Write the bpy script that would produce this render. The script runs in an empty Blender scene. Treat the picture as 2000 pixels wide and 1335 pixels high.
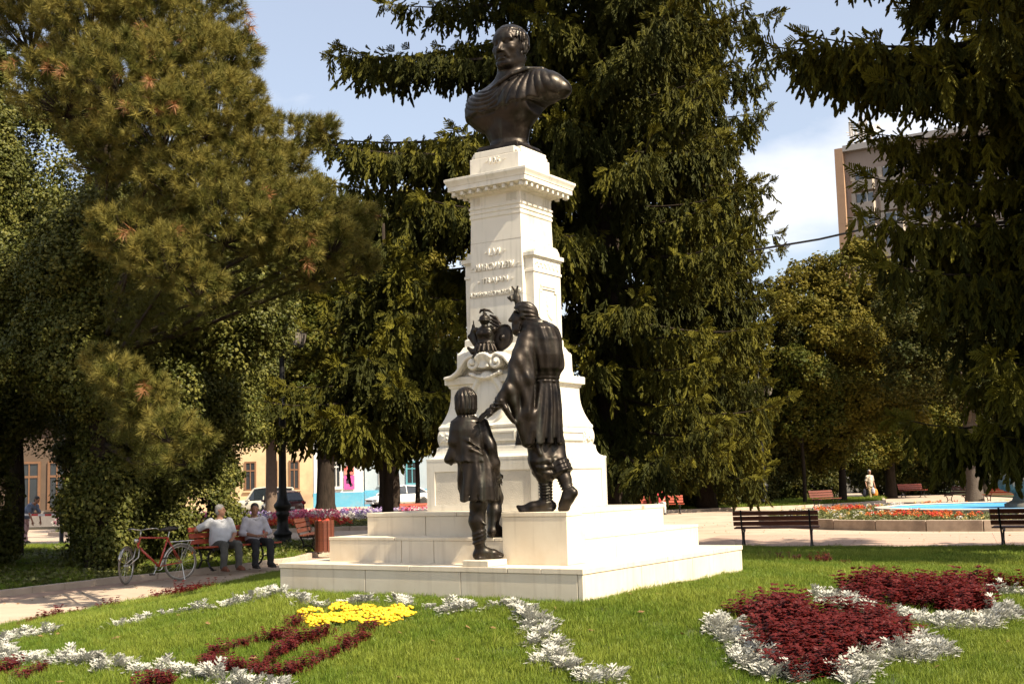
import bpy, math, random
import numpy as np
from mathutils import Vector, Matrix, Euler, Quaternion

# ------------------------------------------------------------------ camera, sky, sun, exposure
sc = bpy.context.scene
COL = sc.collection
cam_d = bpy.data.cameras.new('camera')
cam = bpy.data.objects.new('camera', cam_d)
COL.objects.link(cam)
cam_d.sensor_width = 36.0
cam_d.lens = 43.2
cam_d.clip_start = 0.1
cam_d.clip_end = 3000.0
cam.matrix_world = (Matrix.Translation((0, 0, 1.7)) @ Matrix.Rotation(math.radians(90 + 6.418), 4, 'X')
                    @ Matrix.Rotation(math.radians(-1.496), 4, 'Z'))
sc.camera = cam

SUN_AZ = (0.779, -0.627)          # towards the sun on the ground plan: to the right and behind the camera
SUN_EL = math.radians(47)
sun_dir = Vector((SUN_AZ[0] * math.cos(SUN_EL), SUN_AZ[1] * math.cos(SUN_EL), math.sin(SUN_EL)))
sl = bpy.data.lights.new('sun', 'SUN')
sl.energy = 5.0
sl.angle = math.radians(0.53)
sl.color = (1.0, 0.89, 0.70)
so = bpy.data.objects.new('sun', sl)
COL.objects.link(so)
so.rotation_euler = sun_dir.to_track_quat('Z', 'Y').to_euler()

world = bpy.data.worlds.new('World')
sc.world = world
world.use_nodes = True
wn = world.node_tree
wn.nodes.clear()
w_out = wn.nodes.new('ShaderNodeOutputWorld')
w_bg = wn.nodes.new('ShaderNodeBackground')
w_bg.inputs['Strength'].default_value = 0.085
w_sky = wn.nodes.new('ShaderNodeTexSky')
w_sky.sky_type = 'NISHITA'
w_sky.sun_disc = False
w_sky.sun_elevation = SUN_EL
w_sky.sun_rotation = math.atan2(SUN_AZ[0], SUN_AZ[1])
w_sky.air_density = 1.0
w_sky.dust_density = 2.2
w_sky.ozone_density = 1.0
# soft summer clouds, the same all round the sky
w_tc = wn.nodes.new('ShaderNodeTexCoord')
w_map = wn.nodes.new('ShaderNodeMapping')
w_map.inputs['Location'].default_value = (0.37, 1.32, 0.61)
w_map.inputs['Scale'].default_value = (1.0, 1.0, 2.3)
w_noise = wn.nodes.new('ShaderNodeTexNoise')
w_noise.inputs['Scale'].default_value = 2.6
w_noise.inputs['Detail'].default_value = 7.0
w_noise.inputs['Roughness'].default_value = 0.52
w_ramp = wn.nodes.new('ShaderNodeValToRGB')
w_ramp.color_ramp.elements[0].position = 0.50
w_ramp.color_ramp.elements[0].color = (0.24, 0.24, 0.24, 1)
w_ramp.color_ramp.elements[1].position = 0.66
w_ramp.color_ramp.elements[1].color = (0.9, 0.9, 0.9, 1)
w_mix = wn.nodes.new('ShaderNodeMixRGB')
w_mix.inputs['Color2'].default_value = (6.9, 6.75, 6.75, 1)
wn.links.new(w_tc.outputs['Generated'], w_map.inputs['Vector'])
wn.links.new(w_map.outputs['Vector'], w_noise.inputs['Vector'])
wn.links.new(w_noise.outputs['Fac'], w_ramp.inputs['Fac'])
wn.links.new(w_ramp.outputs['Color'], w_mix.inputs['Fac'])
wn.links.new(w_sky.outputs['Color'], w_mix.inputs['Color1'])
wn.links.new(w_mix.outputs['Color'], w_bg.inputs['Color'])
wn.links.new(w_bg.outputs['Background'], w_out.inputs['Surface'])

sc.view_settings.view_transform = 'Standard'
sc.view_settings.look = 'None'
sc.view_settings.exposure = 1.2
sc.view_settings.gamma = 1.0
sc.view_settings.use_curve_mapping = False
sc.render.engine = 'CYCLES'
sc.cycles.max_bounces = 6
sc.cycles.diffuse_bounces = 3
sc.cycles.glossy_bounces = 3
sc.cycles.transmission_bounces = 3
sc.cycles.transparent_max_bounces = 6
sc.cycles.use_denoising = True
sc.cycles.use_adaptive_sampling = True
sc.cycles.adaptive_threshold = 0.02

# ------------------------------------------------------------------ helpers
rnd = random.Random(7)
MATS = {}

def mat(name, col, rough=0.7, metal=0.0, col2=None, scale=6.0, detail=4.0, bump=0.0, bscale=None, bdist=0.01, spec=0.5,
        stain=None, stain_scale=1.5, stain_lo=0.5, stain_hi=0.7, transl=0.0, tcol=None, tint=None, streak=None, rough2=None, stretch=None, coat=0.0, emit=None):
    """A procedural material: two noise-mixed tones, optional stains, bump and leaf translucency."""
    if name in MATS:
        return MATS[name]
    m = bpy.data.materials.new(name)
    m.use_nodes = True
    nt = m.node_tree
    N, L = nt.nodes, nt.links
    b = N['Principled BSDF']
    out = N['Material Output']
    b.inputs['Roughness'].default_value = rough
    b.inputs['Metallic'].default_value = metal
    b.inputs['Specular IOR Level'].default_value = spec
    b.inputs['Coat Weight'].default_value = coat
    tc = N.new('ShaderNodeTexCoord')
    vec = tc.outputs['Object']
    if stretch:
        mp = N.new('ShaderNodeMapping')
        mp.inputs['Scale'].default_value = stretch
        L.new(vec, mp.inputs['Vector'])
        vec = mp.outputs['Vector']
    if col2 is None:
        col2 = tuple(c * 0.82 for c in col)
    nz = N.new('ShaderNodeTexNoise')
    nz.inputs['Scale'].default_value = scale
    nz.inputs['Detail'].default_value = detail
    nz.inputs['Roughness'].default_value = 0.6
    L.new(vec, nz.inputs['Vector'])
    rp = N.new('ShaderNodeValToRGB')
    rp.color_ramp.elements[0].position = 0.32
    rp.color_ramp.elements[0].color = (*col2, 1)
    rp.color_ramp.elements[1].position = 0.68
    rp.color_ramp.elements[1].color = (*col, 1)
    L.new(nz.outputs['Fac'], rp.inputs['Fac'])
    c = rp.outputs['Color']
    if stain:
        n2 = N.new('ShaderNodeTexNoise')
        n2.inputs['Scale'].default_value = stain_scale
        n2.inputs['Detail'].default_value = 6
        n2.inputs['Roughness'].default_value = 0.65
        L.new(vec, n2.inputs['Vector'])
        mr = N.new('ShaderNodeMapRange')
        mr.inputs['From Min'].default_value = stain_lo
        mr.inputs['From Max'].default_value = stain_hi
        L.new(n2.outputs['Fac'], mr.inputs['Value'])
        mx = N.new('ShaderNodeMixRGB')
        mx.inputs['Color2'].default_value = (*stain, 1)
        L.new(mr.outputs['Result'], mx.inputs['Fac'])
        L.new(c, mx.inputs['Color1'])
        c = mx.outputs['Color']
    if streak:   # vertical run-off marks
        mp2 = N.new('ShaderNodeMapping')
        mp2.inputs['Scale'].default_value = (9, 9, .55)
        L.new(tc.outputs['Object'], mp2.inputs['Vector'])
        n4 = N.new('ShaderNodeTexNoise')
        n4.inputs['Scale'].default_value = 2.2
        n4.inputs['Detail'].default_value = 5
        L.new(mp2.outputs['Vector'], n4.inputs['Vector'])
        mr4 = N.new('ShaderNodeMapRange')
        mr4.inputs['From Min'].default_value = 0.54
        mr4.inputs['From Max'].default_value = 0.80
        mr4.inputs['To Max'].default_value = 0.75
        L.new(n4.outputs['Fac'], mr4.inputs['Value'])
        mx4 = N.new('ShaderNodeMixRGB')
        mx4.inputs['Color2'].default_value = (*streak, 1)
        L.new(mr4.outputs['Result'], mx4.inputs['Fac'])
        L.new(c, mx4.inputs['Color1'])
        c = mx4.outputs['Color']
    if tint:   # per-instance shift towards a second colour
        at = N.new('ShaderNodeAttribute')
        at.attribute_type = 'INSTANCER'
        at.attribute_name = 'tint'
        mx = N.new('ShaderNodeMixRGB')
        mx.inputs['Color2'].default_value = (*tint, 1)
        L.new(at.outputs['Fac'], mx.inputs['Fac'])
        L.new(c, mx.inputs['Color1'])
        c = mx.outputs['Color']
    L.new(c, b.inputs['Base Color'])
    if rough2 is not None:
        mr = N.new('ShaderNodeMapRange')
        mr.inputs['From Min'].default_value = 0.3
        mr.inputs['From Max'].default_value = 0.7
        mr.inputs['To Min'].default_value = rough
        mr.inputs['To Max'].default_value = rough2
        L.new(nz.outputs['Fac'], mr.inputs['Value'])
        L.new(mr.outputs['Result'], b.inputs['Roughness'])
    if bump:
        n3 = N.new('ShaderNodeTexNoise')
        n3.inputs['Scale'].default_value = bscale or scale * 4
        n3.inputs['Detail'].default_value = 5
        L.new(vec, n3.inputs['Vector'])
        bp = N.new('ShaderNodeBump')
        bp.inputs['Strength'].default_value = bump
        bp.inputs['Distance'].default_value = bdist
        L.new(n3.outputs['Fac'], bp.inputs['Height'])
        L.new(bp.outputs['Normal'], b.inputs['Normal'])
    if emit:
        b.inputs['Emission Color'].default_value = (*emit, 1)
        b.inputs['Emission Strength'].default_value = 1
    if transl:
        tr = N.new('ShaderNodeBsdfTranslucent')
        if tcol:
            tr.inputs['Color'].default_value = (*tcol, 1)
        else:
            L.new(c, tr.inputs['Color'])
        ms = N.new('ShaderNodeMixShader')
        ms.inputs['Fac'].default_value = transl
        L.new(b.outputs['BSDF'], ms.inputs[1])
        L.new(tr.outputs['BSDF'], ms.inputs[2])
        L.new(ms.outputs['Shader'], out.inputs['Surface'])
    MATS[name] = m
    return m


class MB:
    """Collects simple solids into one mesh."""
    def __init__(s):
        s.v, s.f = [], []

    def add(s, vs, fs):
        o = len(s.v)
        s.v += [tuple(p) for p in vs]
        s.f += [tuple(i + o for i in f) for f in fs]
        return s

    def box(s, x0, x1, y0, y1, z0, z1):
        return s.add([(x0, y0, z0), (x1, y0, z0), (x1, y1, z0), (x0, y1, z0), (x0, y0, z1), (x1, y0, z1), (x1, y1, z1), (x0, y1, z1)],
                     [(0, 3, 2, 1), (4, 5, 6, 7), (0, 1, 5, 4), (1, 2, 6, 5), (2, 3, 7, 6), (3, 0, 4, 7)])

    def rings(s, R, close=True, caps=True):
        n = len(R[0])
        vs = [p for r in R for p in r]
        fs = []
        for i in range(len(R) - 1):
            for j in range(n if close else n - 1):
                k = (j + 1) % n
                fs.append((i * n + j, i * n + k, (i + 1) * n + k, (i + 1) * n + j))
        if caps:
            fs.append(tuple(range(n))[::-1])
            fs.append(tuple((len(R) - 1) * n + j for j in range(n)))
        return s.add(vs, fs)

    def square(s, prof, cx=0, cy=0, asp=1.0):
        return s.rings([[(cx - a, cy - a * asp, z), (cx + a, cy - a * asp, z), (cx + a, cy + a * asp, z), (cx - a, cy + a * asp, z)] for a, z in prof])

    def lathe(s, prof, n=16, c=(0, 0, 0), caps=True):
        return s.rings([[(c[0] + r * math.cos(2 * math.pi * j / n), c[1] + r * math.sin(2 * math.pi * j / n), c[2] + z) for j in range(n)] for r, z in prof], caps=caps)

    def prism(s, poly, y0, y1, axis='y'):
        """poly: list of (a, b); extruded along an axis"""
        def P(a, b, t):
            return (a, t, b) if axis == 'y' else ((a, b, t) if axis == 'z' else (t, a, b))
        n = len(poly)
        vs = [P(a, b, y0) for a, b in poly] + [P(a, b, y1) for a, b in poly]
        fs = [tuple(range(n))[::-1], tuple(range(n, 2 * n))] + [(j, (j + 1) % n, n + (j + 1) % n, n + j) for j in range(n)]
        return s.add(vs, fs)

    def tube(s, pts, rad, n=8, flat=None):
        pts = [Vector(p) for p in pts]
        if not isinstance(rad, (list, tuple)):
            rad = [rad] * len(pts)
        R = []
        up = Vector((0, 0, 1))
        prev = None
        for i, p in enumerate(pts):
            t = (pts[min(i + 1, len(pts) - 1)] - pts[max(i - 1, 0)])
            t = t.normalized() if t.length > 1e-9 else up
            if prev is None:
                a = up if abs(t.z) < 0.9 else Vector((1, 0, 0))
                nx = t.cross(a).normalized()
            else:
                nx = (prev - t * prev.dot(t))
                nx = nx.normalized() if nx.length > 1e-6 else t.orthogonal().normalized()
            prev = nx
            ny = t.cross(nx)
            R.append([p + (nx * math.cos(2 * math.pi * j / n) + ny * math.sin(2 * math.pi * j / n) * (flat or 1)) * rad[i] for j in range(n)])
        return s.rings(R)

    def ball(s, c, r, n=12, m=8):
        if not isinstance(r, (list, tuple)):
            r = (r, r, r)
        R = []
        for i in range(m + 1):
            th = -math.pi / 2 + math.pi * min(max(i, 0.15), m - 0.15) / m
            R.append([(c[0] + r[0] * math.cos(th) * math.cos(2 * math.pi * j / n), c[1] + r[1] * math.cos(th) * math.sin(2 * math.pi * j / n), c[2] + r[2] * math.sin(th)) for j in range(n)])
        return s.rings(R)

    def mesh(s, name, smooth=False):
        me = bpy.data.meshes.new(name)
        me.from_pydata(s.v, [], s.f)
        me.update()
        if smooth:
            me.polygons.foreach_set('use_smooth', [True] * len(me.polygons))
        return me

    def build(s, name, m, parent=None, smooth=False, bevel=0, loc=None, rot=None):
        return link(name, s.mesh(name, smooth), m, parent, bevel, loc, rot)


def link(name, me, m=None, parent=None, bevel=0, loc=None, rot=None):
    o = bpy.data.objects.new(name, me)
    COL.objects.link(o)
    if m is not None and me is not None and len(me.materials) == 0:
        me.materials.append(m)
    if parent is not None:
        o.parent = parent
    if loc is not None:
        o.location = loc
    if rot is not None:
        o.rotation_euler = rot
    if bevel:
        bv = o.modifiers.new('bevel', 'BEVEL')
        bv.width = bevel
        bv.segments = 2
        bv.limit_method = 'ANGLE'
        bv.angle_limit = math.radians(40)
    return o


def empty(name, loc, rz=0.0):
    o = bpy.data.objects.new(name, None)
    o.empty_display_size = 0.2
    COL.objects.link(o)
    o.location = loc
    o.rotation_euler = (0, 0, rz)
    return o


def tag(o, label=None, cat=None, group=None, kind=None):
    if label:
        o['label'] = label
    if cat:
        o['category'] = cat
    if group:
        o['group'] = group
    if kind:
        o['kind'] = kind
    return o


def copy_tree(o, parent=None, loc=None, rz=None):
    c = o.copy()
    COL.objects.link(c)
    if parent is not None:
        c.parent = parent
    if loc is not None:
        c.location = loc
    if rz is not None:
        c.rotation_euler = (0, 0, rz)
    for ch in [k for k in bpy.data.objects if k.parent == o]:
        copy_tree(ch, c)
    return c


class Sculpt:
    """Blended solids on a grid, turned into one smooth continuous surface."""
    def __init__(s, lo, hi, h):
        s.lo, s.h = np.array(lo, float), h
        s.n = np.ceil((np.array(hi) - s.lo) / h).astype(int) + 1
        s.F = np.full(s.n, 1.0, np.float32)

    def _reg(s, lo, hi, pad):
        a = np.clip(np.floor((np.array(lo) - pad - s.lo) / s.h).astype(int), 0, s.n)
        b = np.clip(np.ceil((np.array(hi) + pad - s.lo) / s.h).astype(int) + 1, 0, s.n)
        sl_ = tuple(slice(int(i), int(j)) for i, j in zip(a, b))
        ax = [(s.lo[k] + s.h * np.arange(a[k], b[k])).astype(np.float32) for k in range(3)]
        X, Y, Z = np.meshgrid(*ax, indexing='ij', sparse=True)
        return sl_, X, Y, Z

    def _mix(s, sl_, d, k, sub):
        f = s.F[sl_]
        if f.size == 0:
            return
        if sub:
            d = -d
            if k:
                hh = np.clip(0.5 - 0.5 * (d - f) / k, 0, 1)
                s.F[sl_] = d * (1 - hh) + f * hh + k * hh * (1 - hh)
            else:
                s.F[sl_] = np.maximum(f, d)
        else:
            if k:
                hh = np.clip(0.5 + 0.5 * (d - f) / k, 0, 1)
                s.F[sl_] = d * (1 - hh) + f * hh - k * hh * (1 - hh)
            else:
                s.F[sl_] = np.minimum(f, d)

    def cap(s, a, b, r1, r2=None, k=0.03, sub=False):
        r2 = r1 if r2 is None else r2
        a, b = np.array(a, float), np.array(b, float)
        rm = max(r1, r2)
        sl_, X, Y, Z = s._reg(np.minimum(a, b) - rm, np.maximum(a, b) + rm, k + 3 * s.h)
        d = b - a
        L2 = max(float(d @ d), 1e-9)
        t = np.clip(((X - a[0]) * d[0] + (Y - a[1]) * d[1] + (Z - a[2]) * d[2]) / L2, 0, 1)
        D = np.sqrt((X - a[0] - t * d[0]) ** 2 + (Y - a[1] - t * d[1]) ** 2 + (Z - a[2] - t * d[2]) ** 2) - (r1 + (r2 - r1) * t)
        s._mix(sl_, D, k, sub)
        return s

    def chain(s, pts, rs, k=0.03):
        if not isinstance(rs, (list, tuple)):
            rs = [rs] * len(pts)
        for i in range(len(pts) - 1):
            s.cap(pts[i], pts[i + 1], rs[i], rs[i + 1], k)
        return s

    def ell(s, c, r, k=0.03, sub=False, rot=None):
        c, r = np.array(c, float), np.array(r, float)
        e = r if rot is None else np.full(3, r.max())
        sl_, X, Y, Z = s._reg(c - e, c + e, k + 3 * s.h)
        x, y, z = X - c[0], Y - c[1], Z - c[2]
        if rot is not None:
            M = np.array(Euler(rot).to_matrix().transposed())
            x, y, z = (M[0, 0] * x + M[0, 1] * y + M[0, 2] * z, M[1, 0] * x + M[1, 1] * y + M[1, 2] * z, M[2, 0] * x + M[2, 1] * y + M[2, 2] * z)
        k0 = np.sqrt((x / r[0]) ** 2 + (y / r[1]) ** 2 + (z / r[2]) ** 2)
        k1 = np.sqrt((x / r[0] ** 2) ** 2 + (y / r[1] ** 2) ** 2 + (z / r[2] ** 2) ** 2) + 1e-6
        s._mix(sl_, k0 * (k0 - 1) / k1, k, sub)
        return s

    def box(s, c, r, k=0.01, rot=None, sub=False, rd=0.0):
        c, r = np.array(c, float), np.array(r, float)
        e = r if rot is None else np.full(3, np.linalg.norm(r))
        sl_, X, Y, Z = s._reg(c - e, c + e, k + 3 * s.h)
        x, y, z = X - c[0], Y - c[1], Z - c[2]
        if rot is not None:
            M = np.array(Euler(rot).to_matrix().transposed())
            x, y, z = (M[0, 0] * x + M[0, 1] * y + M[0, 2] * z, M[1, 0] * x + M[1, 1] * y + M[1, 2] * z, M[2, 0] * x + M[2, 1] * y + M[2, 2] * z)
        qx, qy, qz = abs(x) - r[0] + rd, abs(y) - r[1] + rd, abs(z) - r[2] + rd
        D = np.sqrt(np.maximum(qx, 0) ** 2 + np.maximum(qy, 0) ** 2 + np.maximum(qz, 0) ** 2) + np.minimum(np.maximum(qx, np.maximum(qy, qz)), 0) - rd
        s._mix(sl_, D, k, sub)
        return s

    def loft(s, rows, k=0.03, folds=0, amp=0.0, ph=0.0, twist=0.0, hollow=0.0):
        """rows of (z, cx, cy, a, b): stacked ellipses, rippled into folds; amp may grow with each row as a 6th value"""
        rows = sorted(rows)
        z = np.array([r[0] for r in rows])
        g = lambda j: np.array([r[j] for r in rows])
        am = np.array([(r[5] if len(r) > 5 else amp) for r in rows])
        lo = ((g(1) - g(3)).min() - .03, (g(2) - g(4)).min() - .03, z[0])
        hi = ((g(1) + g(3)).max() + .03, (g(2) + g(4)).max() + .03, z[-1])
        sl_, X, Y, Z = s._reg(lo, hi, k + 3 * s.h)
        zz = Z
        cx, cy, a, b, am = (np.interp(zz, z, q).astype(np.float32) for q in (g(1), g(2), g(3), g(4), am))
        x, y = X - cx, Y - cy
        if folds:
            th = np.arctan2(y / b, x / a)
            m = 1 + am * (np.sin(folds * th + ph + twist * zz) + 0.5 * np.sin(folds * 1.7 * th + 2.1 * ph + 1.3))
            a, b = a * m, b * m
        q = np.sqrt((x / a) ** 2 + (y / b) ** 2)
        D = (q - 1) * np.minimum(a, b)
        if hollow:
            D = np.where(zz < z[0] + hollow, np.maximum(D, -(D + 0.02)), D)
        D = np.maximum(D, np.maximum(z[0] - zz, zz - z[-1]))
        s._mix(sl_, D, k, sub=False)
        return s

    def custom(s, lo, hi, fn, k=0.02, sub=False):
        sl_, X, Y, Z = s._reg(lo, hi, 0)
        s._mix(sl_, fn(X, Y, Z), k, sub)
        return s

    def ripple(s, lo, hi, fn):
        sl_, X, Y, Z = s._reg(lo, hi, 0)
        s.F[sl_] += fn(X, Y, Z).astype(np.float32)
        return s

    def mesh(s, name):
        F, h = s.F, s.h
        neg = F < 0
        nx, ny, nz = (k - 1 for k in F.shape)
        cnt = np.zeros((nx, ny, nz), np.int8)
        cor = [(i, j, k) for i in (0, 1) for j in (0, 1) for k in (0, 1)]
        for i, j, k in cor:
            cnt += neg[i:nx + i, j:ny + j, k:nz + k]
        act = (cnt > 0) & (cnt < 8)
        idx = np.full(act.shape, -1, np.int64)
        C = np.argwhere(act)
        idx[act] = np.arange(len(C))
        acc = np.zeros((len(C), 3))
        num = np.zeros(len(C))
        val = {c: F[C[:, 0] + c[0], C[:, 1] + c[1], C[:, 2] + c[2]].astype(float) for c in cor}
        for a in cor:
            for ax in range(3):
                if a[ax] == 0:
                    b = tuple(1 if q == ax else a[q] for q in range(3))
                    va, vb = val[a], val[b]
                    m = (va < 0) != (vb < 0)
                    t = np.where(m, va / np.where(m, va - vb, 1), 0)
                    P = np.tile(np.array(a, float), (len(C), 1))
                    P[:, ax] += t
                    acc[m] += P[m]
                    num += m
        V = s.lo + h * (C + acc / np.maximum(num, 1)[:, None])
        quads = []
        for ax in range(3):
            o1, o2 = [(1, 2), (2, 0), (0, 1)][ax]
            A = [slice(None)] * 3
            B = [slice(None)] * 3
            A[ax] = slice(0, -1)
            B[ax] = slice(1, None)
            na, nb = neg[tuple(A)], neg[tuple(B)]
            E = np.argwhere(na != nb)
            if len(E) == 0:
                continue
            lim = np.array(act.shape)
            ok = (E[:, o1] > 0) & (E[:, o2] > 0) & (E[:, o1] < lim[o1]) & (E[:, o2] < lim[o2])
            E = E[ok]
            sgn = na[E[:, 0], E[:, 1], E[:, 2]]
            q = []
            for d1, d2 in ((-1, -1), (0, -1), (0, 0), (-1, 0)):
                G = E.copy()
                G[:, o1] += d1
                G[:, o2] += d2
                q.append(idx[G[:, 0], G[:, 1], G[:, 2]])
            q = np.stack(q, 1)
            q[~sgn] = q[~sgn][:, ::-1]
            quads.append(q)
        Q = np.concatenate(quads)
        Q = Q[(Q >= 0).all(1)]
        me = bpy.data.meshes.new(name)
        me.vertices.add(len(V))
        me.vertices.foreach_set('co', V.ravel())
        me.loops.add(Q.size)
        me.loops.foreach_set('vertex_index', Q.ravel().astype(np.int32))
        me.polygons.add(len(Q))
        me.polygons.foreach_set('loop_start', np.arange(0, Q.size, 4, dtype=np.int32))
        me.polygons.foreach_set('use_smooth', np.ones(len(Q), bool))
        me.update(calc_edges=True)
        return me

    def build(s, name, m, parent=None, loc=None, rot=None):
        return link(name, s.mesh(name), m, parent, 0, loc, rot)

# ------------------------------------------------------------------ materials of the setting
M_STEP = mat('cream_limestone', (0.66, 0.575, 0.44), 0.62, col2=(0.59, 0.50, 0.37), scale=3.0, bump=0.25, bscale=90, bdist=0.002, stain=(0.52, 0.41, 0.27), stain_scale=1.1, stain_lo=0.54, stain_hi=0.8, streak=(0.44, 0.36, 0.26))
M_STONE = mat('white_marble', (0.64, 0.595, 0.505), 0.6, col2=(0.60, 0.56, 0.475), scale=5.0, bump=0.3, bscale=120, bdist=0.002, stain=(0.40, 0.345, 0.25), stain_scale=2.0, stain_lo=0.52, stain_hi=0.80, streak=(0.36, 0.34, 0.27))
M_ROUGH = mat('rough_marble', (0.58, 0.53, 0.44), 0.75, col2=(0.50, 0.46, 0.38), scale=9.0, bump=0.8, bscale=75, bdist=0.006, stain=(0.40, 0.37, 0.32), stain_scale=2.0, stain_lo=0.55, stain_hi=0.85)
M_BRONZE = mat('dark_bronze', (0.030, 0.022, 0.016), 0.27, 0.75, col2=(0.012, 0.009, 0.007), scale=7.0, bump=0.28, bscale=36, bdist=0.005, rough2=0.54, stain=(0.055, 0.045, 0.034), stain_scale=4, stain_lo=0.55, stain_hi=0.78, streak=(0.050, 0.052, 0.040))

YAW = math.radians(-32.792)
MON = (0.026, 12.35, 0.0)
mon = empty('stone_monument', MON, YAW)
tag(mon, 'white stone monument with stepped base and tall inscribed pedestal carrying the bronze bust', 'monument')


def slab_step(a, z0, z1, cap, over, nr, nc, corner=None):
    """one step: a core, riser slabs and tread slabs with open joints"""
    g = 0.003
    core = MB().box(-a + .05, a - .05, -a + .05, a - .05, z0 - .35 if z0 < 1 else z0 - .01, z1 - cap - .004)
    core.build('step_core', M_STEP, mon)
    for side in range(4):
        rz = side * math.pi / 2
        ca, sa = round(math.cos(rz)), round(math.sin(rz))

        def put(name, x0, x1, y0, y1, zz0, zz1):
            b = MB()
            pts = [(x0, y0), (x1, y0), (x1, y1), (x0, y1)]
            q = [(ca * x - sa * y, sa * x + ca * y) for x, y in pts]
            b.prism(q, zz0, zz1, 'z').build(name, M_STEP, mon, bevel=0.004)
        xs = [-a + 2 * a * t for t in nr]
        for i in range(len(xs) - 1):
            x1 = xs[i + 1] - g - (0.048 if i == len(xs) - 2 else 0)
            put('riser_slab', xs[i] + (g if i else 0), x1, -a, -a + .045, z0 - .02 if z0 > 1 else z0 - .3, z1 - cap - .0015)
        xs = [-a - over + 2 * (a + over) * t for t in nc]
        w = 0.40 if a > 1.1 else 0.5
        for i in range(len(xs) - 1):
            x1 = xs[i + 1] - g - (w if i == len(xs) - 2 else 0)
            put('tread_slab', xs[i] + (g if i else 0), x1, -a - over, -a - over + w - g, z1 - cap, z1)


slab_step(1.655, 0.74, 0.975, 0.045, 0.008, (0, .315, .635, 1), (0, .47, .78, 1))
slab_step(1.325, 0.975, 1.205, 0.03, 0.004, (0, .33, .47, 1), (0, .3, .72, 1))
slab_step(1.066, 1.205, 1.421, 0.035, 0.005, (0, .33, .66, 1), (0, .5, .8, 1))
# corner block that carries the standing figure, and the thin slab under the boy
MB().box(0.672, 1.3295, -1.3295, -1.02, 0.978, 1.384).build('corner_block', M_STEP, mon, bevel=0.004)
MB().box(0.668, 1.334, -1.334, -1.066, 1.386, 1.4235).build('corner_block_cap', M_STEP, mon, bevel=0.004)
MB().box(0.47, 0.735, -1.655, -1.36, 0.977, 1.028).build('footing_slab', M_STEP, mon, bevel=0.004)

# pedestal
d = MB().square([(0.64, 1.41), (0.64, 1.903)])
d.build('dado', M_ROUGH, mon)
for side in range(4):
    ca, sa = round(math.cos(side * math.pi / 2)), round(math.sin(side * math.pi / 2))
    for (x0, x1, z0, z1) in ((-.65, -.555, 1.424, 1.903), (.555, .642, 1.424, 1.903), (-.555, .555, 1.80, 1.903), (-.555, .555, 1.424, 1.475)):
        q = [(ca * x - sa * y, sa * x + ca * y) for x, y in ((x0, -.65), (x1, -.65), (x1, -.630), (x0, -.630))]
        MB().prism(q, z0, z1, 'z').build('dado_border', M_STONE, mon)
cv = [(0.652, 1.9035), (0.652, 1.925), (0.628, 1.927)] + [(0.575 + 0.053 * (1 - math.sin(t * math.pi / 2)), 1.93 + 0.10 * (1 - math.cos(t * math.pi / 2))) for t in [i / 6 for i in range(7)]]
MB().square(cv + [(0.565, 2.042)]).build('cove_moulding', M_STONE, mon)
bd = [(0.553, 2.0425)] + [(0.555 + 0.014 * math.sin(math.pi * t), 2.045 + 0.16 * t) for t in [i / 8 for i in range(9)]] + [(0.552, 2.207)]
MB().square(bd).build('carved_band', M_STONE, mon)
bl = [(0.556, 2.2075), (0.560, 2.215), (0.560, 2.236), (0.548, 2.25)] + [(0.468 + 0.08 * (1 - math.sin(t * math.pi / 2)) ** 1.4, 2.25 + 0.35 * t) for t in [i / 10 for i in range(1, 11)]] + [(0.468, 2.612)]
MB().square(bl).build('bell_moulding', M_STONE, mon)
lg = [(0.470, 2.6125), (0.482, 2.625), (0.484, 2.64), (0.496, 2.652), (0.511, 2.654), (0.513, 2.72), (0.505, 2.727), (0.43, 2.733)]
MB().square(lg).build('ledge', M_STONE, mon)
pl = [(0.428, 2.7335), (0.428, 2.775), (0.421, 2.785), (0.418, 2.955), (0.410, 2.972), (0.395, 2.985), (0.372, 3.03), (0.362, 3.035), (0.360, 3.10), (0.352, 3.108), (0.335, 3.115)]
MB().square(pl).build('plinth', M_STONE, mon)
MB().square([(0.322, 3.1155), (0.297, 4.325)]).build('shaft', M_STONE, mon)
nk = [(0.300, 4.3255), (0.306, 4.335), (0.306, 4.358), (0.300, 4.362), (0.300, 4.375), (0.309, 4.381), (0.309, 4.402), (0.302, 4.408), (0.302, 4.42), (0.312, 4.427), (0.312, 4.447), (0.299, 4.453), (0.299, 4.548), (0.312, 4.556)]
MB().square(nk).build('neck_moulding', M_STONE, mon)
co = [(0.313, 4.5565), (0.330, 4.562), (0.338, 4.578), (0.345, 4.582), (0.392, 4.584), (0.392, 4.60), (0.455, 4.612), (0.462, 4.614), (0.462, 4.662), (0.468, 4.664), (0.470, 4.675), (0.476, 4.69), (0.488, 4.712), (0.490, 4.716), (0.490, 4.738), (0.482, 4.742), (0.30, 4.762)]
MB().square(co).build('cornice', M_STONE, mon)
dent = MB().box(-.017, .017, -.028, .028, -.02, .02).mesh('dentil')
for side in range(4):
    ca, sa = round(math.cos(side * math.pi / 2)), round(math.sin(side * math.pi / 2))
    for i in range(9):
        x, y = -.40 + .80 * i / 8, -.421
        link('dentil', dent, M_STONE, mon, 0.004, (ca * x - sa * y, sa * x + ca * y, 4.586), (0, 0, side * math.pi / 2))
    for x in (-.245, -.20, .155, .20, .245):
        b = MB()
        for k in range(3):
            b.box(x - .017 + .013 * k, x - .009 + .013 * k, -.306, -.297, 4.47, 4.54)
        o = b.build('triglyph', M_STONE, mon, rot=(0, 0, side * math.pi / 2))
        o['kind'] = 'stuff'
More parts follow.
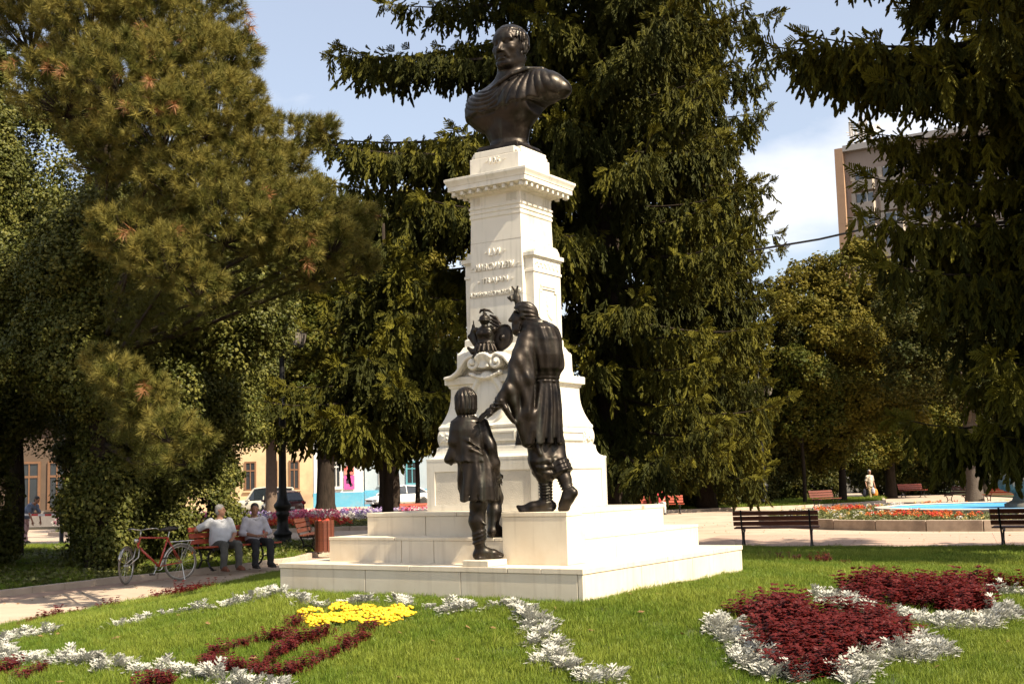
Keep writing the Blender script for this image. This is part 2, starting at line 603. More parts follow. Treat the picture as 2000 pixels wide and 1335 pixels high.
# block under the bust, with cut upper corners
MB().square([(0.296, 4.7625), (0.296, 4.955)]).build('bust_plinth', M_STONE, mon, bevel=0.006)
cross = [(-.24, -.292), (.24, -.292), (.24, -.24), (.292, -.24), (.292, .24), (.24, .24), (.24, .292), (-.24, .292), (-.24, .24), (-.292, .24), (-.292, -.24), (-.24, -.24)]
MB().prism(cross, 4.9555, 5.022, 'z').build('bust_plinth_cap', M_STONE, mon, bevel=0.006)
for sx in (-1, 1):
    for sy in (-1, 1):
        MB().ball((sx * .262, sy * .262, 4.972), (.026, .026, .024)).build('corner_scroll', M_STONE, mon, smooth=True)

# side buttresses with moulded caps and hanging ornament
for sx in (-1, 1):
    b = MB()
    b.box(min(sx * .29, sx * .408), max(sx * .29, sx * .408), -.255, .26, 3.116, 3.735)
    b.build('buttress', M_STONE, mon, bevel=0.004)
    def ringbox(name, ex, z0, z1, bev=0.004):
        MB().box(min(sx * .29, sx * (.408 + ex)), max(sx * .29, sx * (.408 + ex)), -.255 - ex, .26 + ex, z0, z1).build(name, M_STONE, mon, bevel=bev)
    ringbox('buttress_moulding', .010, 3.7355, 3.765)
    ringbox('buttress_frieze', .002, 3.7655, 3.875)
    ringbox('buttress_moulding', .012, 3.8755, 3.892)
    ringbox('buttress_cap', .030, 3.8925, 3.935)
    prof = [(-.225, 3.9355), (.235, 3.9355), (.235, 3.96)] + [(.235 - .045 * math.sin(t), 4.03 - .05 * math.cos(t) * 1.0) for t in (0.3, .8, 1.2)] + [(.15, 4.02), (-.14, 4.02)] + [(-.225 + .04 * math.sin(t), 4.03 - .05 * math.cos(t)) for t in (1.2, .8, .3)] + [(-.225, 3.96)]
    MB().prism(prof, min(sx * .30, sx * .422), max(sx * .30, sx * .422), 'x').build('buttress_crest', M_STONE, mon, bevel=0.006)
    # raised frame of the side panel
    for (y0, y1, z0, z1) in ((-.14, .14, 3.60, 3.618), (-.14, .14, 3.575, 3.59), (-.17, -.155, 3.2, 3.57), (.155, .17, 3.2, 3.57), (-.17, .17, 3.18, 3.195), (.12, .165, 3.545, 3.572), (-.165, -.12, 3.545, 3.572)):
        MB().box(min(sx * .405, sx * .419), max(sx * .405, sx * .419), y0, y1, z0, z1).build('panel_frame', M_STONE, mon)
    rs = Sculpt((-.03, -.16, 0), (.04, .16, .36), .008)
    r2 = random.Random(3)
    for i in range(26):
        t = i / 25
        rs.ell((0, r2.uniform(-.06, .06) * (1.2 - t), .03 + .30 * t), (.014, .018 + .012 * r2.random(), .022), k=.01)
    rs.build('leaf_garland', M_STONE, mon, loc=(sx * .405, 0, 3.2))
    rs = Sculpt((-.03, -.26, -.05), (.03, .26, .05), .008)
    for i in range(30):
        rs.ell((0, -.22 + .44 * i / 29, .028 * math.sin(i * 1.3)), (.012, .013, .018), k=.008)
    rs.build('frieze_carving', M_STONE, mon, loc=(sx * .408, 0, 3.82))

# carved rosettes on the band corners and little panels between them
for side in range(4):
    ca, sa = round(math.cos(side * math.pi / 2)), round(math.sin(side * math.pi / 2))
    for x in (-.45, .45):
        rs = Sculpt((-.10, -.03, -.08), (.10, .04, .08), .007)
        for i in range(7):
            t = 2 * math.pi * i / 7
            rs.ell((.036 * math.cos(t), 0, .036 * math.sin(t)), (.021, .013, .021), k=.006)
        rs.ell((0, -.006, 0), (.017, .016, .017), k=.004)
        for sx in (-1, 1):
            for i in range(3):
                rs.cap((sx * .055, 0, .02 - .02 * i), (sx * .088, 0, .05 - .05 * i), .011, .005, k=.008)
        y = -.570
        rs.build('carved_rosette', M_STONE, mon, loc=(ca * x - sa * y, sa * x + ca * y, 2.125), rot=(0, 0, side * math.pi / 2))
    for (x0, x1, z0, z1) in ((-.33, .33, 2.155, 2.172), (-.33, .33, 2.078, 2.095), (-.345, -.33, 2.078, 2.172), (.33, .345, 2.078, 2.172)):
        q = [(ca * x - sa * y, sa * x + ca * y) for x, y in ((x0, -.578), (x1, -.578), (x1, -.56), (x0, -.56))]
        if side != 0 or abs(x0) > .3:
            MB().prism(q, z0, z1, 'z').build('band_panel_frame', M_STONE, mon)

# open scroll pediment and cartouche on the front
sp = Sculpt((-.50, -.66, 2.18), (.50, -.38, 3.02), .010)
for sx in (-1, 1):
    path = [(sx * .47, 2.715), (sx * .40, 2.725), (sx * .33, 2.765), (sx * .28, 2.825), (sx * .23, 2.885), (sx * .165, 2.915)]
    for i in range(17):
        t = i / 16
        a = math.pi / 2 + sx * (-1) * t * 4.2 * math.pi / 1.6 * -1
        r = .075 * (1 - .86 * t)
        path.append((sx * .14 + sx * -1 * r * math.sin(t * 2.7 * math.pi) * 1.0, 2.845 + r * math.cos(t * 2.7 * math.pi)))
    for dy, rr in ((-.44, .030), (-.49, .030), (-.53, .028), (-.56, .022)):
        for (x0, z0), (x1, z1) in zip(path[:-1], path[1:]):
            sp.cap((x0, dy, z0), (x1, dy, z1), rr * .78, rr * .78, k=.006)
    sp.ell((sx * .14, -.565, 2.845), (.024, .03, .024), k=.004)
    # lower volutes that frame the cartouche
    for i in range(22):
        t = i / 21
        ang = math.pi * (0.95 - 1.75 * t)
        x, z = .185 * math.cos(ang * .57), 2.49 - .24 * math.sin((t - .5) * math.pi)
        sp.ell((sx * x, -.50, z), (.030, .045, .032), k=.02)
# shell keystone
for i in range(7):
    t = (i - 3) / 3
    sp.cap((0, -.53, 2.80), (.080 * t, -.585, 2.925 - .03 * t * t), .010, .021, k=.006)
    sp.cap((.02 * t, -.555, 2.85), (.055 * t, -.575, 2.79 + .012 * t * t), .018, .009, k=.006)
sp.ell((0, -.46, 2.85), (.20, .09, .07), k=.03)
# curved lip under the scrolls and the smooth oval field
for i in range(13):
    t = i / 12
    x = -.17 + .34 * t
    z = 2.742 - .045 * math.sin(math.pi * t)
    sp.ell((x, -.535, z), (.022, .04, .017 + .006 * math.sin(i * 2.2)), k=.012)
sp.ell((0, -.47, 2.47), (.185, .065, .25), k=.02)
sp.build('scroll_cartouche', M_STONE, mon)
# console bracket under the cartouche
cb = [(-.56, 2.225), (-.635, 2.225), (-.64, 2.20), (-.615, 2.16), (-.60, 2.10), (-.605, 2.04), (-.63, 1.99), (-.655, 1.955), (-.66, 1.93), (-.56, 1.93)]
b = MB()
for x0, x1 in ((-.055, .055),):
    b.prism(cb, x0, x1, 'x')
b.build('console_bracket', M_STONE, mon, bevel=0.006)
MB().box(-.085, .085, -.65, -.55, 2.2275, 2.245).build('console_shelf', M_STONE, mon, bevel=0.004)


def text_mesh(name, txt, width, height, depth):
    cu = bpy.data.curves.new(name, 'FONT')
    cu.body = txt
    cu.extrude = depth
    cu.size = 1.0
    cu.offset = 0.004
    cu.resolution_u = 3
    to = bpy.data.objects.new(name, cu)
    COL.objects.link(to)
    bpy.context.view_layer.update()
    me = bpy.data.meshes.new_from_object(to.evaluated_get(bpy.context.evaluated_depsgraph_get()))
    bpy.data.objects.remove(to)
    V = np.array([v.co[:] for v in me.vertices])
    lo, hi = V.min(0), V.max(0)
    V[:, 0] = (V[:, 0] - (lo[0] + hi[0]) / 2) * width / (hi[0] - lo[0])
    V[:, 1] = (V[:, 1] - (lo[1] + hi[1]) / 2) * height / (hi[1] - lo[1])
    V[:, 2] = (V[:, 2] / depth) * 0.5
    me.vertices.foreach_set('co', V.ravel())
    me.update()
    return me


slope = math.atan((0.322 - 0.297) / (4.325 - 3.1155))
for txt, x, z, w, hgt, pl_ in (('LVI', -.015, 3.972, .135, .072, 0), ('MARCV VLPIV', -.015, 3.828, .46, .070, 0), ('TRAJAN', -.014, 3.680, .31, .070, 0), ('ROMÂNII RECVNOSCĂTORI', -.012, 3.562, .60, .058, 0), ('106', .012, 4.905, .125, .066, 1)):
    me = text_mesh('inscription', txt, w, hgt, .02)
    y = -.2985 if pl_ else -(0.322 - (z - 3.1155) * math.tan(slope)) - .003
    o = link('inscription', me, M_STONE, mon, 0, (x, y, z), (math.radians(90) - (0 if pl_ else slope), 0, 0))
    o.scale = (1, 1, .022)
    if txt[0] != 'R':
        for s in (-1, 1):
            q = .018
            mm = MB().prism([(-q, 0), (0, -q * .6), (q * 1.2, 0), (0, q * .6)], -.004, .004, 'y')
            mm.build('leaf_stop', M_STONE, mon, loc=(x + s * (w / 2 + .045), y - .003, z))
# shallow horizontal joints across the shaft
for z in (3.52, 3.79, 4.08):
    a = 0.322 - (z - 3.1155) * math.tan(slope)
    MB().box(-a - .0012, a + .0012, -a - .0012, a + .0012, z - .0015, z + .0015).build('shaft_joint', mat('joint_mortar', (.33, .28, .2), .9), mon)

# ------------------------------------------------------------------ bronze figures
def mon_pt(x, y, z):
    c, s = math.cos(YAW), math.sin(YAW)
    return (MON[0] + c * x - s * y, MON[1] + s * x + c * y, z)


# ---- bust (front is -y)
S = Sculpt((-.62, -.42, -.02), (.74, .34, 1.40), .0085)
S.box((0, 0, .02), (.25, .24, .028), k=.004)
S.box((0, 0, .055), (.235, .225, .016), k=.012, rd=.01)
S.loft([(.06, .0, 0, .225, .19), (.13, .0, 0, .205, .17), (.24, -.01, -.01, .25, .185), (.40, -.02, -.01, .36, .21)], k=.02)
# chest and shoulders under the cloak
S.ell((-.01, .02, .52), (.42, .245, .25), k=.05)
S.ell((-.19, -.12, .47), (.21, .125, .18), k=.07)
S.ell((.15, -.12, .51), (.22, .125, .18), k=.07)
S.ell((-.33, .02, .50), (.150, .18, .20), k=.07)
S.ell((.33, .05, .640), (.29, .20, .165), k=.08)
S.cap((.40, .05, .655), (.595, .065, .585), .148, .088, k=.05)
S.cap((-.30, .07, .62), (0, .07, .76), .12, .15, k=.10)
S.cap((.33, .07, .72), (.02, .07, .77), .12, .15, k=.10)
S.box((.66, 0, .355), (.32, .5, .150), k=.010, rot=(0, -.08, 0), sub=True)
S.box((-.60, 0, .14), (.22, .5, .13), k=.03, rot=(0, .5, 0), sub=True)
# neck
S.cap((.01, .06, .62), (.045, .0, 1.0), .155, .132, k=.05)
for sx in (-1, 1):
    S.cap((.04 + sx * .11, .06, 1.0), (sx * .035, -.115, .66), .034, .036, k=.035)
# head: built a little to the side, where the neck carries it
class _Shift:
    def __init__(s, S, d):
        s.S, s.d = S, d
    def ell(s, c, *a, **k):
        s.S.ell((c[0] + s.d, c[1], c[2]), *a, **k)
    def cap(s, p, q, *a, **k):
        s.S.cap((p[0] + s.d, p[1], p[2]), (q[0] + s.d, q[1], q[2]), *a, **k)
H = _Shift(S, .045)
# head
HZ = 1.105
H.ell((0, .045, HZ + .075), (.158, .205, .165), k=.03)
H.ell((0, -.05, HZ - .03), (.138, .155, .195), k=.05)
H.ell((0, -.115, HZ - .175), (.066, .058, .05), k=.04)          # chin
H.cap((-.105, .03, HZ - .10), (-.045, -.12, HZ - .185), .045, .035, k=.04)   # jaw
H.cap((.105, .03, HZ - .10), (.045, -.12, HZ - .185), .045, .035, k=.04)
for sx in (-1, 1):
    H.ell((sx * .088, -.125, HZ - .03), (.045, .045, .035), k=.035)      # cheekbone
    H.ell((sx * .062, -.192, HZ + .026), (.036, .034, .023), k=.018, sub=True)  # socket
    H.ell((sx * .060, -.160, HZ + .022), (.028, .024, .018), k=.006)     # eye
    H.cap((sx * .030, -.182, HZ + .062), (sx * .11, -.150, HZ + .058), .017, .014, k=.014)  # brow
    H.cap((sx * .032, -.190, HZ + .040), (sx * .093, -.165, HZ + .036), .007, .006, k=.004)  # upper lid
    H.cap((sx * .04, -.19, HZ - .058), (sx * .072, -.155, HZ - .125), .010, .009, k=.022)   # nasolabial fold
    H.ell((sx * .160, .03, HZ + .0), (.022, .042, .062), k=.012)          # ear
    H.ell((sx * .180, .022, HZ + .005), (.010, .022, .036), k=.008, sub=True)
    H.ell((sx * .155, .012, HZ - .055), (.017, .018, .020), k=.01)
H.ell((0, -.150, HZ + .10), (.11, .05, .05), k=.05)                       # forehead
H.cap((0, -.178, HZ + .045), (0, -.228, HZ - .055), .018, .027, k=.016)   # nose
H.ell((-.026, -.198, HZ - .066), (.020, .026, .016), k=.012)
H.ell((.026, -.198, HZ - .066), (.020, .026, .016), k=.012)
H.cap((-.045, -.168, HZ - .112), (.045, -.168, HZ - .112), .013, .013, k=.010)
H.ell((0, -.182, HZ - .110), (.034, .016, .011), k=.008)
H.cap((-.048, -.172, HZ - .124), (.048, -.172, HZ - .124), .006, .006, k=.004, sub=True)
H.ell((0, -.172, HZ - .140), (.038, .018, .014), k=.012)
H.cap((-.035, -.178, HZ - .160), (.035, -.178, HZ - .160), .008, .008, k=.012, sub=True)
# combed hair: rows of short locks from the crown to a straight fringe
rh = random.Random(4)
for i in range(46):
    a = math.pi * (.5 + 2 * (i / 46))
    for ring in range(4):
        t0, t1 = .30 + ring * .30, .30 + ring * .30 + .36
        def hp(t, dr):
            th = a + .25 * (t - .6) + .06 * rh.uniform(-1, 1)
            x, y = .165 * math.sin(t * 1.0) * math.cos(th), .212 * math.sin(t * 1.0) * -math.sin(th)
            return (x * (1 + dr), .04 + y * (1 + dr) - .012, HZ + .085 + .172 * math.cos(t * 1.0) * (1 + dr))
        if ring == 3 and (-math.sin(a + .1)) < -.72:
            continue
        if (-math.sin(a)) > .25 and ring == 3:
            t1 += .28
        H.cap(hp(t0, .0), hp(t1, .03), .016, .011, k=.006)
for i in range(17):          # fringe
    t = (i - 8) / 8
    x = .138 * math.sin(t * 1.25)
    y = -.172 * math.cos(t * 1.2) - .01
    H.cap((x, y + .02, HZ + .165 - .01 * abs(t)), (x * 1.05 - .006, y - .012, HZ + .118 - .018 * abs(t)), .015, .009, k=.005)
for sx in (-1, 1):           # side locks before the ear
    for j in range(4):
        H.cap((sx * .155, -.05 + .03 * j, HZ + .11), (sx * .163, -.06 + .035 * j, HZ + .055), .016, .010, k=.006)
# cloak: a layer over chest and left shoulder, ending in a hem, with swags on one side and pleats on the other
def sig(v, w):
    return 1 / (1 + np.exp(-np.clip(v / w, -30, 30)))


def cloak(x, y, z):
    hem = .405 + .16 * np.clip(x + .05, 0, 1) + .025 * np.abs(np.sin(21 * x)) - .10 * np.clip(-.2 - x, 0, 1)
    m = sig(z - hem, .004) * sig(.72 - .10 * np.clip(-x, 0, 1) + .30 * np.clip(x - .02, 0, .3) - z, .006) * sig(.30 - y, .02)
    return -.024 * m


def folds(x, y, z):
    fr = sig(.10 - y, .05)
    rr = np.hypot(x + .12, (z - .78) * 1.15)
    left = sig(.02 - x, .03) * sig(rr - .15, .02) * sig(.44 - rr, .02)
    sw = np.abs(np.sin(rr * 58 + 2.0 * np.sin(3 * x))) ** .8 - .55
    an = np.arctan2(x - .36, 1.12 - z)
    right = sig(x - .0, .03) * sig(z - .42, .02) * sig(.775 - z, .02) * sig(.52 - x, .04)
    pl = np.abs(np.sin(an * 21 + .6)) ** .8 - .55
    return fr * (-.017 * left * sw - .018 * right * pl)


S.ripple((-.6, -.42, .25), (.72, .34, .95), cloak)
S.ripple((-.6, -.42, .25), (.72, .34, .95), folds)
S.chain([(-.09, -.215, .645), (.04, -.225, .70), (.17, -.185, .775), (.30, -.10, .825), (.42, .0, .825), (.52, .10, .77)], [.014, .022, .024, .024, .022, .014], k=.010)
bust = S.build('bronze_bust', M_BRONZE, None, mon_pt(0, 0, 5.023), (0, 0, YAW))
tag(bust, 'large dark bronze bust of a cloaked man on top of the pedestal', 'bust')


# ---- standing bearded man, seen from behind; x to the right of the picture, y away, z up, metres
def hand(S, w, d, up, r=1.0, curl=0.25, spread=1.0, side=1):
    """palm at w pointing along d, five bent fingers; up is the back of the hand"""
    w, d, up = Vector(w), Vector(d).normalized(), Vector(up).normalized()
    s = d.cross(up).normalized() * side
    up = s.cross(d).normalized() * side
    c = w + d * .045 * r
    S.cap(w, w + d * .05 * r, .024 * r, .030 * r, k=.015)
    S.cap(c - s * .018 * r, c + s * .018 * r + d * .02 * r, .022 * r, .022 * r, k=.015)
    for i, L in enumerate((.070, .080, .075, .058)):
        o = (i - 1.5) * .0205 * r
        b = w + d * .082 * r + s * o
        dd = (d + s * (i - 1.5) * .13 * spread).normalized()
        m = b + dd * L * .5 * r - up * curl * .2 * L
        e = m + (dd - up * curl).normalized() * L * .55 * r
        S.chain([tuple(w + d * .05 * r + s * o), tuple(b), tuple(m), tuple(e)], [.0105 * r, .0105 * r, .0095 * r, .008 * r], k=.004)
    t0 = w + d * .03 * r - s * .026 * r
    t1 = t0 + (d * .6 - s * .8).normalized() * .04 * r
    t2 = t1 + (d * .9 - s * .3 - up * curl).normalized() * .035 * r
    S.chain([tuple(t0), tuple(t1), tuple(t2)], [.014 * r, .012 * r, .009 * r], k=.006)


S = Sculpt((-.52, -.36, -.02), (.40, .56, 2.06), .0080)
# standing foot, toes to the left, in a laced leather shoe
S.chain([(.10, .0, .045), (.03, -.005, .06), (-.07, -.01, .045), (-.17, -.015, .030)], [.045, .05, .042, .027], k=.03)
S.box((-.03, -.008, .013), (.145, .046, .015), k=.01, rd=.01)
S.cap((-.155, -.015, .035), (-.195, -.015, .052), .024, .016, k=.015)
# wrapped calf
S.chain([(.055, .0, .07), (.055, .0, .16), (.06, -.005, .28), (.05, .0, .36)], [.048, .046, .060, .062], k=.02)
for i in range(10):
    z = .09 + .026 * i
    S.chain([(.055 + .055 * math.cos(a) * (1 + .012 * i), .058 * math.sin(a) * (1 + .012 * i), z + .018 * math.sin(a)) for a in [k * math.pi / 6 for k in range(13)]], .0065, k=.004)
# baggy trouser leg of the standing leg, bunched at the knee
S.chain([(.045, .0, .34), (.03, .0, .44), (.02, .01, .62), (.02, .03, .82)], [.088, .112, .115, .13], k=.03)
for i, (z, rr) in enumerate(((.325, .080), (.355, .094), (.395, .105), (.44, .113))):
    S.chain([(.045 + rr * math.cos(a), .0 + rr * math.sin(a), z + .02 * math.sin(a * 2 + i) - .018 * math.cos(a)) for a in [k * math.pi / 6 for k in range(13)]], .021 - .002 * i, k=.02)
S.cap((-.09, -.07, .62), (.10, -.11, .42), .018, .014, k=.025)
S.cap((-.05, -.10, .70), (.02, -.12, .50), .016, .014, k=.025)
# rear leg: knee bent, heel lifted, weight on the toes
S.chain([(.10, .12, .84), (.135, .10, .60), (.165, .04, .43)], [.125, .108, .092], k=.04)
S.chain([(.165, .03, .41), (.20, -.04, .345)], [.088, .076], k=.03)
for i in range(3):
    S.chain([(.18 + .012 * i + .075 * math.cos(a), .0 - .02 * i + .075 * math.sin(a), .405 - .035 * i + .03 * math.cos(a + .6)) for a in [k * math.pi / 6 for k in range(13)]], .016, k=.018)
S.chain([(.19, -.02, .37), (.225, -.07, .27), (.245, -.10, .17)], [.058, .055, .042], k=.02)
for i in range(8):
    t = i / 7
    c = (.195 + .048 * t, -.03 - .07 * t, .35 - .17 * t)
    S.chain([(c[0] + (.060 - .014 * t) * math.cos(a), c[1] + (.058 - .014 * t) * math.sin(a), c[2] + .022 * math.cos(a)) for a in [k * math.pi / 6 for k in range(13)]], .0062, k=.004)
S.chain([(.285, -.12, .150), (.235, -.105, .10), (.205, -.09, .045), (.195, -.07, .022)], [.046, .052, .046, .026], k=.03)
S.box((.20, -.075, .018), (.05, .05, .018), k=.015, rd=.012)
# tunic: skirt, belt, torso
S.loft([(.585, .022, .02, .205, .175, .075), (.70, .025, .02, .198, .172, .07), (.88, .05, .02, .180, .155, .055), (1.05, .072, .02, .150, .130, .04), (1.17, .082, .02, .122, .108, .02)], k=.02, folds=11, ph=.6, twist=1.2, hollow=.05)
S.loft([(1.12, .082, .02, .128, .112), (1.20, .082, .02, .130, .114)], k=.012)
for z in (1.13, 1.16, 1.19):
    S.chain([(.082 + .129 * math.cos(a), .02 + .113 * math.sin(a), z + .004 * math.sin(3 * a)) for a in [k * math.pi / 8 for k in range(17)]], .010, k=.006)
S.loft([(1.17, .080, .02, .130, .115, .02), (1.24, .086, .015, .168, .145, .05), (1.36, .082, .005, .182, .155, .045), (1.50, .07, -.005, .185, .15, .035), (1.60, .055, -.01, .165, .135, .03), (1.67, .03, -.005, .10, .095, .0)], k=.03, folds=9, ph=1.5, twist=1.0)
S.ell((.16, .05, 1.53), (.085, .11, .12), k=.05)
# neck, hanging head in profile to the left, long hair and beard
S.cap((.04, .0, 1.57), (-.035, -.005, 1.66), .068, .062, k=.03)
S.ell((-.068, .0, 1.752), (.098, .076, .092), k=.02, rot=(0, .35, 0))
S.ell((-.118, .0, 1.69), (.055, .058, .082), k=.03, rot=(0, .15, 0))
S.cap((-.158, 0, 1.745), (-.192, 0, 1.690), .011, .016, k=.010)      # nose
S.cap((-.150, -.036, 1.757), (-.154, .036, 1.757), .014, .014, k=.014)  # brow
S.ell((-.158, -.034, 1.738), (.016, .018, .010), k=.006, sub=True)
S.cap((-.168, -.018, 1.652), (-.168, .018, 1.652), .010, .010, k=.008)
S.ell((-.078, -.070, 1.715), (.020, .012, .030), k=.008)               # ear
S.ell((-.142, 0, 1.605), (.040, .046, .060), k=.025)                    # beard
for i in range(11):
    t = i / 10
    S.chain([(-.105 - .03 * t, -.054 + .02 * t, 1.665 - .01 * t), (-.125 - .035 * t, -.052 + .02 * t, 1.60), (-.115 - .045 * t, -.040 + .015 * t, 1.535 + .03 * t)], [.009, .010, .005], k=.004)
S.ell((-.055, .0, 1.768), (.100, .084, .086), k=.012, rot=(0, .3, 0))     # hair combed back over the nape
S.ell((-.005, .0, 1.715), (.068, .084, .095), k=.03)
S.ell((.030, .0, 1.645), (.060, .080, .062), k=.03)
S.ell((-.150, .0, 1.735), (.050, .12, .055), k=.012, sub=True)
S.cap((-.158, 0, 1.748), (-.192, 0, 1.690), .011, .016, k=.008)
S.cap((-.146, -.036, 1.762), (-.150, .036, 1.762), .013, .013, k=.010)
S.ell((-.128, .0, 1.700), (.048, .054, .06), k=.02)
S.ripple((-.16, -.11, 1.60), (.12, .11, 1.87), lambda x, y, z: .0045 * np.sin(np.arctan2(y, (z - 1.70)) * 15 + 26 * (x + z)) * (1 / (1 + np.exp(-(x + .11 + .5 * (z - 1.80)) / .006))))
# left arm reaching down to the boy, in a wide hanging sleeve
S.chain([(-.055, -.08, 1.50), (-.140, -.145, 1.30), (-.215, -.180, 1.05)], [.084, .074, .060], k=.025)
S.chain([(-.235, -.185, 1.06), (-.31, -.19, .955), (-.355, -.175, .905)], [.066, .045, .034], k=.02)
S.chain([(-.11, -.14, 1.36), (-.165, -.16, 1.13), (-.200, -.165, .97), (-.165, -.14, .80), (-.125, -.12, .64)], [.068, .064, .052, .040, .026], k=.03)
S.chain([(-.05, -.10, 1.42), (-.075, -.135, 1.15), (-.08, -.13, .85), (-.085, -.12, .60)], [.075, .075, .066, .050], k=.03)
S.chain([(-.30, -.19, .995), (-.255, -.215, .90), (-.19, -.19, .77)], [.024, .022, .018], k=.015)
S.chain([(-.315, -.17, .985), (-.275, -.165, .905), (-.205, -.15, .78)], [.020, .018, .016], k=.012)
for i in range(0):
    S.chain([(-.105 - .010 * i, -.215 + .01 * i, 1.42 - .03 * i), (-.19 - .006 * i, -.265 + .016 * i, 1.16), (-.215 + .022 * i, -.25 + .014 * i, 1.0 - .035 * i), (-.155 + .025 * i, -.20, .80 - .05 * i)], [.008, .013, .012, .008], k=.008)
for j in range(3):
    S.chain([(-.305 - .018 * j + .045 * math.cos(a), -.188 + .045 * math.sin(a), .985 - .028 * j + .02 * math.sin(a)) for a in [k * math.pi / 6 for k in range(13)]], .010, k=.007)
hand(S, (-.352, -.176, .905), (-.86, .05, -.42), (-.3, -.35, .85), r=1.15, curl=.35, side=1)
# right arm raised beyond the head, two fingers lifted
S.chain([(.03, .12, 1.57), (-.02, .30, 1.60), (-.055, .42, 1.68)], [.092, .080, .062], k=.04)
S.chain([(-.055, .42, 1.68), (-.095, .40, 1.80), (-.115, .38, 1.915)], [.052, .042, .030], k=.02)
S.chain([(-.04, .36, 1.60), (-.03, .30, 1.45), (.0, .22, 1.30)], [.06, .05, .03], k=.05)
c = Vector((-.12, .38, 1.945))
S.ell(tuple(c), (.036, .026, .042), k=.012)
for (dx, dz, L) in ((-.35, .93, .085), (.12, 1.0, .09)):
    S.chain([tuple(c + Vector((dx * .06, 0, .03))), tuple(c + Vector((dx * .5, 0, dz)) * (.03 + L * .5)), tuple(c + Vector((dx, 0, dz)) * (.03 + L))], [.0125, .0115, .009], k=.004)
for i in range(2):
    S.chain([tuple(c + Vector((-.03, .0, .02 - .022 * i))), tuple(c + Vector((-.06, -.01, .012 - .022 * i))), tuple(c + Vector((-.05, -.02, -.012 - .02 * i)))], [.0125, .012, .010], k=.004)
S.chain([tuple(c + Vector((-.02, 0, -.02))), tuple(c + Vector((-.058, -.005, -.012))), tuple(c + Vector((-.085, -.01, .005)))], [.014, .012, .009], k=.005)
def man_folds(x, y, z):
    sg = lambda v, w: 1 / (1 + np.exp(-np.clip(v / w, -30, 30)))
    skirt = sg(1.13 - z, .02) * sg(z - .57, .01) * sg(x + .075, .012)
    u = (x - .075) / (.13 + .17 * (1.17 - z))
    f1 = np.sin(u * 17 + 3 * np.sin(4 * z)) * np.clip((1.2 - z) / .35, 0.25, 1)
    back = sg(1.52 - z, .03) * sg(z - 1.20, .02) * sg(x + .035, .012)
    f2 = np.sin((x - .06) / (.10 + .25 * (z - 1.17)) * 11 + 1.5 * np.sin(9 * z))
    slv = sg(-.05 - x, .012) * sg(z - .62, .02) * sg(1.42 - z, .05)
    f3 = np.sin((x * 1.0 + .33 * z) * 55 + 2.2 * np.sin(5 * z))
    return .0085 * skirt * f1 + .0065 * back * f2 + .0055 * slv * f3


S.ripple((-.40, -.34, .56), (.36, .3, 1.60), man_folds)
man = S.build('bronze_standing_man', M_BRONZE, None, mon_pt(0.985, -1.19, 1.4235), (0, math.radians(-1.0), 0))
tag(man, 'tall bronze bearded man in belted tunic seen from behind, one hand on the boy', 'statue')

# ---- boy climbing the steps in front of him
S = Sculpt((-.36, -.26, -.02), (.28, .42, 1.54), .0080)
# standing leg and foot (toes to the right and away)
S.chain([(-.055, .0, .04), (.02, .02, .055), (.09, .05, .04), (.155, .075, .025)], [.04, .046, .038, .022], k=.025)
S.box((.045, .03, .012), (.115, .042, .012), k=.01, rd=.008, rot=(0, 0, .4))
S.chain([(-.03, .0, .07), (-.03, .0, .20), (-.045, .0, .33), (-.025, .0, .48), (.0, .02, .68)], [.043, .052, .068, .074, .10], k=.03)
S.cap((-.09, -.03, .40), (.03, -.06, .30), .014, .012, k=.02)
S.cap((-.08, -.03, .47), (.04, -.07, .52), .014, .012, k=.02)
for i in range(3):
    S.chain([(-.03 + .052 * math.cos(a), .052 * math.sin(a), .16 + .035 * i + .02 * math.cos(a)) for a in [k * math.pi / 6 for k in range(13)]], .010, k=.010)
# raised leg on the next step
S.chain([(.06, .10, .68), (.115, .26, .52)], [.10, .075], k=.04)
S.chain([(.115, .26, .52), (.105, .22, .40), (.09, .18, .24)], [.068, .062, .042], k=.03)
S.chain([(.075, .165, .225), (.13, .22, .235), (.20, .27, .205)], [.040, .042, .024], k=.025)
S.box((.125, .215, .19), (.09, .04, .012), k=.01, rd=.008, rot=(0, 0, .6))
# tunic skirt and jacket
S.loft([(.50, -.02, .0, .165, .150, .06), (.62, -.02, .0, .165, .150, .055), (.78, -.035, .0, .155, .135, .045), (.93, -.06, .0, .135, .118, .02)], k=.02, folds=8, ph=.5, twist=.8, hollow=.05)
S.loft([(.845, -.075, .0, .155, .135, .06), (.90, -.075, .0, .145, .128, .04), (1.00, -.085, .0, .142, .118, .02), (1.12, -.095, .0, .155, .118, .01), (1.20, -.10, .0, .135, .10, 0), (1.255, -.105, .0, .06, .06, 0)], k=.02, folds=7, ph=2.0, hollow=.04)
S.chain([(-.15, -.09, 1.06), (-.08, -.125, 1.02), (.02, -.12, .95)], [.010, .012, .008], k=.016)
S.chain([(-.14, -.09, 1.00), (-.06, -.125, .95), (.03, -.11, .90)], [.010, .012, .008], k=.016)
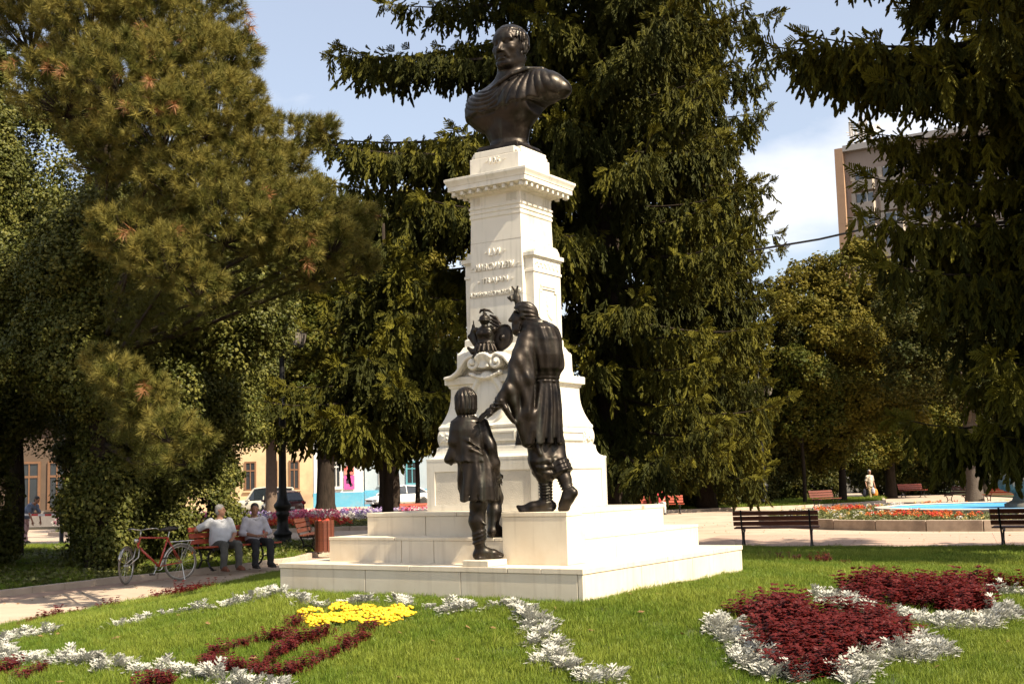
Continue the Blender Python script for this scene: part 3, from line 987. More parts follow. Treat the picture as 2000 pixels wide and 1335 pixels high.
# arms
S.chain([(-.185, .0, 1.165), (-.215, -.02, 1.02), (-.225, .0, .90)], [.056, .050, .050], k=.025)
S.chain([(-.225, .0, .90), (-.22, .12, .88), (-.20, .20, .90)], [.050, .038, .028], k=.03)
S.chain([(-.235, -.02, .935), (-.275, -.02, .87), (-.255, .0, .83)], [.040, .030, .012], k=.025)
hand(S, (-.20, .20, .90), (.4, .8, .3), (0, 0, 1), r=.85)
S.chain([(.035, .0, 1.165), (.095, -.02, .98), (.125, .0, .82), (.145, .03, .745)], [.060, .056, .050, .030], k=.03)
S.chain([(.05, -.03, 1.12), (.10, -.05, .95), (.12, -.04, .80)], [.04, .034, .024], k=.02)
hand(S, (.145, .03, .745), (.2, .1, -1), (.6, -.7, 0), r=.85, curl=.5)
# head with bobbed hair
S.cap((-.105, .0, 1.22), (-.105, .01, 1.30), .05, .05, k=.03)
S.ell((-.10, .02, 1.385), (.082, .095, .10), k=.02)
S.ell((-.10, .07, 1.35), (.062, .06, .085), k=.02)
S.cap((-.09, .125, 1.365), (-.088, .145, 1.335), .012, .014, k=.01)
S.ell((-.10, .015, 1.405), (.092, .098, .098), k=.012)
S.loft([(1.262, -.10, .0, .082, .080), (1.30, -.10, .0, .094, .092), (1.36, -.10, .005, .096, .098), (1.42, -.10, .01, .088, .092)], k=.02)
S.ripple((-.22, -.13, 1.24), (.02, .13, 1.52), lambda x, y, z: .006 * np.sin(np.arctan2(y - .01, x + .10) * 17 + 1.6 * np.sin(22 * z)) * np.clip((1.49 - z) / .05, 0, 1))
S.ell((-.09, .135, 1.35), (.055, .05, .075), k=.012, sub=True)


def boy_folds(x, y, z):
    sg = lambda v, w: 1 / (1 + np.exp(-np.clip(v / w, -30, 30)))
    skirt = sg(.85 - z, .015) * sg(z - .49, .01) * sg(.10 - x, .015)
    f1 = np.sin((x + .03) / (.13 + .12 * (.9 - z)) * 13 + 1.3 * np.sin(5 * z)) * np.clip((.92 - z) / .2, .3, 1)
    jk = sg(1.10 - z, .03) * sg(z - .86, .01)
    f2 = np.sin(34 * z + 26 * x) * .6 + np.sin(60 * x - 15 * z) * .5
    return .0075 * skirt * f1 + .004 * jk * f2


S.ripple((-.34, -.26, .46), (.24, .3, 1.18), boy_folds)
boy = S.build('bronze_boy', M_BRONZE, None, mon_pt(0.585, -1.50, 1.028), (0, math.radians(-1.0), 0))
tag(boy, 'smaller bronze boy with bobbed hair seen from behind, climbing the steps', 'statue')

# ---- trophy of arms on the scroll pediment
PI_ = math.pi
S = Sculpt((-.26, -.14, -.10), (.36, .16, .46), .0070)
S.loft([(.0, 0, 0, .100, .075), (.05, 0, 0, .082, .062), (.10, 0, 0, .076, .058), (.17, 0, 0, .092, .066), (.215, .0, 0, .085, .06), (.24, 0, 0, .04, .04)], k=.01)
for i in range(7):          # leather flaps of the cuirass
    a = -PI_ * (i + .5) / 7
    S.cap((.088 * math.cos(a), .066 * math.sin(a), .05), (.115 * math.cos(a), .09 * math.sin(a), -.01), .016, .014, k=.006)
S.ell((-.036, -.05, .165), (.042, .03, .036), k=.012)
S.ell((.036, -.05, .165), (.042, .03, .036), k=.012)
S.chain([(.083 * math.cos(a), .064 * math.sin(a), .075) for a in [k * PI_ / 8 for k in range(17)]], .007, k=.004)
for sx in (-1, 1):
    S.ell((sx * .090, 0, .205), (.036, .045, .030), k=.012)
S.cap((0, 0, .22), (0, -.01, .27), .030, .034, k=.01)
S.ell((0, -.005, .292), (.050, .058, .040), k=.006)
S.ell((0, .0, .312), (.054, .062, .044), k=.004)
S.chain([(.062 * math.cos(a), -.005 + .068 * math.sin(a), .298 + .006 * math.sin(a)) for a in [k * PI_ / 8 for k in range(17)]], .006, k=.003)
S.chain([(0, -.055, .35), (0, -.02, .372), (0, .03, .365), (0, .065, .33)], [.008, .014, .014, .009], k=.006)
S.chain([(-.045, -.01, .375), (-.035, 0, .398), (.0, 0, .402), (.045, .01, .392), (.085, .015, .36)], [.009, .013, .014, .012, .006], k=.006)
for i in range(4):          # raised wing behind the helmet
    S.chain([(.045, .05, .35 - .035 * i), (.10 + .014 * i, .055, .325 - .045 * i), (.150 + .012 * i, .055, .265 - .05 * i)], [.012, .017, .006], k=.005)
S.ell((.165, .05, .12), (.105, .030, .135), k=.01, rot=(0, .25, 0))
S.chain([(.165 + .098 * math.cos(a) + .03 * math.sin(a), .028, .12 + .128 * math.sin(a)) for a in [k * PI_ / 10 for k in range(21)]], .008, k=.004)
S.ell((.165, .018, .12), (.024, .02, .03), k=.006)
for i in range(4):          # folded standards on the other side
    S.chain([(-.070 - .012 * i, .03, .01 + .02 * i), (-.115 - .016 * i, .035, .15), (-.125 - .012 * i, .035, .31 - .045 * i)], [.026, .024, .004], k=.006)
S.chain([(-.05, -.01, .02), (-.12, -.03, -.01), (-.165, -.03, .03)], [.026, .026, .016], k=.01)
S.chain([(-.03, -.03, .0), (-.10, -.06, -.06)], [.028, .020], k=.01)
tro = S.build('bronze_trophy', M_BRONZE, None, mon_pt(-.02, -.50, 2.965), (0, 0, YAW * .4))
tag(tro, 'bronze trophy of armour with crested helmet and wings on the stone scrolls', 'statue')

# ------------------------------------------------------------------ ground
LAWN = [(-6.6, 16), (-5.7, 18.7), (-5.15, 21.5), (-4.75, 24.5), (-3.9, 27.6), (-1, 29), (5.0, 28.4), (10.45, 26), (14, 22.5), (15, 17), (13, 10), (9.5, 5.5), (4.5, 3.2), (-2, 3.2), (-6, 6.5), (-7.2, 11)]


def lawn_r(dx, dy):
    R = np.full(dx.shape, 1e9)
    r = np.maximum(np.hypot(dx, dy), 1e-6)
    for (ax, ay), (bx, by) in zip(LAWN, LAWN[1:] + LAWN[:1]):
        ax, bx, ay, by = ax - MON[0], bx - MON[0], ay - MON[1], by - MON[1]
        den = dx * (by - ay) - dy * (bx - ax)
        den = np.where(abs(den) < 1e-9, 1e-9, den)
        t = (ax * (by - ay) - ay * (bx - ax)) / den
        q = (ax * dy - ay * dx) / den
        ok = (t > 0) & (q >= -1e-6) & (q <= 1 + 1e-6)
        R = np.where(ok, np.minimum(R, t * r), R)
    return R, r


def lawn_h(x, y):
    x, y = np.asarray(x, float), np.asarray(y, float)
    R, r = lawn_r(x - MON[0], y - MON[1])
    t = np.clip((r - 2.5) / (R - 2.5), 0, 1)
    return .03 + .69 * (1 - t) ** 1.1


M_PAVE = mat('pale_paving', (0.44, 0.335, 0.25), 0.85, col2=(0.375, 0.285, 0.21), scale=1.3, bump=0.2, bscale=60, bdist=0.003, stain=(0.27, 0.20, 0.145), stain_scale=0.5, stain_lo=0.48, stain_hi=0.75)
M_PAVE2 = mat('pink_paving', (0.40, 0.27, 0.20), 0.85, col2=(0.34, 0.235, 0.18), scale=1.6, bump=0.2, bscale=60, bdist=0.003, stain=(0.25, 0.18, 0.13), stain_scale=0.7, stain_lo=0.48, stain_hi=0.75)
M_KERB = mat('kerb_stone', (0.45, 0.36, 0.28), 0.85, col2=(0.34, 0.27, 0.2), scale=3, bump=0.4, bscale=40, bdist=0.005)
M_SOIL = mat('garden_soil', (0.060, 0.048, 0.028), 0.95, col2=(0.035, 0.030, 0.018), scale=5, bump=0.6, bscale=30, bdist=0.02)
M_LAWN = mat('lawn_soil', (0.045, 0.060, 0.014), 0.95, col2=(0.030, 0.040, 0.010), scale=4, bump=0.5, bscale=40, bdist=0.02)
M_ASPH = mat('asphalt', (0.10, 0.095, 0.09), 0.9, col2=(0.075, 0.07, 0.066), scale=2, bump=0.3, bscale=60, bdist=0.004)


def sheet(name, poly, z, m, kind='structure'):
    o = MB().add([(x, y, z) for x, y in poly], [tuple(range(len(poly)))]).build(name, m)
    return tag(o, kind=kind)


sheet('ground', [(-400, -60), (400, -60), (400, 600), (-400, 600)], -0.03, M_SOIL)
sheet('plaza', [(-34, -6), (46, -6), (46, 100), (24, 100), (19.6, 66), (14, 60.4), (2, 57.2), (-34, 58)], 0.0, M_PAVE)
# paving stones one can tell apart: a band of pinker flags along the lawn and pale ones beyond
def flags(name, origin, ex, ey, nx, ny, w, l, m, zz=0.004, jit=.0):
    ex, ey = Vector((*ex, 0)).normalized(), Vector((*ey, 0)).normalized()
    pm = MB().box(.006, w - .006, .006, l - .006, -.02, 0).mesh('paving_flag')
    par = empty(name, (origin[0], origin[1], zz), math.atan2(ex.y, ex.x))
    tag(par, kind='structure')
    for i in range(nx):
        for j in range(ny):
            o = link('paving_flag', pm, m if (i * 7 + j * 3) % 5 else M_PAVE2, par, 0, (i * w, j * l, rnd.uniform(-.001, .0015)))
flags('left_path_paving', (-9.9, 15.3), (.36, .93), (-.93, .36), 16, 2, .95, .95, M_PAVE, .006)
flags('right_path_paving', (3.6, 29.3), (.94, -.34), (.34, .94), 13, 8, .8, .8, M_PAVE, .006)

# kerbed planting strip on the left, where the lamp and the ivy stand
STRIP = [(-8.65, 20.6), (-7.36, 23.2), (-6.1, 25.2), (-5.0, 28.3), (-4.7, 31.5), (-5.2, 35.2), (-7.5, 37.2), (-14, 38.5), (-34, 37), (-34, 6), (-13, 13)]
sheet('planting_strip', STRIP, 0.07, M_SOIL)


def kerb(path, hgt, wid, seg, name='kerb', closed=False, m=None):
    par = empty(name, (0, 0, 0))
    tag(par, kind='structure')
    P = [Vector((x, y, 0)) for x, y in path] + ([Vector((*path[0], 0))] if closed else [])
    for a, b in zip(P[:-1], P[1:]):
        n = max(1, round((b - a).length / seg))
        for i in range(n):
            p, q = a + (b - a) * (i / n), a + (b - a) * ((i + 1) / n)
            d = (q - p)
            o = MB().box(.004, d.length - .004, -wid / 2, wid / 2, -.03, hgt + rnd.uniform(-.008, .008)).build('kerb_stone', m or M_KERB, par, bevel=.012, loc=p, rot=(0, 0, math.atan2(d.y, d.x)))
    return par


kerb([(-13, 13), (-8.65, 20.6), (-7.36, 23.2), (-6.1, 25.2), (-5.0, 28.3), (-4.7, 31.5), (-5.2, 35.2), (-7.5, 37.2), (-14, 38.5)], .12, .14, .8, 'strip_kerb')

# the raised lawn round the monument
gx, gy = np.meshgrid(np.linspace(-7.6, 15.4, 116), np.linspace(3.0, 29.2, 132), indexing='ij')
R_, r_ = lawn_r(gx - MON[0], gy - MON[1])
sc_ = np.minimum(1, R_ / r_)
gx2, gy2 = MON[0] + (gx - MON[0]) * sc_, MON[1] + (gy - MON[1]) * sc_
gz = lawn_h(gx2, gy2) - .03
n0, n1 = gx.shape
idx = np.arange(n0 * n1).reshape(n0, n1)
fs = np.stack([idx[:-1, :-1], idx[1:, :-1], idx[1:, 1:], idx[:-1, 1:]], -1).reshape(-1, 4)
inside = (R_ >= r_).ravel()
fs = fs[inside[fs].any(1)]
vs = np.stack([gx2, gy2, gz], -1).reshape(-1, 3)
me = bpy.data.meshes.new('lawn')
me.from_pydata(vs.tolist(), [], fs.tolist())
me.update()
me.polygons.foreach_set('use_smooth', [True] * len(me.polygons))
lawn = tag(link('lawn', me, M_LAWN), kind='structure')

# ------------------------------------------------------------------ leaf, needle and blade pieces, scattered by geometry nodes
def tmpl(name, V, F, m):
    me = bpy.data.meshes.new(name)
    me.from_pydata([tuple(v) for v in V], [], F)
    me.update()
    me.materials.append(m)
    return bpy.data.objects.new(name, me)     # never linked: only the scatter nodes read it


def scatter_group(name, tmpls):
    ng = bpy.data.node_groups.new(name, 'GeometryNodeTree')
    ng.interface.new_socket('Geometry', in_out='INPUT', socket_type='NodeSocketGeometry')
    ng.interface.new_socket('Geometry', in_out='OUTPUT', socket_type='NodeSocketGeometry')
    N, L = ng.nodes, ng.links
    gi, go = N.new('NodeGroupInput'), N.new('NodeGroupOutput')
    jn = N.new('GeometryNodeJoinGeometry')
    for t in reversed(tmpls):
        oi = N.new('GeometryNodeObjectInfo')
        oi.inputs['Object'].default_value = t
        g2 = N.new('GeometryNodeGeometryToInstance')
        L.new(oi.outputs['Geometry'], g2.inputs[0])
        L.new(g2.outputs[0], jn.inputs[0])
    ip = N.new('GeometryNodeInstanceOnPoints')
    ip.inputs['Pick Instance'].default_value = True

    def attr(nm, ty):
        a = N.new('GeometryNodeInputNamedAttribute')
        a.data_type = ty
        a.inputs['Name'].default_value = nm
        return a.outputs['Attribute']
    er = N.new('FunctionNodeEulerToRotation')
    L.new(attr('rot', 'FLOAT_VECTOR'), er.inputs[0])
    rr = N.new('FunctionNodeRotateRotation')
    rr.rotation_space = 'LOCAL'
    cb_ = N.new('ShaderNodeCombineXYZ')
    L.new(attr('spin', 'FLOAT'), cb_.inputs['Z'])
    er2 = N.new('FunctionNodeEulerToRotation')
    L.new(cb_.outputs[0], er2.inputs[0])
    L.new(er.outputs[0], rr.inputs[0])
    L.new(er2.outputs[0], rr.inputs[1])
    L.new(gi.outputs[0], ip.inputs['Points'])
    L.new(jn.outputs[0], ip.inputs['Instance'])
    L.new(attr('pick', 'INT'), ip.inputs['Instance Index'])
    L.new(rr.outputs[0], ip.inputs['Rotation'])
    L.new(attr('scl', 'FLOAT'), ip.inputs['Scale'])
    L.new(ip.outputs[0], go.inputs[0])
    return ng


def scatter(name, group, pos, dirs, scl, ntm, parent=None, tint=None, seed=1, m=None):
    """an object of kind stuff: small pieces at pos, their +z along dirs"""
    rg = np.random.default_rng(seed)
    pos = np.asarray(pos, np.float32).reshape(-1, 3)
    d = np.asarray(dirs, float).reshape(-1, 3)
    n = len(pos)
    d = d / np.maximum(np.linalg.norm(d, axis=1, keepdims=True), 1e-9)
    rot = np.zeros((n, 3), np.float32)
    rot[:, 1] = np.arccos(np.clip(d[:, 2], -1, 1))
    rot[:, 2] = np.arctan2(d[:, 1], d[:, 0])
    me = bpy.data.meshes.new(name)
    me.vertices.add(n)
    me.vertices.foreach_set('co', pos.ravel())
    me.attributes.new('rot', 'FLOAT_VECTOR', 'POINT').data.foreach_set('vector', rot.ravel())
    me.attributes.new('spin', 'FLOAT', 'POINT').data.foreach_set('value', rg.uniform(0, 6.283, n).astype(np.float32))
    me.attributes.new('scl', 'FLOAT', 'POINT').data.foreach_set('value', np.broadcast_to(np.asarray(scl, np.float32), n).copy())
    me.attributes.new('pick', 'INT', 'POINT').data.foreach_set('value', rg.integers(0, ntm, n).astype(np.int32))
    me.attributes.new('tint', 'FLOAT', 'POINT').data.foreach_set('value', (rg.random(n) if tint is None else np.asarray(tint)).astype(np.float32))
    me.update()
    o = link(name, me, m, parent)
    md = o.modifiers.new('scatter', 'NODES')
    md.node_group = group
    o['kind'] = 'stuff'
    return o


def needle(V, F, p, d, L, w, rg):
    d = d / np.linalg.norm(d)
    s = np.cross(d, rg.normal(size=3))
    s /= np.linalg.norm(s) + 1e-9
    i = len(V)
    V += [p + s * w / 2, p - s * w / 2, p + d * L]
    F.append((i, i + 1, i + 2))


def needled(V, F, pts, n, L, w, ang, rg, t0=0.0):
    """needles round a curved twig"""
    pts = np.array(pts, float)
    for i in range(n):
        t = (t0 + (1 - t0) * (i + rg.random()) / n) * (len(pts) - 1)
        k = min(int(t), len(pts) - 2)
        p = pts[k] + (pts[k + 1] - pts[k]) * (t - k)
        ax = pts[k + 1] - pts[k]
        ax /= np.linalg.norm(ax)
        q = np.cross(ax, rg.normal(size=3))
        q /= np.linalg.norm(q) + 1e-9
        a = math.radians(ang * rg.uniform(.6, 1.3))
        needle(V, F, p, ax * math.cos(a) + q * math.sin(a), L * rg.uniform(.7, 1.2), w, rg)


M_SPRUCE = mat('spruce_needles', (0.042, 0.044, 0.006), 0.65, col2=(0.024, 0.027, 0.004), scale=3, tint=(0.138, 0.122, 0.011), spec=0.12, transl=0.08)
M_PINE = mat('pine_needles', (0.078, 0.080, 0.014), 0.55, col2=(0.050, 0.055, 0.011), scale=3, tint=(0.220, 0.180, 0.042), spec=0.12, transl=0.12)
M_PINEDRY = mat('dry_pine_needles', (0.30, 0.13, 0.045), 0.6, transl=0.15)
M_IVY = mat('ivy_leaves', (0.068, 0.076, 0.012), 0.5, col2=(0.044, 0.052, 0.010), scale=6, tint=(0.180, 0.165, 0.034), spec=0.2, transl=0.18)
M_LEAF = mat('tree_leaves', (0.060, 0.070, 0.009), 0.55, col2=(0.040, 0.050, 0.008), scale=5, tint=(0.150, 0.120, 0.016), spec=0.12, transl=0.30)
M_LEAFD = mat('dark_tree_leaves', (0.040, 0.046, 0.009), 0.5, col2=(0.026, 0.032, 0.008), scale=5, tint=(0.085, 0.070, 0.011), spec=0.12, transl=0.2)
M_BARK = mat('spruce_bark', (0.040, 0.029, 0.021), 0.95, spec=0.1, col2=(0.020, 0.015, 0.011), scale=9, bump=0.9, bscale=18, bdist=0.03, stretch=(1, 1, .3))
M_GRASS = mat('grass_blades', (0.120, 0.188, 0.017), 0.5, col2=(0.072, 0.125, 0.012), scale=2.5, tint=(0.215, 0.245, 0.034), spec=0.2, transl=0.3)
M_COVER = mat('ground_cover', (0.09, 0.105, 0.022), 0.5, tint=(0.15, 0.145, 0.035), transl=0.25)

rg = np.random.default_rng(5)


def spindle(V, F, a, b, rad, rg, n=8):
    """a needle-clad shoot: a ragged star-shaped spindle"""
    a, b = np.array(a, float), np.array(b, float)
    ax = b - a
    L = np.linalg.norm(ax)
    ax /= L
    u = np.cross(ax, rg.normal(size=3))
    u /= np.linalg.norm(u)
    w = np.cross(ax, u)
    i0 = len(V)
    V.append(a)
    rows = ((.12, .75), (.45, 1.0), (.80, .85))
    for t, q in rows:
        for j in range(n):
            an = 6.2832 * j / n + t * 2
            rr = rad * q * (1.45 if j % 2 else .30) * rg.uniform(.75, 1.25)
            V.append(a + ax * L * (t + (.09 if j % 2 else -.03)) + (u * math.cos(an) + w * math.sin(an)) * rr)
    V.append(b + ax * rad * .5)
    for j in range(n):
        k = (j + 1) % n
        F.append((i0, i0 + 1 + k, i0 + 1 + j))
        for q in range(2):
            o = i0 + 1 + q * n
            F.append((o + j, o + k, o + n + k, o + n + j))
        F.append((i0 + 1 + 2 * n + j, i0 + 1 + 2 * n + k, i0 + 1 + 3 * n))


def t_spruce_twig(k):
    V, F = [], []
    r = np.random.default_rng(k)
    L = .60
    c = r.normal(size=2) * .06
    P = lambda t: np.array([c[0] * t * t, c[1] * t * t, L * t])
    for q in range(3):
        spindle(V, F, P(q / 3), P((q + 1.15) / 3), .0175, r)
    for i in range(10):
        t = .02 + .85 * i / 10
        a = r.uniform(0, 6.28)
        q = np.array([math.cos(a) * .5, math.sin(a) * .5, .86])
        l = .17 * (1.1 - t) + .05
        spindle(V, F, P(t), P(t) + q * l, .0140, r)
    needled(V, F, [P(0), P(.5), P(1)], 90, .050, .0055, 45, r)
    return tmpl('spruce_twig', V, F, M_SPRUCE)


def t_spruce_tip(k):
    V, F = [], []
    r = np.random.default_rng(k)
    L = .46
    P = lambda t: np.array([0, .05 * t * t, L * t])
    for q in range(2):
        spindle(V, F, P(q / 2), P((q + 1.1) / 2), .018, r)
    for i in range(5):
        for sx in (-1, 1):
            t = .04 + .76 * i / 5
            l = .21 * (1.1 - t) + .05
            q = np.array([sx * .72, -.12 + r.normal() * .14, .66])
            spindle(V, F, P(t), P(t) + q * l, .0145, r)
    needled(V, F, [P(0), P(.5), P(1)], 60, .055, .0055, 55, r)
    return tmpl('spruce_tip', V, F, M_SPRUCE)


def t_pine_tuft(k, m, n=105):
    V, F = [], []
    r = np.random.default_rng(k)
    for i in range(n):
        t = r.random()
        p = np.array([0, 0, -.10 + .14 * t])
        a, b = r.uniform(0, 6.28), math.radians(r.uniform(14, 50) + 42 * (1 - t))
        d = np.array([math.cos(a) * math.sin(b), math.sin(a) * math.sin(b), math.cos(b)])
        needle(V, F, p, d, r.uniform(.10, .15), .0085, r)
    return tmpl('pine_tuft', V, F, m)


def leaf(V, F, p, n_, size, r, lobe=False):
    """a small bent leaf: a folded, pointed blade"""
    n_ = n_ / np.linalg.norm(n_)
    t = np.cross(n_, r.normal(size=3))
    t /= np.linalg.norm(t) + 1e-9
    s = np.cross(n_, t)
    i = len(V)
    w = size * .42
    V += [p, p + t * size * .45 + s * w - n_ * size * .12, p + t * size * .5 + n_ * .0, p + t * size * .45 - s * w - n_ * size * .12, p + t * size - n_ * size * .18]
    F += [(i, i + 1, i + 2), (i, i + 2, i + 3), (i + 1, i + 4, i + 2), (i + 2, i + 4, i + 3)]


def t_leaves(name, k, m, n, R, size, flat, up):
    V, F = [], []
    r = np.random.default_rng(k)
    for i in range(n):
        q = r.normal(size=3)
        q = q / np.linalg.norm(q) * R * r.random() ** .4
        q[2] *= flat
        nn = np.array([0, 0, up]) + r.normal(size=3) * .55 + q / R * .6
        leaf(V, F, q, nn, size * r.uniform(.65, 1.25), r)
    return tmpl(name, V, F, m)


def t_grass(k, n, R, h, w):
    V, F = [], []
    r = np.random.default_rng(k)
    for i in range(n):
        a, q = r.uniform(0, 6.28), R * r.random() ** .5
        p = np.array([q * math.cos(a), q * math.sin(a), 0])
        b = r.uniform(0, 6.28)
        s = np.array([math.cos(b), math.sin(b), 0])
        ln = np.array([math.cos(a + r.normal() * .8), math.sin(a + r.normal() * .8), 0]) * r.uniform(.1, .6)
        L = h * r.uniform(.55, 1.15)
        j = len(V)
        m1 = p + np.array([0, 0, L * .6]) + ln * L * .25
        V += [p - s * w / 2, p + s * w / 2, m1 - s * w * .4, m1 + s * w * .4, p + np.array([0, 0, L * .92]) + ln * L * .8]
        F += [(j, j + 1, j + 3, j + 2), (j + 2, j + 3, j + 4)]
    return tmpl('grass_tuft', V, F, M_GRASS)


G_SPRUCE = scatter_group('scatter_spruce', [t_spruce_twig(1), t_spruce_twig(2), t_spruce_twig(3)])
G_TIP = scatter_group('scatter_spruce_tips', [t_spruce_tip(4), t_spruce_tip(5)])
G_PINE = scatter_group('scatter_pine', [t_pine_tuft(6, M_PINE, 84), t_pine_tuft(7, M_PINE, 76), t_pine_tuft(8, M_PINE, 64)])
G_PINEDRY = scatter_group('scatter_dry_pine', [t_pine_tuft(9, M_PINEDRY, 70)])
G_IVY = scatter_group('scatter_ivy', [t_leaves('ivy_leaves', 10 + i, M_IVY, 26, .26, .078, .5, 1.0) for i in range(3)])
G_LEAF = scatter_group('scatter_leaves', [t_leaves('leaf_spray', 20 + i, M_LEAF, 26, .42, .15, .6, .8) for i in range(3)])
G_LEAFD = scatter_group('scatter_dark_leaves', [t_leaves('leaf_spray', 30 + i, M_LEAFD, 26, .42, .15, .6, .8) for i in range(3)])
G_GRASS = scatter_group('scatter_grass', [t_grass(40 + i, 42, .075, .066, .0036) for i in range(3)])
G_COVER = scatter_group('scatter_cover', [t_leaves('cover_leaves', 50 + i, M_COVER, 22, .17, .065, .55, 1.0) for i in range(3)])


def nrm(v):
    return v / np.maximum(np.linalg.norm(v, axis=-1, keepdims=True), 1e-9)


def spruce(label, x, y, H, R, z0, seed, group='large spruces', dens=1.0, lop=None, step=.5, flatz=.45, fine=1.0, extra=(), cat='tree', trunk_r=.36, wide=.20, inner=6, drop=1.0):
    r = np.random.default_rng(seed)
    root = empty('spruce_tree', (x, y, 0))
    tag(root, label, cat, group)
    MB().tube([(0, 0, -.1), (0, 0, .6), (.05, 0, H * .35), (0, .05, H * .7), (0, 0, H)], [trunk_r * 1.5, trunk_r * 1.1, trunk_r * .8, trunk_r * .45, .04], 10).build('trunk', M_BARK, root, smooth=True)
    TW, TD, TS, TT = [], [], [], []
    PW, PD, PS, PT = [], [], [], []
    bm = MB()
    boughs = list(extra)
    z = z0
    while z < H - .6:
        u = z / H
        rad = R * min(1.0, ((1 - u) / (1 - flatz)) ** .9)
        n = 5 if u < .6 else 4
        a0 = r.uniform(0, 6.28)
        for i in range(n):
            az = a0 + 6.283 * i / n + r.normal() * .22
            L = rad * r.uniform(.72, 1.06) * (lop(az, z) if lop else 1)
            boughs.append((z + r.normal() * .12, az, max(L, .5)))
        z += step * (1 + .5 * u) * r.uniform(.8, 1.2) / dens
    for zb, az, L in boughs:
        dv = np.array([math.cos(az), math.sin(az), 0])
        sv = np.array([-dv[1], dv[0], 0])
        u = zb / H
        rise = .30 * max(0, u - .5) * 2
        sag = .26 * (1 - u) + .05
        bend = r.normal() * .12
        ss = np.linspace(0, 1, 9)
        P = np.array([0, 0, zb]) + dv * (L * ss)[:, None] + sv * (bend * L * ss ** 2)[:, None] + np.array([0, 0, 1]) * (L * (rise * ss - sag * ss ** 1.1 + (sag * .75) * ss ** 3))[:, None]
        bm.tube([tuple(p) for p in P], [max(.010, .013 * L * (1 - .92 * t)) for t in ss], 5)
        m = max(4, int(L * .8 / (.19 / fine)))
        bt = r.normal() * .16
        bare = r.uniform(.18, .34) if L > 2.5 else .1
        hang = r.uniform(.8, 1.35) * drop
        for i in range(m):
            s = bare + (1 - bare) * (i + r.random()) / m
            if r.random() < .10:
                continue
            k = min(int(s * 8), 7)
            p = P[k] + (P[k + 1] - P[k]) * (s * 8 - k)
            tg = nrm(P[k + 1] - P[k])
            for sx in (-1, 1):
                l = (wide * L * (1 - s) ** .7 + .20) * r.uniform(.5, 1.2)
                l = min(l, 1.25)
                q = nrm(tg * r.uniform(.5, 1.0) + sv * sx + np.array([0, 0, r.normal() * .12 - .06]))
                nn = max(1, int(l / (.125 / fine)))
                for j in range(nn):
                    t = (j + r.random()) / nn
                    pt = p + q * l * t + np.array([0, 0, -.10 * l * t * t])
                    TW.append(pt)
                    TD.append(np.array([0, 0, -1]) + q * r.uniform(.0, .45) + r.normal(size=3) * .16)
                    TS.append(r.uniform(.5, 1.4) * (1.1 if .25 < s < .9 else .7) * hang / fine ** .4)
                    TT.append(np.clip(r.normal() * .2 + .12 + bt + .35 * t * s, 0, 1))
                PW.append(p + q * l * .82)
                PD.append(q + np.array([0, 0, r.uniform(-.9, .15)]) + r.normal(size=3) * .2)
                PS.append(r.uniform(.45, .85) / fine ** .4)
                PT.append(np.clip(r.normal() * .22 + .35 + bt + .4 * s, 0, 1))  # outer tips tinted brighter, as if lit: light put into the colour
        for q in range(int(L * inner)):
            s = r.uniform(.02, .45)
            TW.append(np.array([0, 0, zb]) + dv * L * s + sv * r.normal() * .35 + np.array([0, 0, -L * .2 * s + r.normal() * .25]))
            TD.append(np.array([0, 0, -1]) + r.normal(size=3) * .35)
            TS.append(r.uniform(.9, 1.6) / fine ** .4)
            TT.append(max(0, r.normal() * .05))  # inner twigs keep the dark tone: crown shade put into the tint
        for q in range(3):
            PW.append(P[-1] - nrm(P[-1] - P[-2]) * .15 * q)
            PD.append(nrm(P[-1] - P[-2]) + np.array([0, 0, .35]) + r.normal(size=3) * .2)
            PS.append(r.uniform(.6, .95) / fine ** .4)
            PT.append(.7)
    o = bm.build('boughs', M_BARK, root)
    o['kind'] = 'stuff'
    scatter('hanging_twigs', G_SPRUCE, TW, TD, TS, 3, root, TT, seed)
    scatter('needle_tips', G_TIP, PW, PD, PS, 2, root, PT, seed + 1)
    return len(TW) + len(PW)


def blob_points(blobs, n, r, shell=.72, low=-.75, sat=0):
    """points through lumpy ellipsoids, mostly near their skin; n per square metre of skin"""
    P, D = [], []
    if sat:      # smaller lumps budding from the big ones
        more = []
        for (cx, cy, cz, rx, ry, rz) in blobs:
            for i in range(sat):
                d = nrm(r.normal(size=3) + np.array([0, -.4, .1]))
                k = r.uniform(.24, .46)
                more.append((cx + d[0] * rx * .92, cy + d[1] * ry * .92, cz + d[2] * rz * .92, rx * k, ry * k, rz * k * .85))
        blobs = [(a, b_, c, d * .9, e * .9, f * .9) for a, b_, c, d, e, f in blobs] + more
    for (cx, cy, cz, rx, ry, rz) in blobs:
        area = 4 * math.pi * ((rx * ry) ** 1.6 / 3 + (rx * rz) ** 1.6 / 3 + (ry * rz) ** 1.6 / 3) ** (1 / 1.6)
        k = int(area * n)
        d = nrm(r.normal(size=(k, 3)))
        d = d[d[:, 2] > low]
        ph = r.uniform(0, 6.28, 6)
        lump = 1 + .13 * np.sin(5 * d[:, 0] + ph[0]) * np.sin(4 * d[:, 1] + ph[1]) + .12 * np.sin(7 * d[:, 2] + ph[2] + 3 * d[:, 0]) + .08 * np.sin(13 * d[:, 0] + ph[3]) * np.sin(11 * d[:, 2] + ph[4])
        rr = lump * (shell + (1.06 - shell) * r.random(len(d)) ** .55)
        P.append(np.array([cx, cy, cz]) + d * np.array([rx, ry, rz]) * rr[:, None])
        D.append(d)
    return np.concatenate(P), np.concatenate(D)


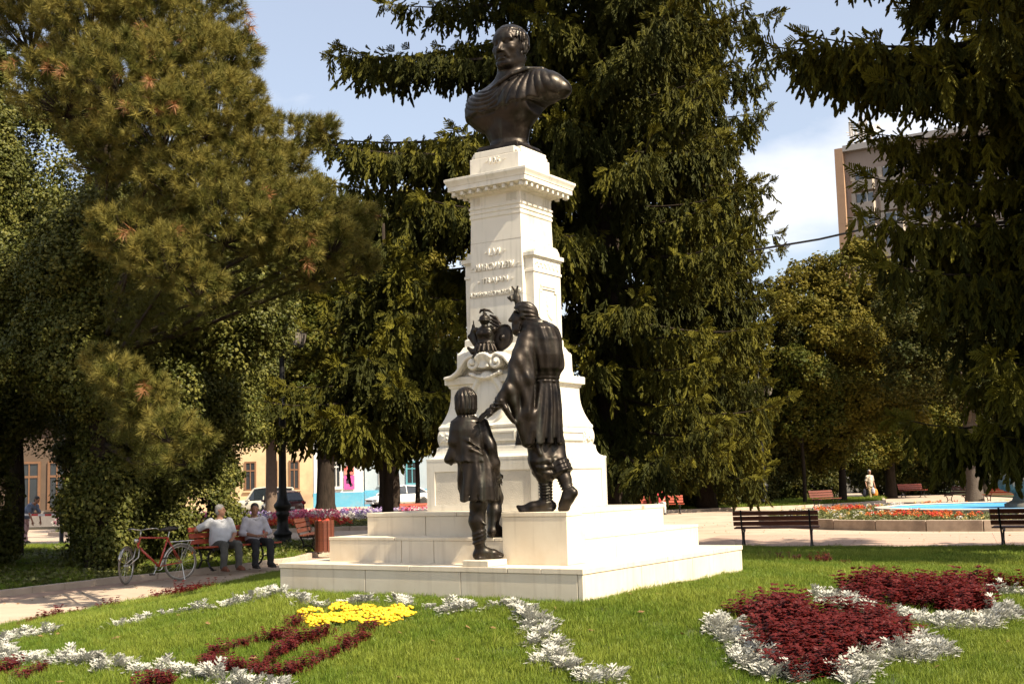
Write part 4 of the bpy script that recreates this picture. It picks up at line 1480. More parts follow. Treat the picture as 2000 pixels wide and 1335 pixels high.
def broadleaf(name, label, x, y, blobs, n, seed, G, group=None, trunk=None, limbs=5, scl=(0.7, 1.3), tint=(.3, .3), up=.5, cat='tree', shell=.72, crown='crown', bark=None, low=-.75, sat=7):
    r = np.random.default_rng(seed)
    root = empty(name, (x, y, 0))
    tag(root, label, cat, group)
    top = max(b[2] for b in blobs)
    if trunk:
        tr, th, fl = trunk
        MB().tube([(0, 0, -.1), (0, 0, .25), (.02, 0, .9), (.04, .02, th * .6), (0, 0, th), (.1, .1, top)], [tr * fl, tr * (1 + (fl - 1) * .5), tr * 1.05, tr * .95, tr * .85, tr * .2], 12).build('trunk', bark or M_BARK, root, smooth=True)
        lb = MB()
        for i in range(limbs):
            b = blobs[i % len(blobs)]
            e = np.array(b[:3]) + r.normal(size=3) * np.array(b[3:]) * .35
            s = np.array([0, 0, th * r.uniform(.75, 1.05)])
            mid = s * .5 + e * .5 + np.array([0, 0, .12 * np.linalg.norm(e - s)])
            lb.tube([tuple(s), tuple(mid), tuple(e)], [tr * .5, tr * .3, tr * .08], 6)
        o = lb.build('limbs', bark or M_BARK, root, smooth=True)
        o['kind'] = 'stuff'
    P, D = blob_points(blobs, n, r, shell, low, sat)
    t = np.clip(r.normal(size=len(P)) * tint[1] + tint[0], 0, 1)
    scatter(crown, G, P, D + np.array([0, 0, up]) + r.normal(size=P.shape) * .3, r.uniform(*scl, len(P)), 3, root, t, seed)
    return root

# ------------------------------------------------------------------ trees
PI = math.pi
cnt = 0
# the broad old spruce behind the monument: long boughs to the left, shorter to the right
def lopA(az, z):
    c = math.cos(az)
    k = 1.0 + .05 * math.sin(z * 1.7)
    if c > .25:
        return .64 * k
    if c < -.1 and z < 6.2:
        return .50 * k
    if c < -.1 and 11.6 < z < 16:
        return .45 * k
    if c < -.3:
        return (1.0 if (z > 9 or z < 6) else .80) * k
    return .85 * k
cnt += spruce('broad old spruce with drooping boughs directly behind the stone monument', 2.9, 37.0, 34, 7.9, 2.6, 11, lop=lopA, step=.74, fine=.78, flatz=.55, trunk_r=.5,
              extra=[(15.8, PI - .05, 8.6), (15.0, PI + .25, 8.0), (12.9, PI + .02, 8.8), (12.5, PI - .22, 8.3), (12.2, PI + .25, 8.5), (11.2, PI, 8.4), (10.5, PI + .12, 8.6)])
cnt += spruce('tall spruce further back, its trunk to the right of the monument', 9.2, 60.0, 36, 4.3, 2.2, 12, step=.78, fine=.6, flatz=.6, trunk_r=.45)
cnt += spruce('young spruce with bright upturned tips left of the monument', -3.45, 33.2, 8.8, 3.6, 3.6, 13, group=None, step=.34, fine=.85, flatz=.4, trunk_r=.15)
cnt += spruce('spruce at the right edge whose boughs hang over the lawn', 11.4, 21.8, 25, 5.9, 2.5, 14, step=.60, fine=1.0, flatz=.5, trunk_r=.38, drop=.85, inner=5,
              lop=lambda az, z: (.78 if z < 9.7 else .80) if math.cos(az) < .2 else .95,
              extra=[(9.9, PI + .03, 6.7), (9.7, PI + .2, 6.2), (9.6, PI - .2, 6.0), (11.7, PI + .1, 5.9), (11.5, PI - .15, 5.5), (8.1, PI + .05, 4.9), (7.3, PI - .1, 5.0), (6.5, PI + .12, 5.1), (8.7, PI + .3, 5.1), (5.6, PI, 5.2)])

# black pine on the left
r = np.random.default_rng(21)
pine = empty('pine_tree', (-8.3, 25.0, 0))
tag(pine, 'large pine with long needle tufts filling the upper left', 'tree')
MB().tube([(0, 0, -.1), (0, 0, 1), (.1, -.1, 5), (.0, -.2, 10), (.1, 0, 15)], [.42, .36, .3, .22, .06], 10).build('trunk', M_BARK, pine, smooth=True)
CL = [(-8.38, 21.0, 9.83, 1.0), (-6.95, 20.0, 9.51, 1.1), (-5.91, 20.0, 9.57, 1.1), (-5.34, 21.0, 10.13, 0.85), (-7.36, 20.0, 8.45, 1.1), (-6.02, 19.0, 8.17, 1.2), (-5.17, 19.5, 8.57, 1.1), (-4.7, 20.0, 8.91, 0.75), (-5.3, 18.5, 7.25, 1.1), (-4.63, 19.0, 7.63, 1.05), (-4.16, 19.5, 7.42, 0.65), (-6.33, 19.0, 7.09, 0.8), (-4.98, 18.5, 6.43, 0.9), (-4.22, 19.0, 6.7, 0.85), (-3.68, 21.0, 7.8, 0.6), (-3.18, 21.0, 7.88, 0.35), (-3.76, 20.0, 6.95, 0.65), (-4.35, 18.5, 5.85, 1.0), (-3.66, 19.0, 5.94, 0.9), (-3.17, 19.5, 6.21, 0.65), (-2.89, 19.5, 5.61, 0.6), (-5.76, 18.5, 5.57, 0.8), (-5.07, 18.0, 5.14, 0.75), (-4.61, 18.0, 4.67, 0.5), (-3.5, 19.0, 5.37, 0.6), (-3.26, 20.0, 5.29, 0.6), (-2.79, 21.0, 6.27, 0.6), (-2.78, 21.5, 5.63, 0.55), (-5.81, 18.0, 3.37, 0.45), (-5.36, 18.0, 3.09, 0.5), (-6.21, 18.5, 3.65, 0.35), (-4.91, 17.5, 2.57, 0.45), (-4.51, 17.5, 2.41, 0.35), (-4.69, 17.5, 2.16, 0.28), (-5.5, 18.0, 2.83, 0.35), (-8.77, 21.0, 10.98, 1.1), (-7.4, 20.5, 10.82, 1.2), (-6.24, 20.5, 10.88, 1.2), (-5.3, 21.0, 11.17, 1.0)]
bm = MB()
TP, TD, TS, TT = [], [], [], []
DP, DD = [], []
base = np.array([-8.3, 25.0, 0])
for (cx, cy, cz, rad) in CL:
    c = np.array([cx, cy, cz]) - base
    s = np.array([0, -.1, max(2.0, min(14.5, c[2] + (.5 if c[2] < 5 else -.2 * math.hypot(c[0], c[1]) + .6)))])
    m1 = s * .55 + c * .45 + np.array([0, 0, -.25])
    L = np.linalg.norm(c - s)
    bm.tube([tuple(s), tuple(m1), tuple(c - np.array([0, 0, rad * .45]))], [.022 + .006 * L, .020 + .003 * L, .016], 6)
    out = nrm(np.array([c[0], c[1], 0]) + np.array([.2, -.9, 0.2]))
    for i in range(int(7 * L)):      # tufts along the bough itself
        t = r.uniform(.35, .95)
        q = (s * (1 - t) ** 2 + 2 * m1 * t * (1 - t) + (c - np.array([0, 0, rad * .45])) * t * t) + r.normal(size=3) * np.array([.15, .15, .12])
        TP.append(q)
        TD.append(out * .5 + np.array([0, 0, .5]) + r.normal(size=3) * .5)
        TS.append(r.uniform(.8, 1.2))
        TT.append(max(0, .1 * r.normal()))
    k = int(190 * (rad / .8) ** 2)
    for i in range(k):
        d = nrm(r.normal(size=3) + np.array([0, 0, .25]) + out * .35)
        q = (.50 + .50 * r.random() ** .6)
        p = c + d * rad * q * np.array([.9, .9, .68])
        TP.append(p)
        TD.append(d * .8 + out * .45 + np.array([0, 0, .45]) + r.normal(size=3) * .25)
        TS.append(r.uniform(.8, 1.25))
        TT.append(np.clip(.22 + .25 * r.normal() + 1.5 * (q - .72), 0, 1))  # lit skin and shaded inside of each clump painted into the tint
        if i % 9 == 0:
            bm.tube([tuple(c - np.array([0, 0, rad * .45])), tuple(p * .5 + c * .5 - np.array([0, 0, rad * .25])), tuple(p)], [.02, .012, .008], 4)
        if r.random() < .010:
            DP.append(p + d * .08)
            DD.append(np.array([0, 0, -.6]) + d * .5)
o = bm.build('boughs', M_BARK, pine)
o['kind'] = 'stuff'
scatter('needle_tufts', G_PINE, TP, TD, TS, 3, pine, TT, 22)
scatter('dry_tufts', G_PINEDRY, DP, DD, 1.3, 1, pine, None, 23)

# ivy-clad thicket under the pine
def iv(label, x, y, blobs, seed, n=34, **k):
    return broadleaf('ivy_covered_tree', label, x, y, blobs, n, seed, G_IVY, 'ivy-covered trees on the left', trunk=(.25, 3.0, 1.2), scl=(.75, 1.35), tint=(.22, .28), up=.35, crown='ivy', shell=.84, sat=12, **k)
iv('ivy-covered trunk rising like a column at the left edge', -11.5, 26.5, [(-.35, 0, 1.4, 1.0, .9, 1.5), (-.1, 0, 4.2, 1.25, 1.0, 1.7), (-.1, 0, 6.4, 1.0, .9, 1.6), (.0, 0, 8.4, .75, .7, 1.5), (-.1, 0, 10.2, .6, .6, 1.4)], 31)
iv('low rounded ivy thicket at the left edge beside the grass', -10.95, 23.3, [(-.4, 0, .8, 1.2, .9, 1.3), (-.2, -.1, 2.2, .95, .8, 1.0), (-.1, .3, 3.6, 1.1, .8, 1.2)], 32)
iv('big dark ivy mass behind the bicycle', -8.3, 28.3, [(-.8, .3, 1.4, 1.35, 1.3, 1.9), (.75, 0, 1.3, 1.25, 1.2, 1.8), (.1, .1, 3.4, 1.9, 1.5, 1.6), (1.1, .2, 4.0, 1.1, 1.0, 1.1), (-1.2, .5, 5.0, 1.4, 1.3, 1.7), (.1, .3, 5.6, 1.5, 1.4, 1.5), (.0, .3, 7.2, 1.3, 1.3, 1.3)], 33)
iv('tall ivy-clad tree between the pine and the lamp post', -9.0, 37.0, [(-.2, 0, 4.2, 1.2, 1.2, 1.1), (-.4, 0, 5.4, 1.7, 1.5, 1.4), (.8, 0, 5.6, 1.3, 1.2, 1.5), (-1.8, 0, 7.6, 1.9, 1.5, 2.0)], 34, n=26)
iv('dark ivy growth filling the shade behind the left thicket', -12.8, 31.5, [(-.9, 0, 4.6, 2.0, 1.5, 2.4), (.6, 0, 6.2, 2.4, 1.6, 2.8), (.8, 0, 9.6, 2.2, 1.6, 2.6), (-2.2, 0, 8.6, 2.2, 1.6, 3.0)], 35, n=22)

iv('ivy climbing the pine trunk behind its lowest boughs', -8.3, 24.7, [(.1, 0, 1.2, .72, .62, 1.3), (.6, .3, 3.4, 1.35, .9, 1.3), (-.6, .2, 4.3, 1.3, .9, 1.4), (-.3, .2, 6.4, 1.5, 1.0, 1.6), (.9, .3, 5.6, 1.3, .9, 1.4), (2.0, .8, 5.2, 1.2, .8, 1.2), (2.9, 1.2, 6.0, 1.1, .8, 1.3)], 36)
# street trees with bare trunks beyond the flower bed
def bl(label, x, y, blobs, seed, n=9, G=None, trunk=(.3, 3.2, 1.5), group='street trees beyond the flower bed', **k):
    return broadleaf('leafy_tree', label, x, y, blobs, n, seed, G or G_LEAF, group, trunk=trunk, **k)
bl('street tree with brown trunk nearest the lamp post', -10.7, 54, [(-1.5, 0, 5.2, 2.4, 2.2, 1.8), (1.2, 0, 5.6, 2.3, 2.0, 1.9), (0, 0, 8.2, 3.0, 2.4, 2.4), (-2.6, 0, 9.5, 2.4, 2.2, 2.4)], 41, trunk=(.25, 4.2, 1.3), bark=mat('brown_bark', (.15, .10, .068), .9, bump=.8, bscale=20, bdist=.02))
bl('street tree with thick dark flared trunk behind the litter bin', -8.4, 54.5, [(0, 0, 5.8, 2.6, 2.2, 1.9), (1.9, 0, 6.0, 1.9, 1.9, 1.5), (.6, 0, 8.6, 2.8, 2.3, 2.4), (.5, 0, 11.2, 2.3, 2.2, 2.3)], 42, trunk=(.40, 4.0, 2.0))
bl('yellowing leafy tree rising above the young spruce', -5.6, 57, [(0, 0, 4.6, 2.0, 2.0, 1.5), (-.8, 0, 8.3, 2.9, 2.4, 2.2), (1.6, 0, 10.0, 2.6, 2.4, 2.3), (-1.0, 0, 12.0, 2.3, 2.0, 2.2), (1.0, 0, 13.4, 2.1, 2.0, 1.8)], 43, tint=(.75, .25), trunk=(.24, 2.6, 1.4))
bl('small leafy tree in front of the white car', -6.65, 62, [(0, 0, 3.6, 2.3, 1.8, 1.3), (-1.2, 0, 4.6, 1.7, 1.6, 1.2), (1.0, 0, 5.4, 2.0, 1.8, 1.6)], 44, tint=(.65, .25), trunk=(.24, 2.6, 1.3))
bl('slim-trunked tree beside the white car', -5.1, 64, [(.3, 0, 5.0, 2.0, 1.8, 1.8), (1.6, 0, 4.6, 1.8, 1.6, 1.6), (1.5, 0, 7.2, 2.6, 2.0, 2.2)], 45, G=G_LEAFD, trunk=(.12, 3.2, 1.3))
# trees behind the plaza on the right
gR = 'trees beyond the plaza'
bl('tall tree crowned with pale yellow seed clusters', 17.4, 66, [(-1.5, 0, 4.6, 3.0, 2.4, 2.6), (1.5, 0, 6.2, 3.0, 2.4, 2.6), (0, 0, 9.4, 3.2, 2.6, 2.8), (1.3, 0, 12.0, 2.3, 2.0, 1.9), (-1.4, 0, 11.0, 1.9, 1.8, 1.9)], 51, tint=(.8, .3), group=gR, n=8, trunk=(.2, 2.5, 1.3))
bl('dark bushy tree behind the person in red', 6.0, 63, [(-1, 0, 2.4, 2.6, 1.8, 2.2), (1.6, 0, 2.9, 2.4, 1.8, 2.6), (.2, 0, 5.6, 3.0, 2.2, 2.4), (3.4, 0, 5.4, 2.4, 2.0, 2.4)], 52, G=G_LEAFD, group=gR, low=-.95)
bl('dense shrub-like tree above the far brown bench', 12.2, 66.5, [(-1.2, 0, 2.9, 2.2, 1.8, 2.0), (1.2, 0, 2.8, 2.2, 1.8, 2.1), (0, 0, 5.4, 2.8, 2.2, 2.2), (1.5, 0, 8.0, 2.6, 2.2, 2.2), (-1.5, 0, 8.6, 2.4, 2.2, 2.2)], 53, G=G_LEAFD, group=gR, tint=(.45, .3))
bl('broad tree behind the walking man', 23.0, 76, [(-2.2, 0, 3.4, 2.6, 2.0, 2.2), (2.0, 0, 4.3, 3.2, 2.2, 2.2), (0, 0, 6.6, 3.6, 2.6, 2.6), (3.5, 0, 8.0, 3.4, 2.6, 3.0), (0, 0, 10.2, 3.2, 2.6, 2.6)], 54, group=gR, tint=(.4, .3))
bl('tree with stout grey trunk beside the fountain bed', 22.0, 59.5, [(-1.8, 0, 6.4, 2.4, 2.2, 2.0), (1.6, 0, 5.8, 2.6, 2.2, 1.9), (0, 0, 8.8, 3.2, 2.6, 2.6), (3.0, 0, 10.0, 3.0, 2.6, 2.6)], 55, G=G_LEAFD, group=gR, trunk=(.36, 4.6, 1.5), bark=mat('grey_bark', (.085, .066, .05), .9, bump=.9, bscale=14, bdist=.03))
bl('thin-trunked tree beside the far brown bench', 14.9, 64, [(0, 0, 4.4, 1.8, 1.6, 1.5), (.4, 0, 6.4, 2.0, 1.8, 1.6)], 56, group=gR, trunk=(.10, 3.2, 1.2), tint=(.3, .3))
bl('wide tree closing the view behind the fountain', 31, 82, [(-3, 0, 4.2, 3.4, 2.2, 2.4), (2, 0, 4.6, 3.6, 2.2, 2.6), (0, 0, 8.2, 4.6, 2.6, 3.2), (5, 0, 8.0, 4.0, 2.6, 3.4)], 57, G=G_LEAFD, group=gR, n=6)
for i, (x_, y_, s_, lb_) in enumerate(((8.6, 62.5, 1.0, 'low dark bush left of the distant lamp post'), (11.0, 64.5, 1.1, 'low dark bush right of the distant lamp post'), (4.2, 60.6, .9, 'low dark bush close behind the stone steps'), (16.4, 73.5, 1.2, 'rounded bush left of the walking man'), (26.5, 84, 1.5, 'large bush at the end of the far path'))):
    broadleaf('garden_bush', lb_, x_, y_, [(-.9 * s_, 0, .9 * s_, 1.4 * s_, 1.1, 1.2 * s_), (.9 * s_, 0, 1.0 * s_, 1.4 * s_, 1.1, 1.3 * s_), (0, .2, 2.0 * s_, 1.4 * s_, 1.1, 1.3 * s_)], 10, 150 + i, G_LEAFD, 'bushes behind the plaza', cat='bush', crown='foliage', low=-1.1)
bl('tall tree standing just outside the right edge, shading the lawn', 9.7, 13.4, [(0, 0, 11.5, 3.6, 3.6, 2.6), (-1.5, 1.2, 14.5, 3.4, 3.4, 2.8), (1.4, -1.0, 15.5, 3.4, 3.4, 2.8), (0, 0, 18.3, 3.0, 3.0, 2.4)], 58, G=G_LEAFD, group=gR, trunk=(.30, 8.0, 1.4), scl=(1.0, 1.7), n=7)
# far wood that closes the gaps
fw = []
for i in range(20):
    fw.append((-1 + 3.4 * i + r.normal(), 98 + 5 * r.random(), 3.8 + 1.2 * r.normal() * .5, 3.2, 2.2, 4.2))
for i in range(6):
    fw.append((-30 - 5 * i, 60 + r.random() * 6, 5, 3.5, 2.5, 5.5))
P, D = blob_points(fw, 4.5, r)
tag(scatter('far_wood', G_LEAFD, P, D + np.array([0, 0, .5]), r.uniform(1.2, 2.0, len(P)), 3, None, np.clip(r.normal(size=len(P)) * .3 + .4, 0, 1), 61),
    'distant wood closing the view behind the park', 'wood', kind='stuff')

# ------------------------------------------------------------------ grass and ground cover
def in_poly(x, y, poly):
    c = np.zeros(x.shape, bool)
    j = len(poly) - 1
    for i in range(len(poly)):
        xi, yi = poly[i]
        xj, yj = poly[j]
        c ^= ((yi > y) != (yj > y)) & (x < (xj - xi) * (y - yi) / (yj - yi + 1e-12) + xi)
        j = i
    return c


def patchy(x, y, ph):
    return np.sin(1.7 * x + ph) * np.sin(1.3 * y + 2 * ph) + .6 * np.sin(4.1 * x + 1.9 * y + ph) + .4 * np.sin(7.3 * y - 3.1 * x)


def grass_on(name, poly, bb, dens, h_fn, scl, seed, clear=None):
    g = np.random.default_rng(seed)
    n = int((bb[1] - bb[0]) * (bb[3] - bb[2]) * dens)
    x, y = g.uniform(bb[0], bb[1], n), g.uniform(bb[2], bb[3], n)
    ok = in_poly(x, y, poly)
    if clear is not None:
        ok &= clear(x, y)
    x, y = x[ok], y[ok]
    z = h_fn(x, y)
    pc = patchy(x, y, seed)
    P = np.stack([x, y, z], -1)
    D = np.array([0, 0, 1]) + g.normal(size=P.shape) * .16
    s = g.uniform(*scl, len(x)) * (1 + .14 * pc)
    t = np.clip(.45 + .25 * pc + .2 * g.normal(size=len(x)), 0, 1)
    return scatter(name, G_GRASS, P, D, s, 3, None, t, seed)


def off_steps(x, y):
    c, s = math.cos(-YAW), math.sin(-YAW)
    dx, dy = x - MON[0], y - MON[1]
    u, v = c * dx - s * dy, s * dx + c * dy
    return (abs(u) > 1.64) | (abs(v) > 1.64)


lh = lambda x, y: lawn_h(x, y) - .035
near = lambda x, y: off_steps(x, y) & (y < 15.5) & (abs(x - .4) < .55 * y + 2.2)
far = lambda x, y: off_steps(x, y) & (y >= 15.5)
tag(grass_on('lawn_grass', LAWN, (-8, 10.5, 6.2, 15.5), 420, lh, (.75, 1.15), 71, near), 'bright green mown grass on the raised lawn', 'grass', kind='stuff')
tag(grass_on('back_lawn_grass', LAWN, (-8, 15.5, 15.5, 29.2), 130, lh, (1.2, 1.7), 72, far), 'shaded green grass on the far side of the lawn', 'grass', kind='stuff')
STRIP_IN = [(-8.75, 20.9), (-7.5, 23.4), (-6.2, 25.4), (-5.15, 28.4), (-4.85, 31.5), (-5.3, 35.0), (-7.6, 37.0), (-14, 38.2), (-20, 36), (-20, 10), (-13, 13.4)]
tag(grass_on('strip_grass', STRIP_IN, (-16, -4.5, 13, 38), 45, lambda x, y: 0 * x + .06, (1.5, 2.4), 73), 'rough grass in the kerbed strip on the left', 'grass', kind='stuff')
g = np.random.default_rng(74)
x, y = g.uniform(-13, -4.6, 4500), g.uniform(15, 37, 4500)
ok = in_poly(x, y, STRIP_IN) & ((patchy(x, y, 3) > -.5) | (y < 25))
P = np.stack([x[ok], y[ok], .07 + .10 * g.random(ok.sum())], -1)
tag(scatter('ground_cover', G_COVER, P, np.array([0, 0, 1]) + g.normal(size=P.shape) * .3, g.uniform(.7, 1.3, len(P)), 3, None, None, 75), 'low leafy ground cover along the kerb on the left', 'ground cover', kind='stuff')

# bare soil round the trunks that stand in the paving
for (x_, y_, r__) in ((-3.45, 33.2, 1.5), (2.9, 37.0, 2.4)):
    sheet('tree_pit', [(x_ + r__ * math.cos(t), y_ + r__ * math.sin(t)) for t in [k * PI / 10 for k in range(20)]], .010, M_SOIL)
# a few dry leaves blown over paths and grass
M_DRY = mat('dry_leaf', (.26, .15, .05), .7, col2=(.17, .09, .035), scale=9, transl=.15)
V_, F_ = [], []
leaf(V_, F_, np.zeros(3), np.array([0, 0, 1.0]), .06, np.random.default_rng(3))
G_DRY = scatter_group('scatter_dry_leaves', [tmpl('dry_leaf', V_, F_, M_DRY)])
g = np.random.default_rng(77)
x = np.concatenate([g.uniform(-9, -4, 170), g.uniform(3, 16, 200), g.uniform(-5, 5, 70)])
y = np.concatenate([g.uniform(15, 33, 170), g.uniform(28.5, 46, 200), g.uniform(7.2, 12, 70)])
inl = in_poly(x, y, LAWN)
ok = off_steps(x, y) & ~in_poly(x, y, STRIP_IN)
z = np.where(inl, lawn_h(x, y) + .02, .014)
P = np.stack([x, y, z], -1)[ok]
tag(scatter('fallen_leaves', G_DRY, P, np.array([0, 0, 1.0]) + g.normal(size=P.shape) * .25, g.uniform(.7, 1.4, len(P)), 1, None, None, 78), 'dry leaves scattered over the paths and the lawn', 'leaves', kind='stuff')

# ------------------------------------------------------------------ bedding plants, each one an object of its own
M_SILVER = mat('silver_leaves', (0.44, 0.425, 0.37), 0.8, col2=(0.33, 0.325, 0.28), scale=20, spec=0.2, transl=0.12)
M_REDLEAF = mat('dark_red_leaves', (0.100, 0.009, 0.007), 0.45, col2=(0.040, 0.005, 0.005), scale=14, spec=0.25, transl=0.12, tcol=(.22, .012, .010))
M_YELLOW = mat('yellow_petals', (0.80, 0.56, 0.015), 0.6, col2=(0.74, 0.46, 0.01), scale=30, transl=0.15)
M_GREENLEAF = mat('bedding_leaves', (0.085, 0.14, 0.025), 0.5, transl=0.2)


def plant_silver(k):
    V, F = [], []
    r = np.random.default_rng(k)
    for i in range(26):
        a = r.uniform(0, 6.28)
        el = r.uniform(.25, 1.35)
        d = np.array([math.cos(a) * math.cos(el), math.sin(a) * math.cos(el), math.sin(el)])
        L = r.uniform(.07, .125)
        s = nrm(np.cross(d, np.array([0, 0, 1.0])))
        n_ = np.cross(s, d)
        p0 = d * .01
        w = .0085
        # a deeply cut leaf: stalk and three pairs of lobes
        j = len(V)
        V += [p0 - s * .004, p0 + s * .004, p0 + d * L + s * .004 - n_ * .015, p0 + d * L - s * .004 - n_ * .015]
        F.append((j, j + 1, j + 2, j + 3))
        for t in (.45, .68, .9):
            for sx in (-1, 1):
                b = p0 + d * L * t - n_ * .012 * t
                e = b + (s * sx * .8 + d * .7) * L * .34 * (1.2 - .4 * t) + n_ * r.normal() * .006
                j = len(V)
                V += [b - d * w * .7, b + d * w * .7, e + d * w * .8, e - d * w * .5]
                F.append((j, j + 1, j + 2, j + 3))
        j = len(V)
        e = p0 + d * L * 1.16 - n_ * .018
        V += [p0 + d * L * .9 - s * .010, p0 + d * L * .9 + s * .010, e + s * .006, e - s * .006]
        F.append((j, j + 1, j + 2, j + 3))
    return tmpl('silver_plant', V, F, M_SILVER).data


def plant_red(k):
    V, F = [], []
    r = np.random.default_rng(k)
    for st in range(9):
        a, ln = r.uniform(0, 6.28), r.uniform(0, .07)
        H = r.uniform(.09, .175)
        for lv in range(6):
            z = H * (lv + 1.2) / 7
            c = np.array([math.cos(a) * ln * (1 + lv * .15), math.sin(a) * ln * (1 + lv * .15), z])
            for q in range(3):
                b = r.uniform(0, 6.28)
                nn = np.array([-math.cos(b) * .55, -math.sin(b) * .55, .8])
                d = np.array([math.cos(b) * .8, math.sin(b) * .8, .45])
                s = nrm(np.cross(d, nn))
                L = r.uniform(.030, .055)
                j = len(V)
                V += [c, c + d * L * .5 + s * L * .24, c + d * L * .55 - nn * -.004, c + d * L * .5 - s * L * .24, c + d * L - np.array([0, 0, .012])]
                F += [(j, j + 1, j + 2), (j, j + 2, j + 3), (j + 1, j + 4, j + 2), (j + 2, j + 4, j + 3)]
    return tmpl('red_plant', V, F, M_REDLEAF).data


def plant_yellow(k):
    b = MB()
    r = random.Random(k)
    for i in range(30):
        a, q = r.uniform(0, 6.28), .088 * r.random() ** .5
        z = .075 - 3.0 * q * q + r.uniform(-.01, .012)
        c = (q * math.cos(a), q * math.sin(a), z)
        rr = r.uniform(.010, .017)
        b.lathe([(rr * .4, -.006), (rr, .0), (rr * .95, .007), (rr * .5, .014), (.002, .013)], 7, c)
    me = b.mesh('yellow_plant', True)
    me.materials.append(M_YELLOW)
    me.materials.append(M_GREENLEAF)
    nf = len(me.polygons)
    V, F = [], []
    g = np.random.default_rng(k)
    for i in range(26):
        a = g.uniform(0, 6.28)
        leaf(V, F, np.array([.05 * math.cos(a), .05 * math.sin(a), g.uniform(.0, .05)]), np.array([math.cos(a), math.sin(a), 1.0]) + g.normal(size=3) * .4, .05, g)
    vs = [v.co[:] for v in me.vertices] + [tuple(v) for v in V]
    off = len(me.vertices)
    fs = [tuple(p.vertices) for p in me.polygons] + [tuple(i + off for i in f) for f in F]
    m2 = bpy.data.meshes.new('yellow_plant')
    m2.from_pydata(vs, [], fs)
    m2.update()
    m2.materials.append(M_YELLOW)
    m2.materials.append(M_GREENLEAF)
    m2.polygons.foreach_set('material_index', [0] * nf + [1] * len(F))
    return m2


SILVER = [plant_silver(i) for i in range(4)]
RED = [plant_red(i + 10) for i in range(4)]
YELL = [plant_yellow(i) for i in range(3)]
pr = random.Random(12)


def put_plant(kind, x, y, label, cat, group, s=1.0):
    pool = {'silver_plant': SILVER, 'red_plant': RED, 'yellow_plant': YELL}[kind]
    o = link(kind, pr.choice(pool), None, None, 0, (x, y, float(lawn_h(x, y)) - .034), (pr.uniform(-.15, .15), pr.uniform(-.15, .15), pr.uniform(0, 6.28)))
    k = s * pr.uniform(.75, 1.3) * (.90 if kind == 'silver_plant' else 1.0)
    o.scale = (k, k, k * pr.uniform(.6, 1.0))
    tag(o, label, cat, group)


def plant_line(kind, pts, gap, wid, label, cat, group, s=1.0, keep=1.0):
    for (x0, y0), (x1, y1) in zip(pts[:-1], pts[1:]):
        L = math.hypot(x1 - x0, y1 - y0)
        n = max(1, int(L / gap + pr.random()))
        for i in range(n):
            if pr.random() > keep:
                continue
            t = (i + pr.random() * .8) / n
            put_plant(kind, x0 + (x1 - x0) * t + pr.gauss(0, wid), y0 + (y1 - y0) * t + pr.gauss(0, wid), label, cat, group, s)


def plant_area(kind, poly, gap, label, cat, group, s=1.0):
    x0, x1 = min(p[0] for p in poly), max(p[0] for p in poly)
    y0, y1 = min(p[1] for p in poly), max(p[1] for p in poly)
    j, y = 0, y0 + gap / 3
    while y < y1:
        x = x0 + (gap / 2 if j % 2 else 0)
        while x < x1:
            px, py = x + pr.gauss(0, gap * .16), y + pr.gauss(0, gap * .16)
            if in_poly(np.array([px]), np.array([py]), poly)[0]:
                put_plant(kind, px, py, label, cat, group, s)
            x += gap
        y += gap * .87
        j += 1


WL = 'small silvery white bedding plant in the thin lines across the front lawn'
plant_line('silver_plant', [(-4.64, 11.2), (-4.79, 11.9), (-4.42, 11.5), (-4.21, 11.5)], .10, .04, WL, 'plant', 'silver plants in lawn lines')
plant_line('silver_plant', [(-3.66, 11.06), (-3.48, 10.94), (-3.35, 11.0), (-3.34, 11.42), (-2.9, 11.16), (-2.65, 11.1)], .11, .03, WL, 'plant', 'silver plants in lawn lines', keep=.7)
plant_line('silver_plant', [(-2.65, 11.1), (-2.35, 11.16), (-2.32, 11.62), (-1.87, 10.78), (-1.72, 10.44), (-1.53, 10.3), (-1.28, 10.44), (-1.07, 10.56), (-0.89, 10.16), (-0.66, 9.84), (-0.38, 9.82), (-0.05, 9.94)], .095, .045, WL, 'plant', 'silver plants in lawn lines', keep=.85)
plant_line('silver_plant', [(-0.05, 9.94), (0.06, 9.4), (0.16, 8.86), (0.24, 8.36), (0.3, 7.98), (0.39, 7.76)], .058, .055, WL, 'plant', 'silver plants in lawn lines')
plant_line('silver_plant', [(0.39, 7.76), (0.54, 7.68), (0.76, 7.66)], .12, .03, WL, 'plant', 'silver plants in lawn lines', keep=.8)
plant_line('silver_plant', [(-4.55, 10.98), (-4.18, 10.2), (-3.81, 9.76), (-3.27, 9.26), (-2.86, 8.88), (-2.53, 8.66), (-2.32, 8.54), (-1.98, 8.22), (-1.68, 7.98), (-1.45, 7.78)], .066, .05, WL, 'plant', 'silver plants in lawn lines')
RS = 'dark red bedding plant in the curling scroll pattern on the front lawn'
for pts in ([(-1.72, 10.02), (-1.72, 9.6), (-1.8, 9.3), (-1.95, 9.26), (-2.06, 9.1), (-2.16, 9.06), (-2.21, 8.78), (-2.05, 8.52), (-1.89, 8.42), (-1.73, 8.3), (-1.55, 8.16), (-1.43, 8.22), (-1.36, 8.44), (-1.24, 8.7), (-1.16, 8.98), (-1.11, 9.28)],
            [(-1.74, 8.36), (-1.72, 8.66), (-1.66, 8.82), (-1.57, 9.06), (-1.43, 9.32)], [(-1.82, 9.3), (-1.64, 9.1), (-1.46, 8.96)]):
    plant_line('red_plant', pts, .060, .022, RS, 'plant', 'red plants in the scroll', .74)
RE = 'dark red bedding plant along the left edge of the lawn beside the path'
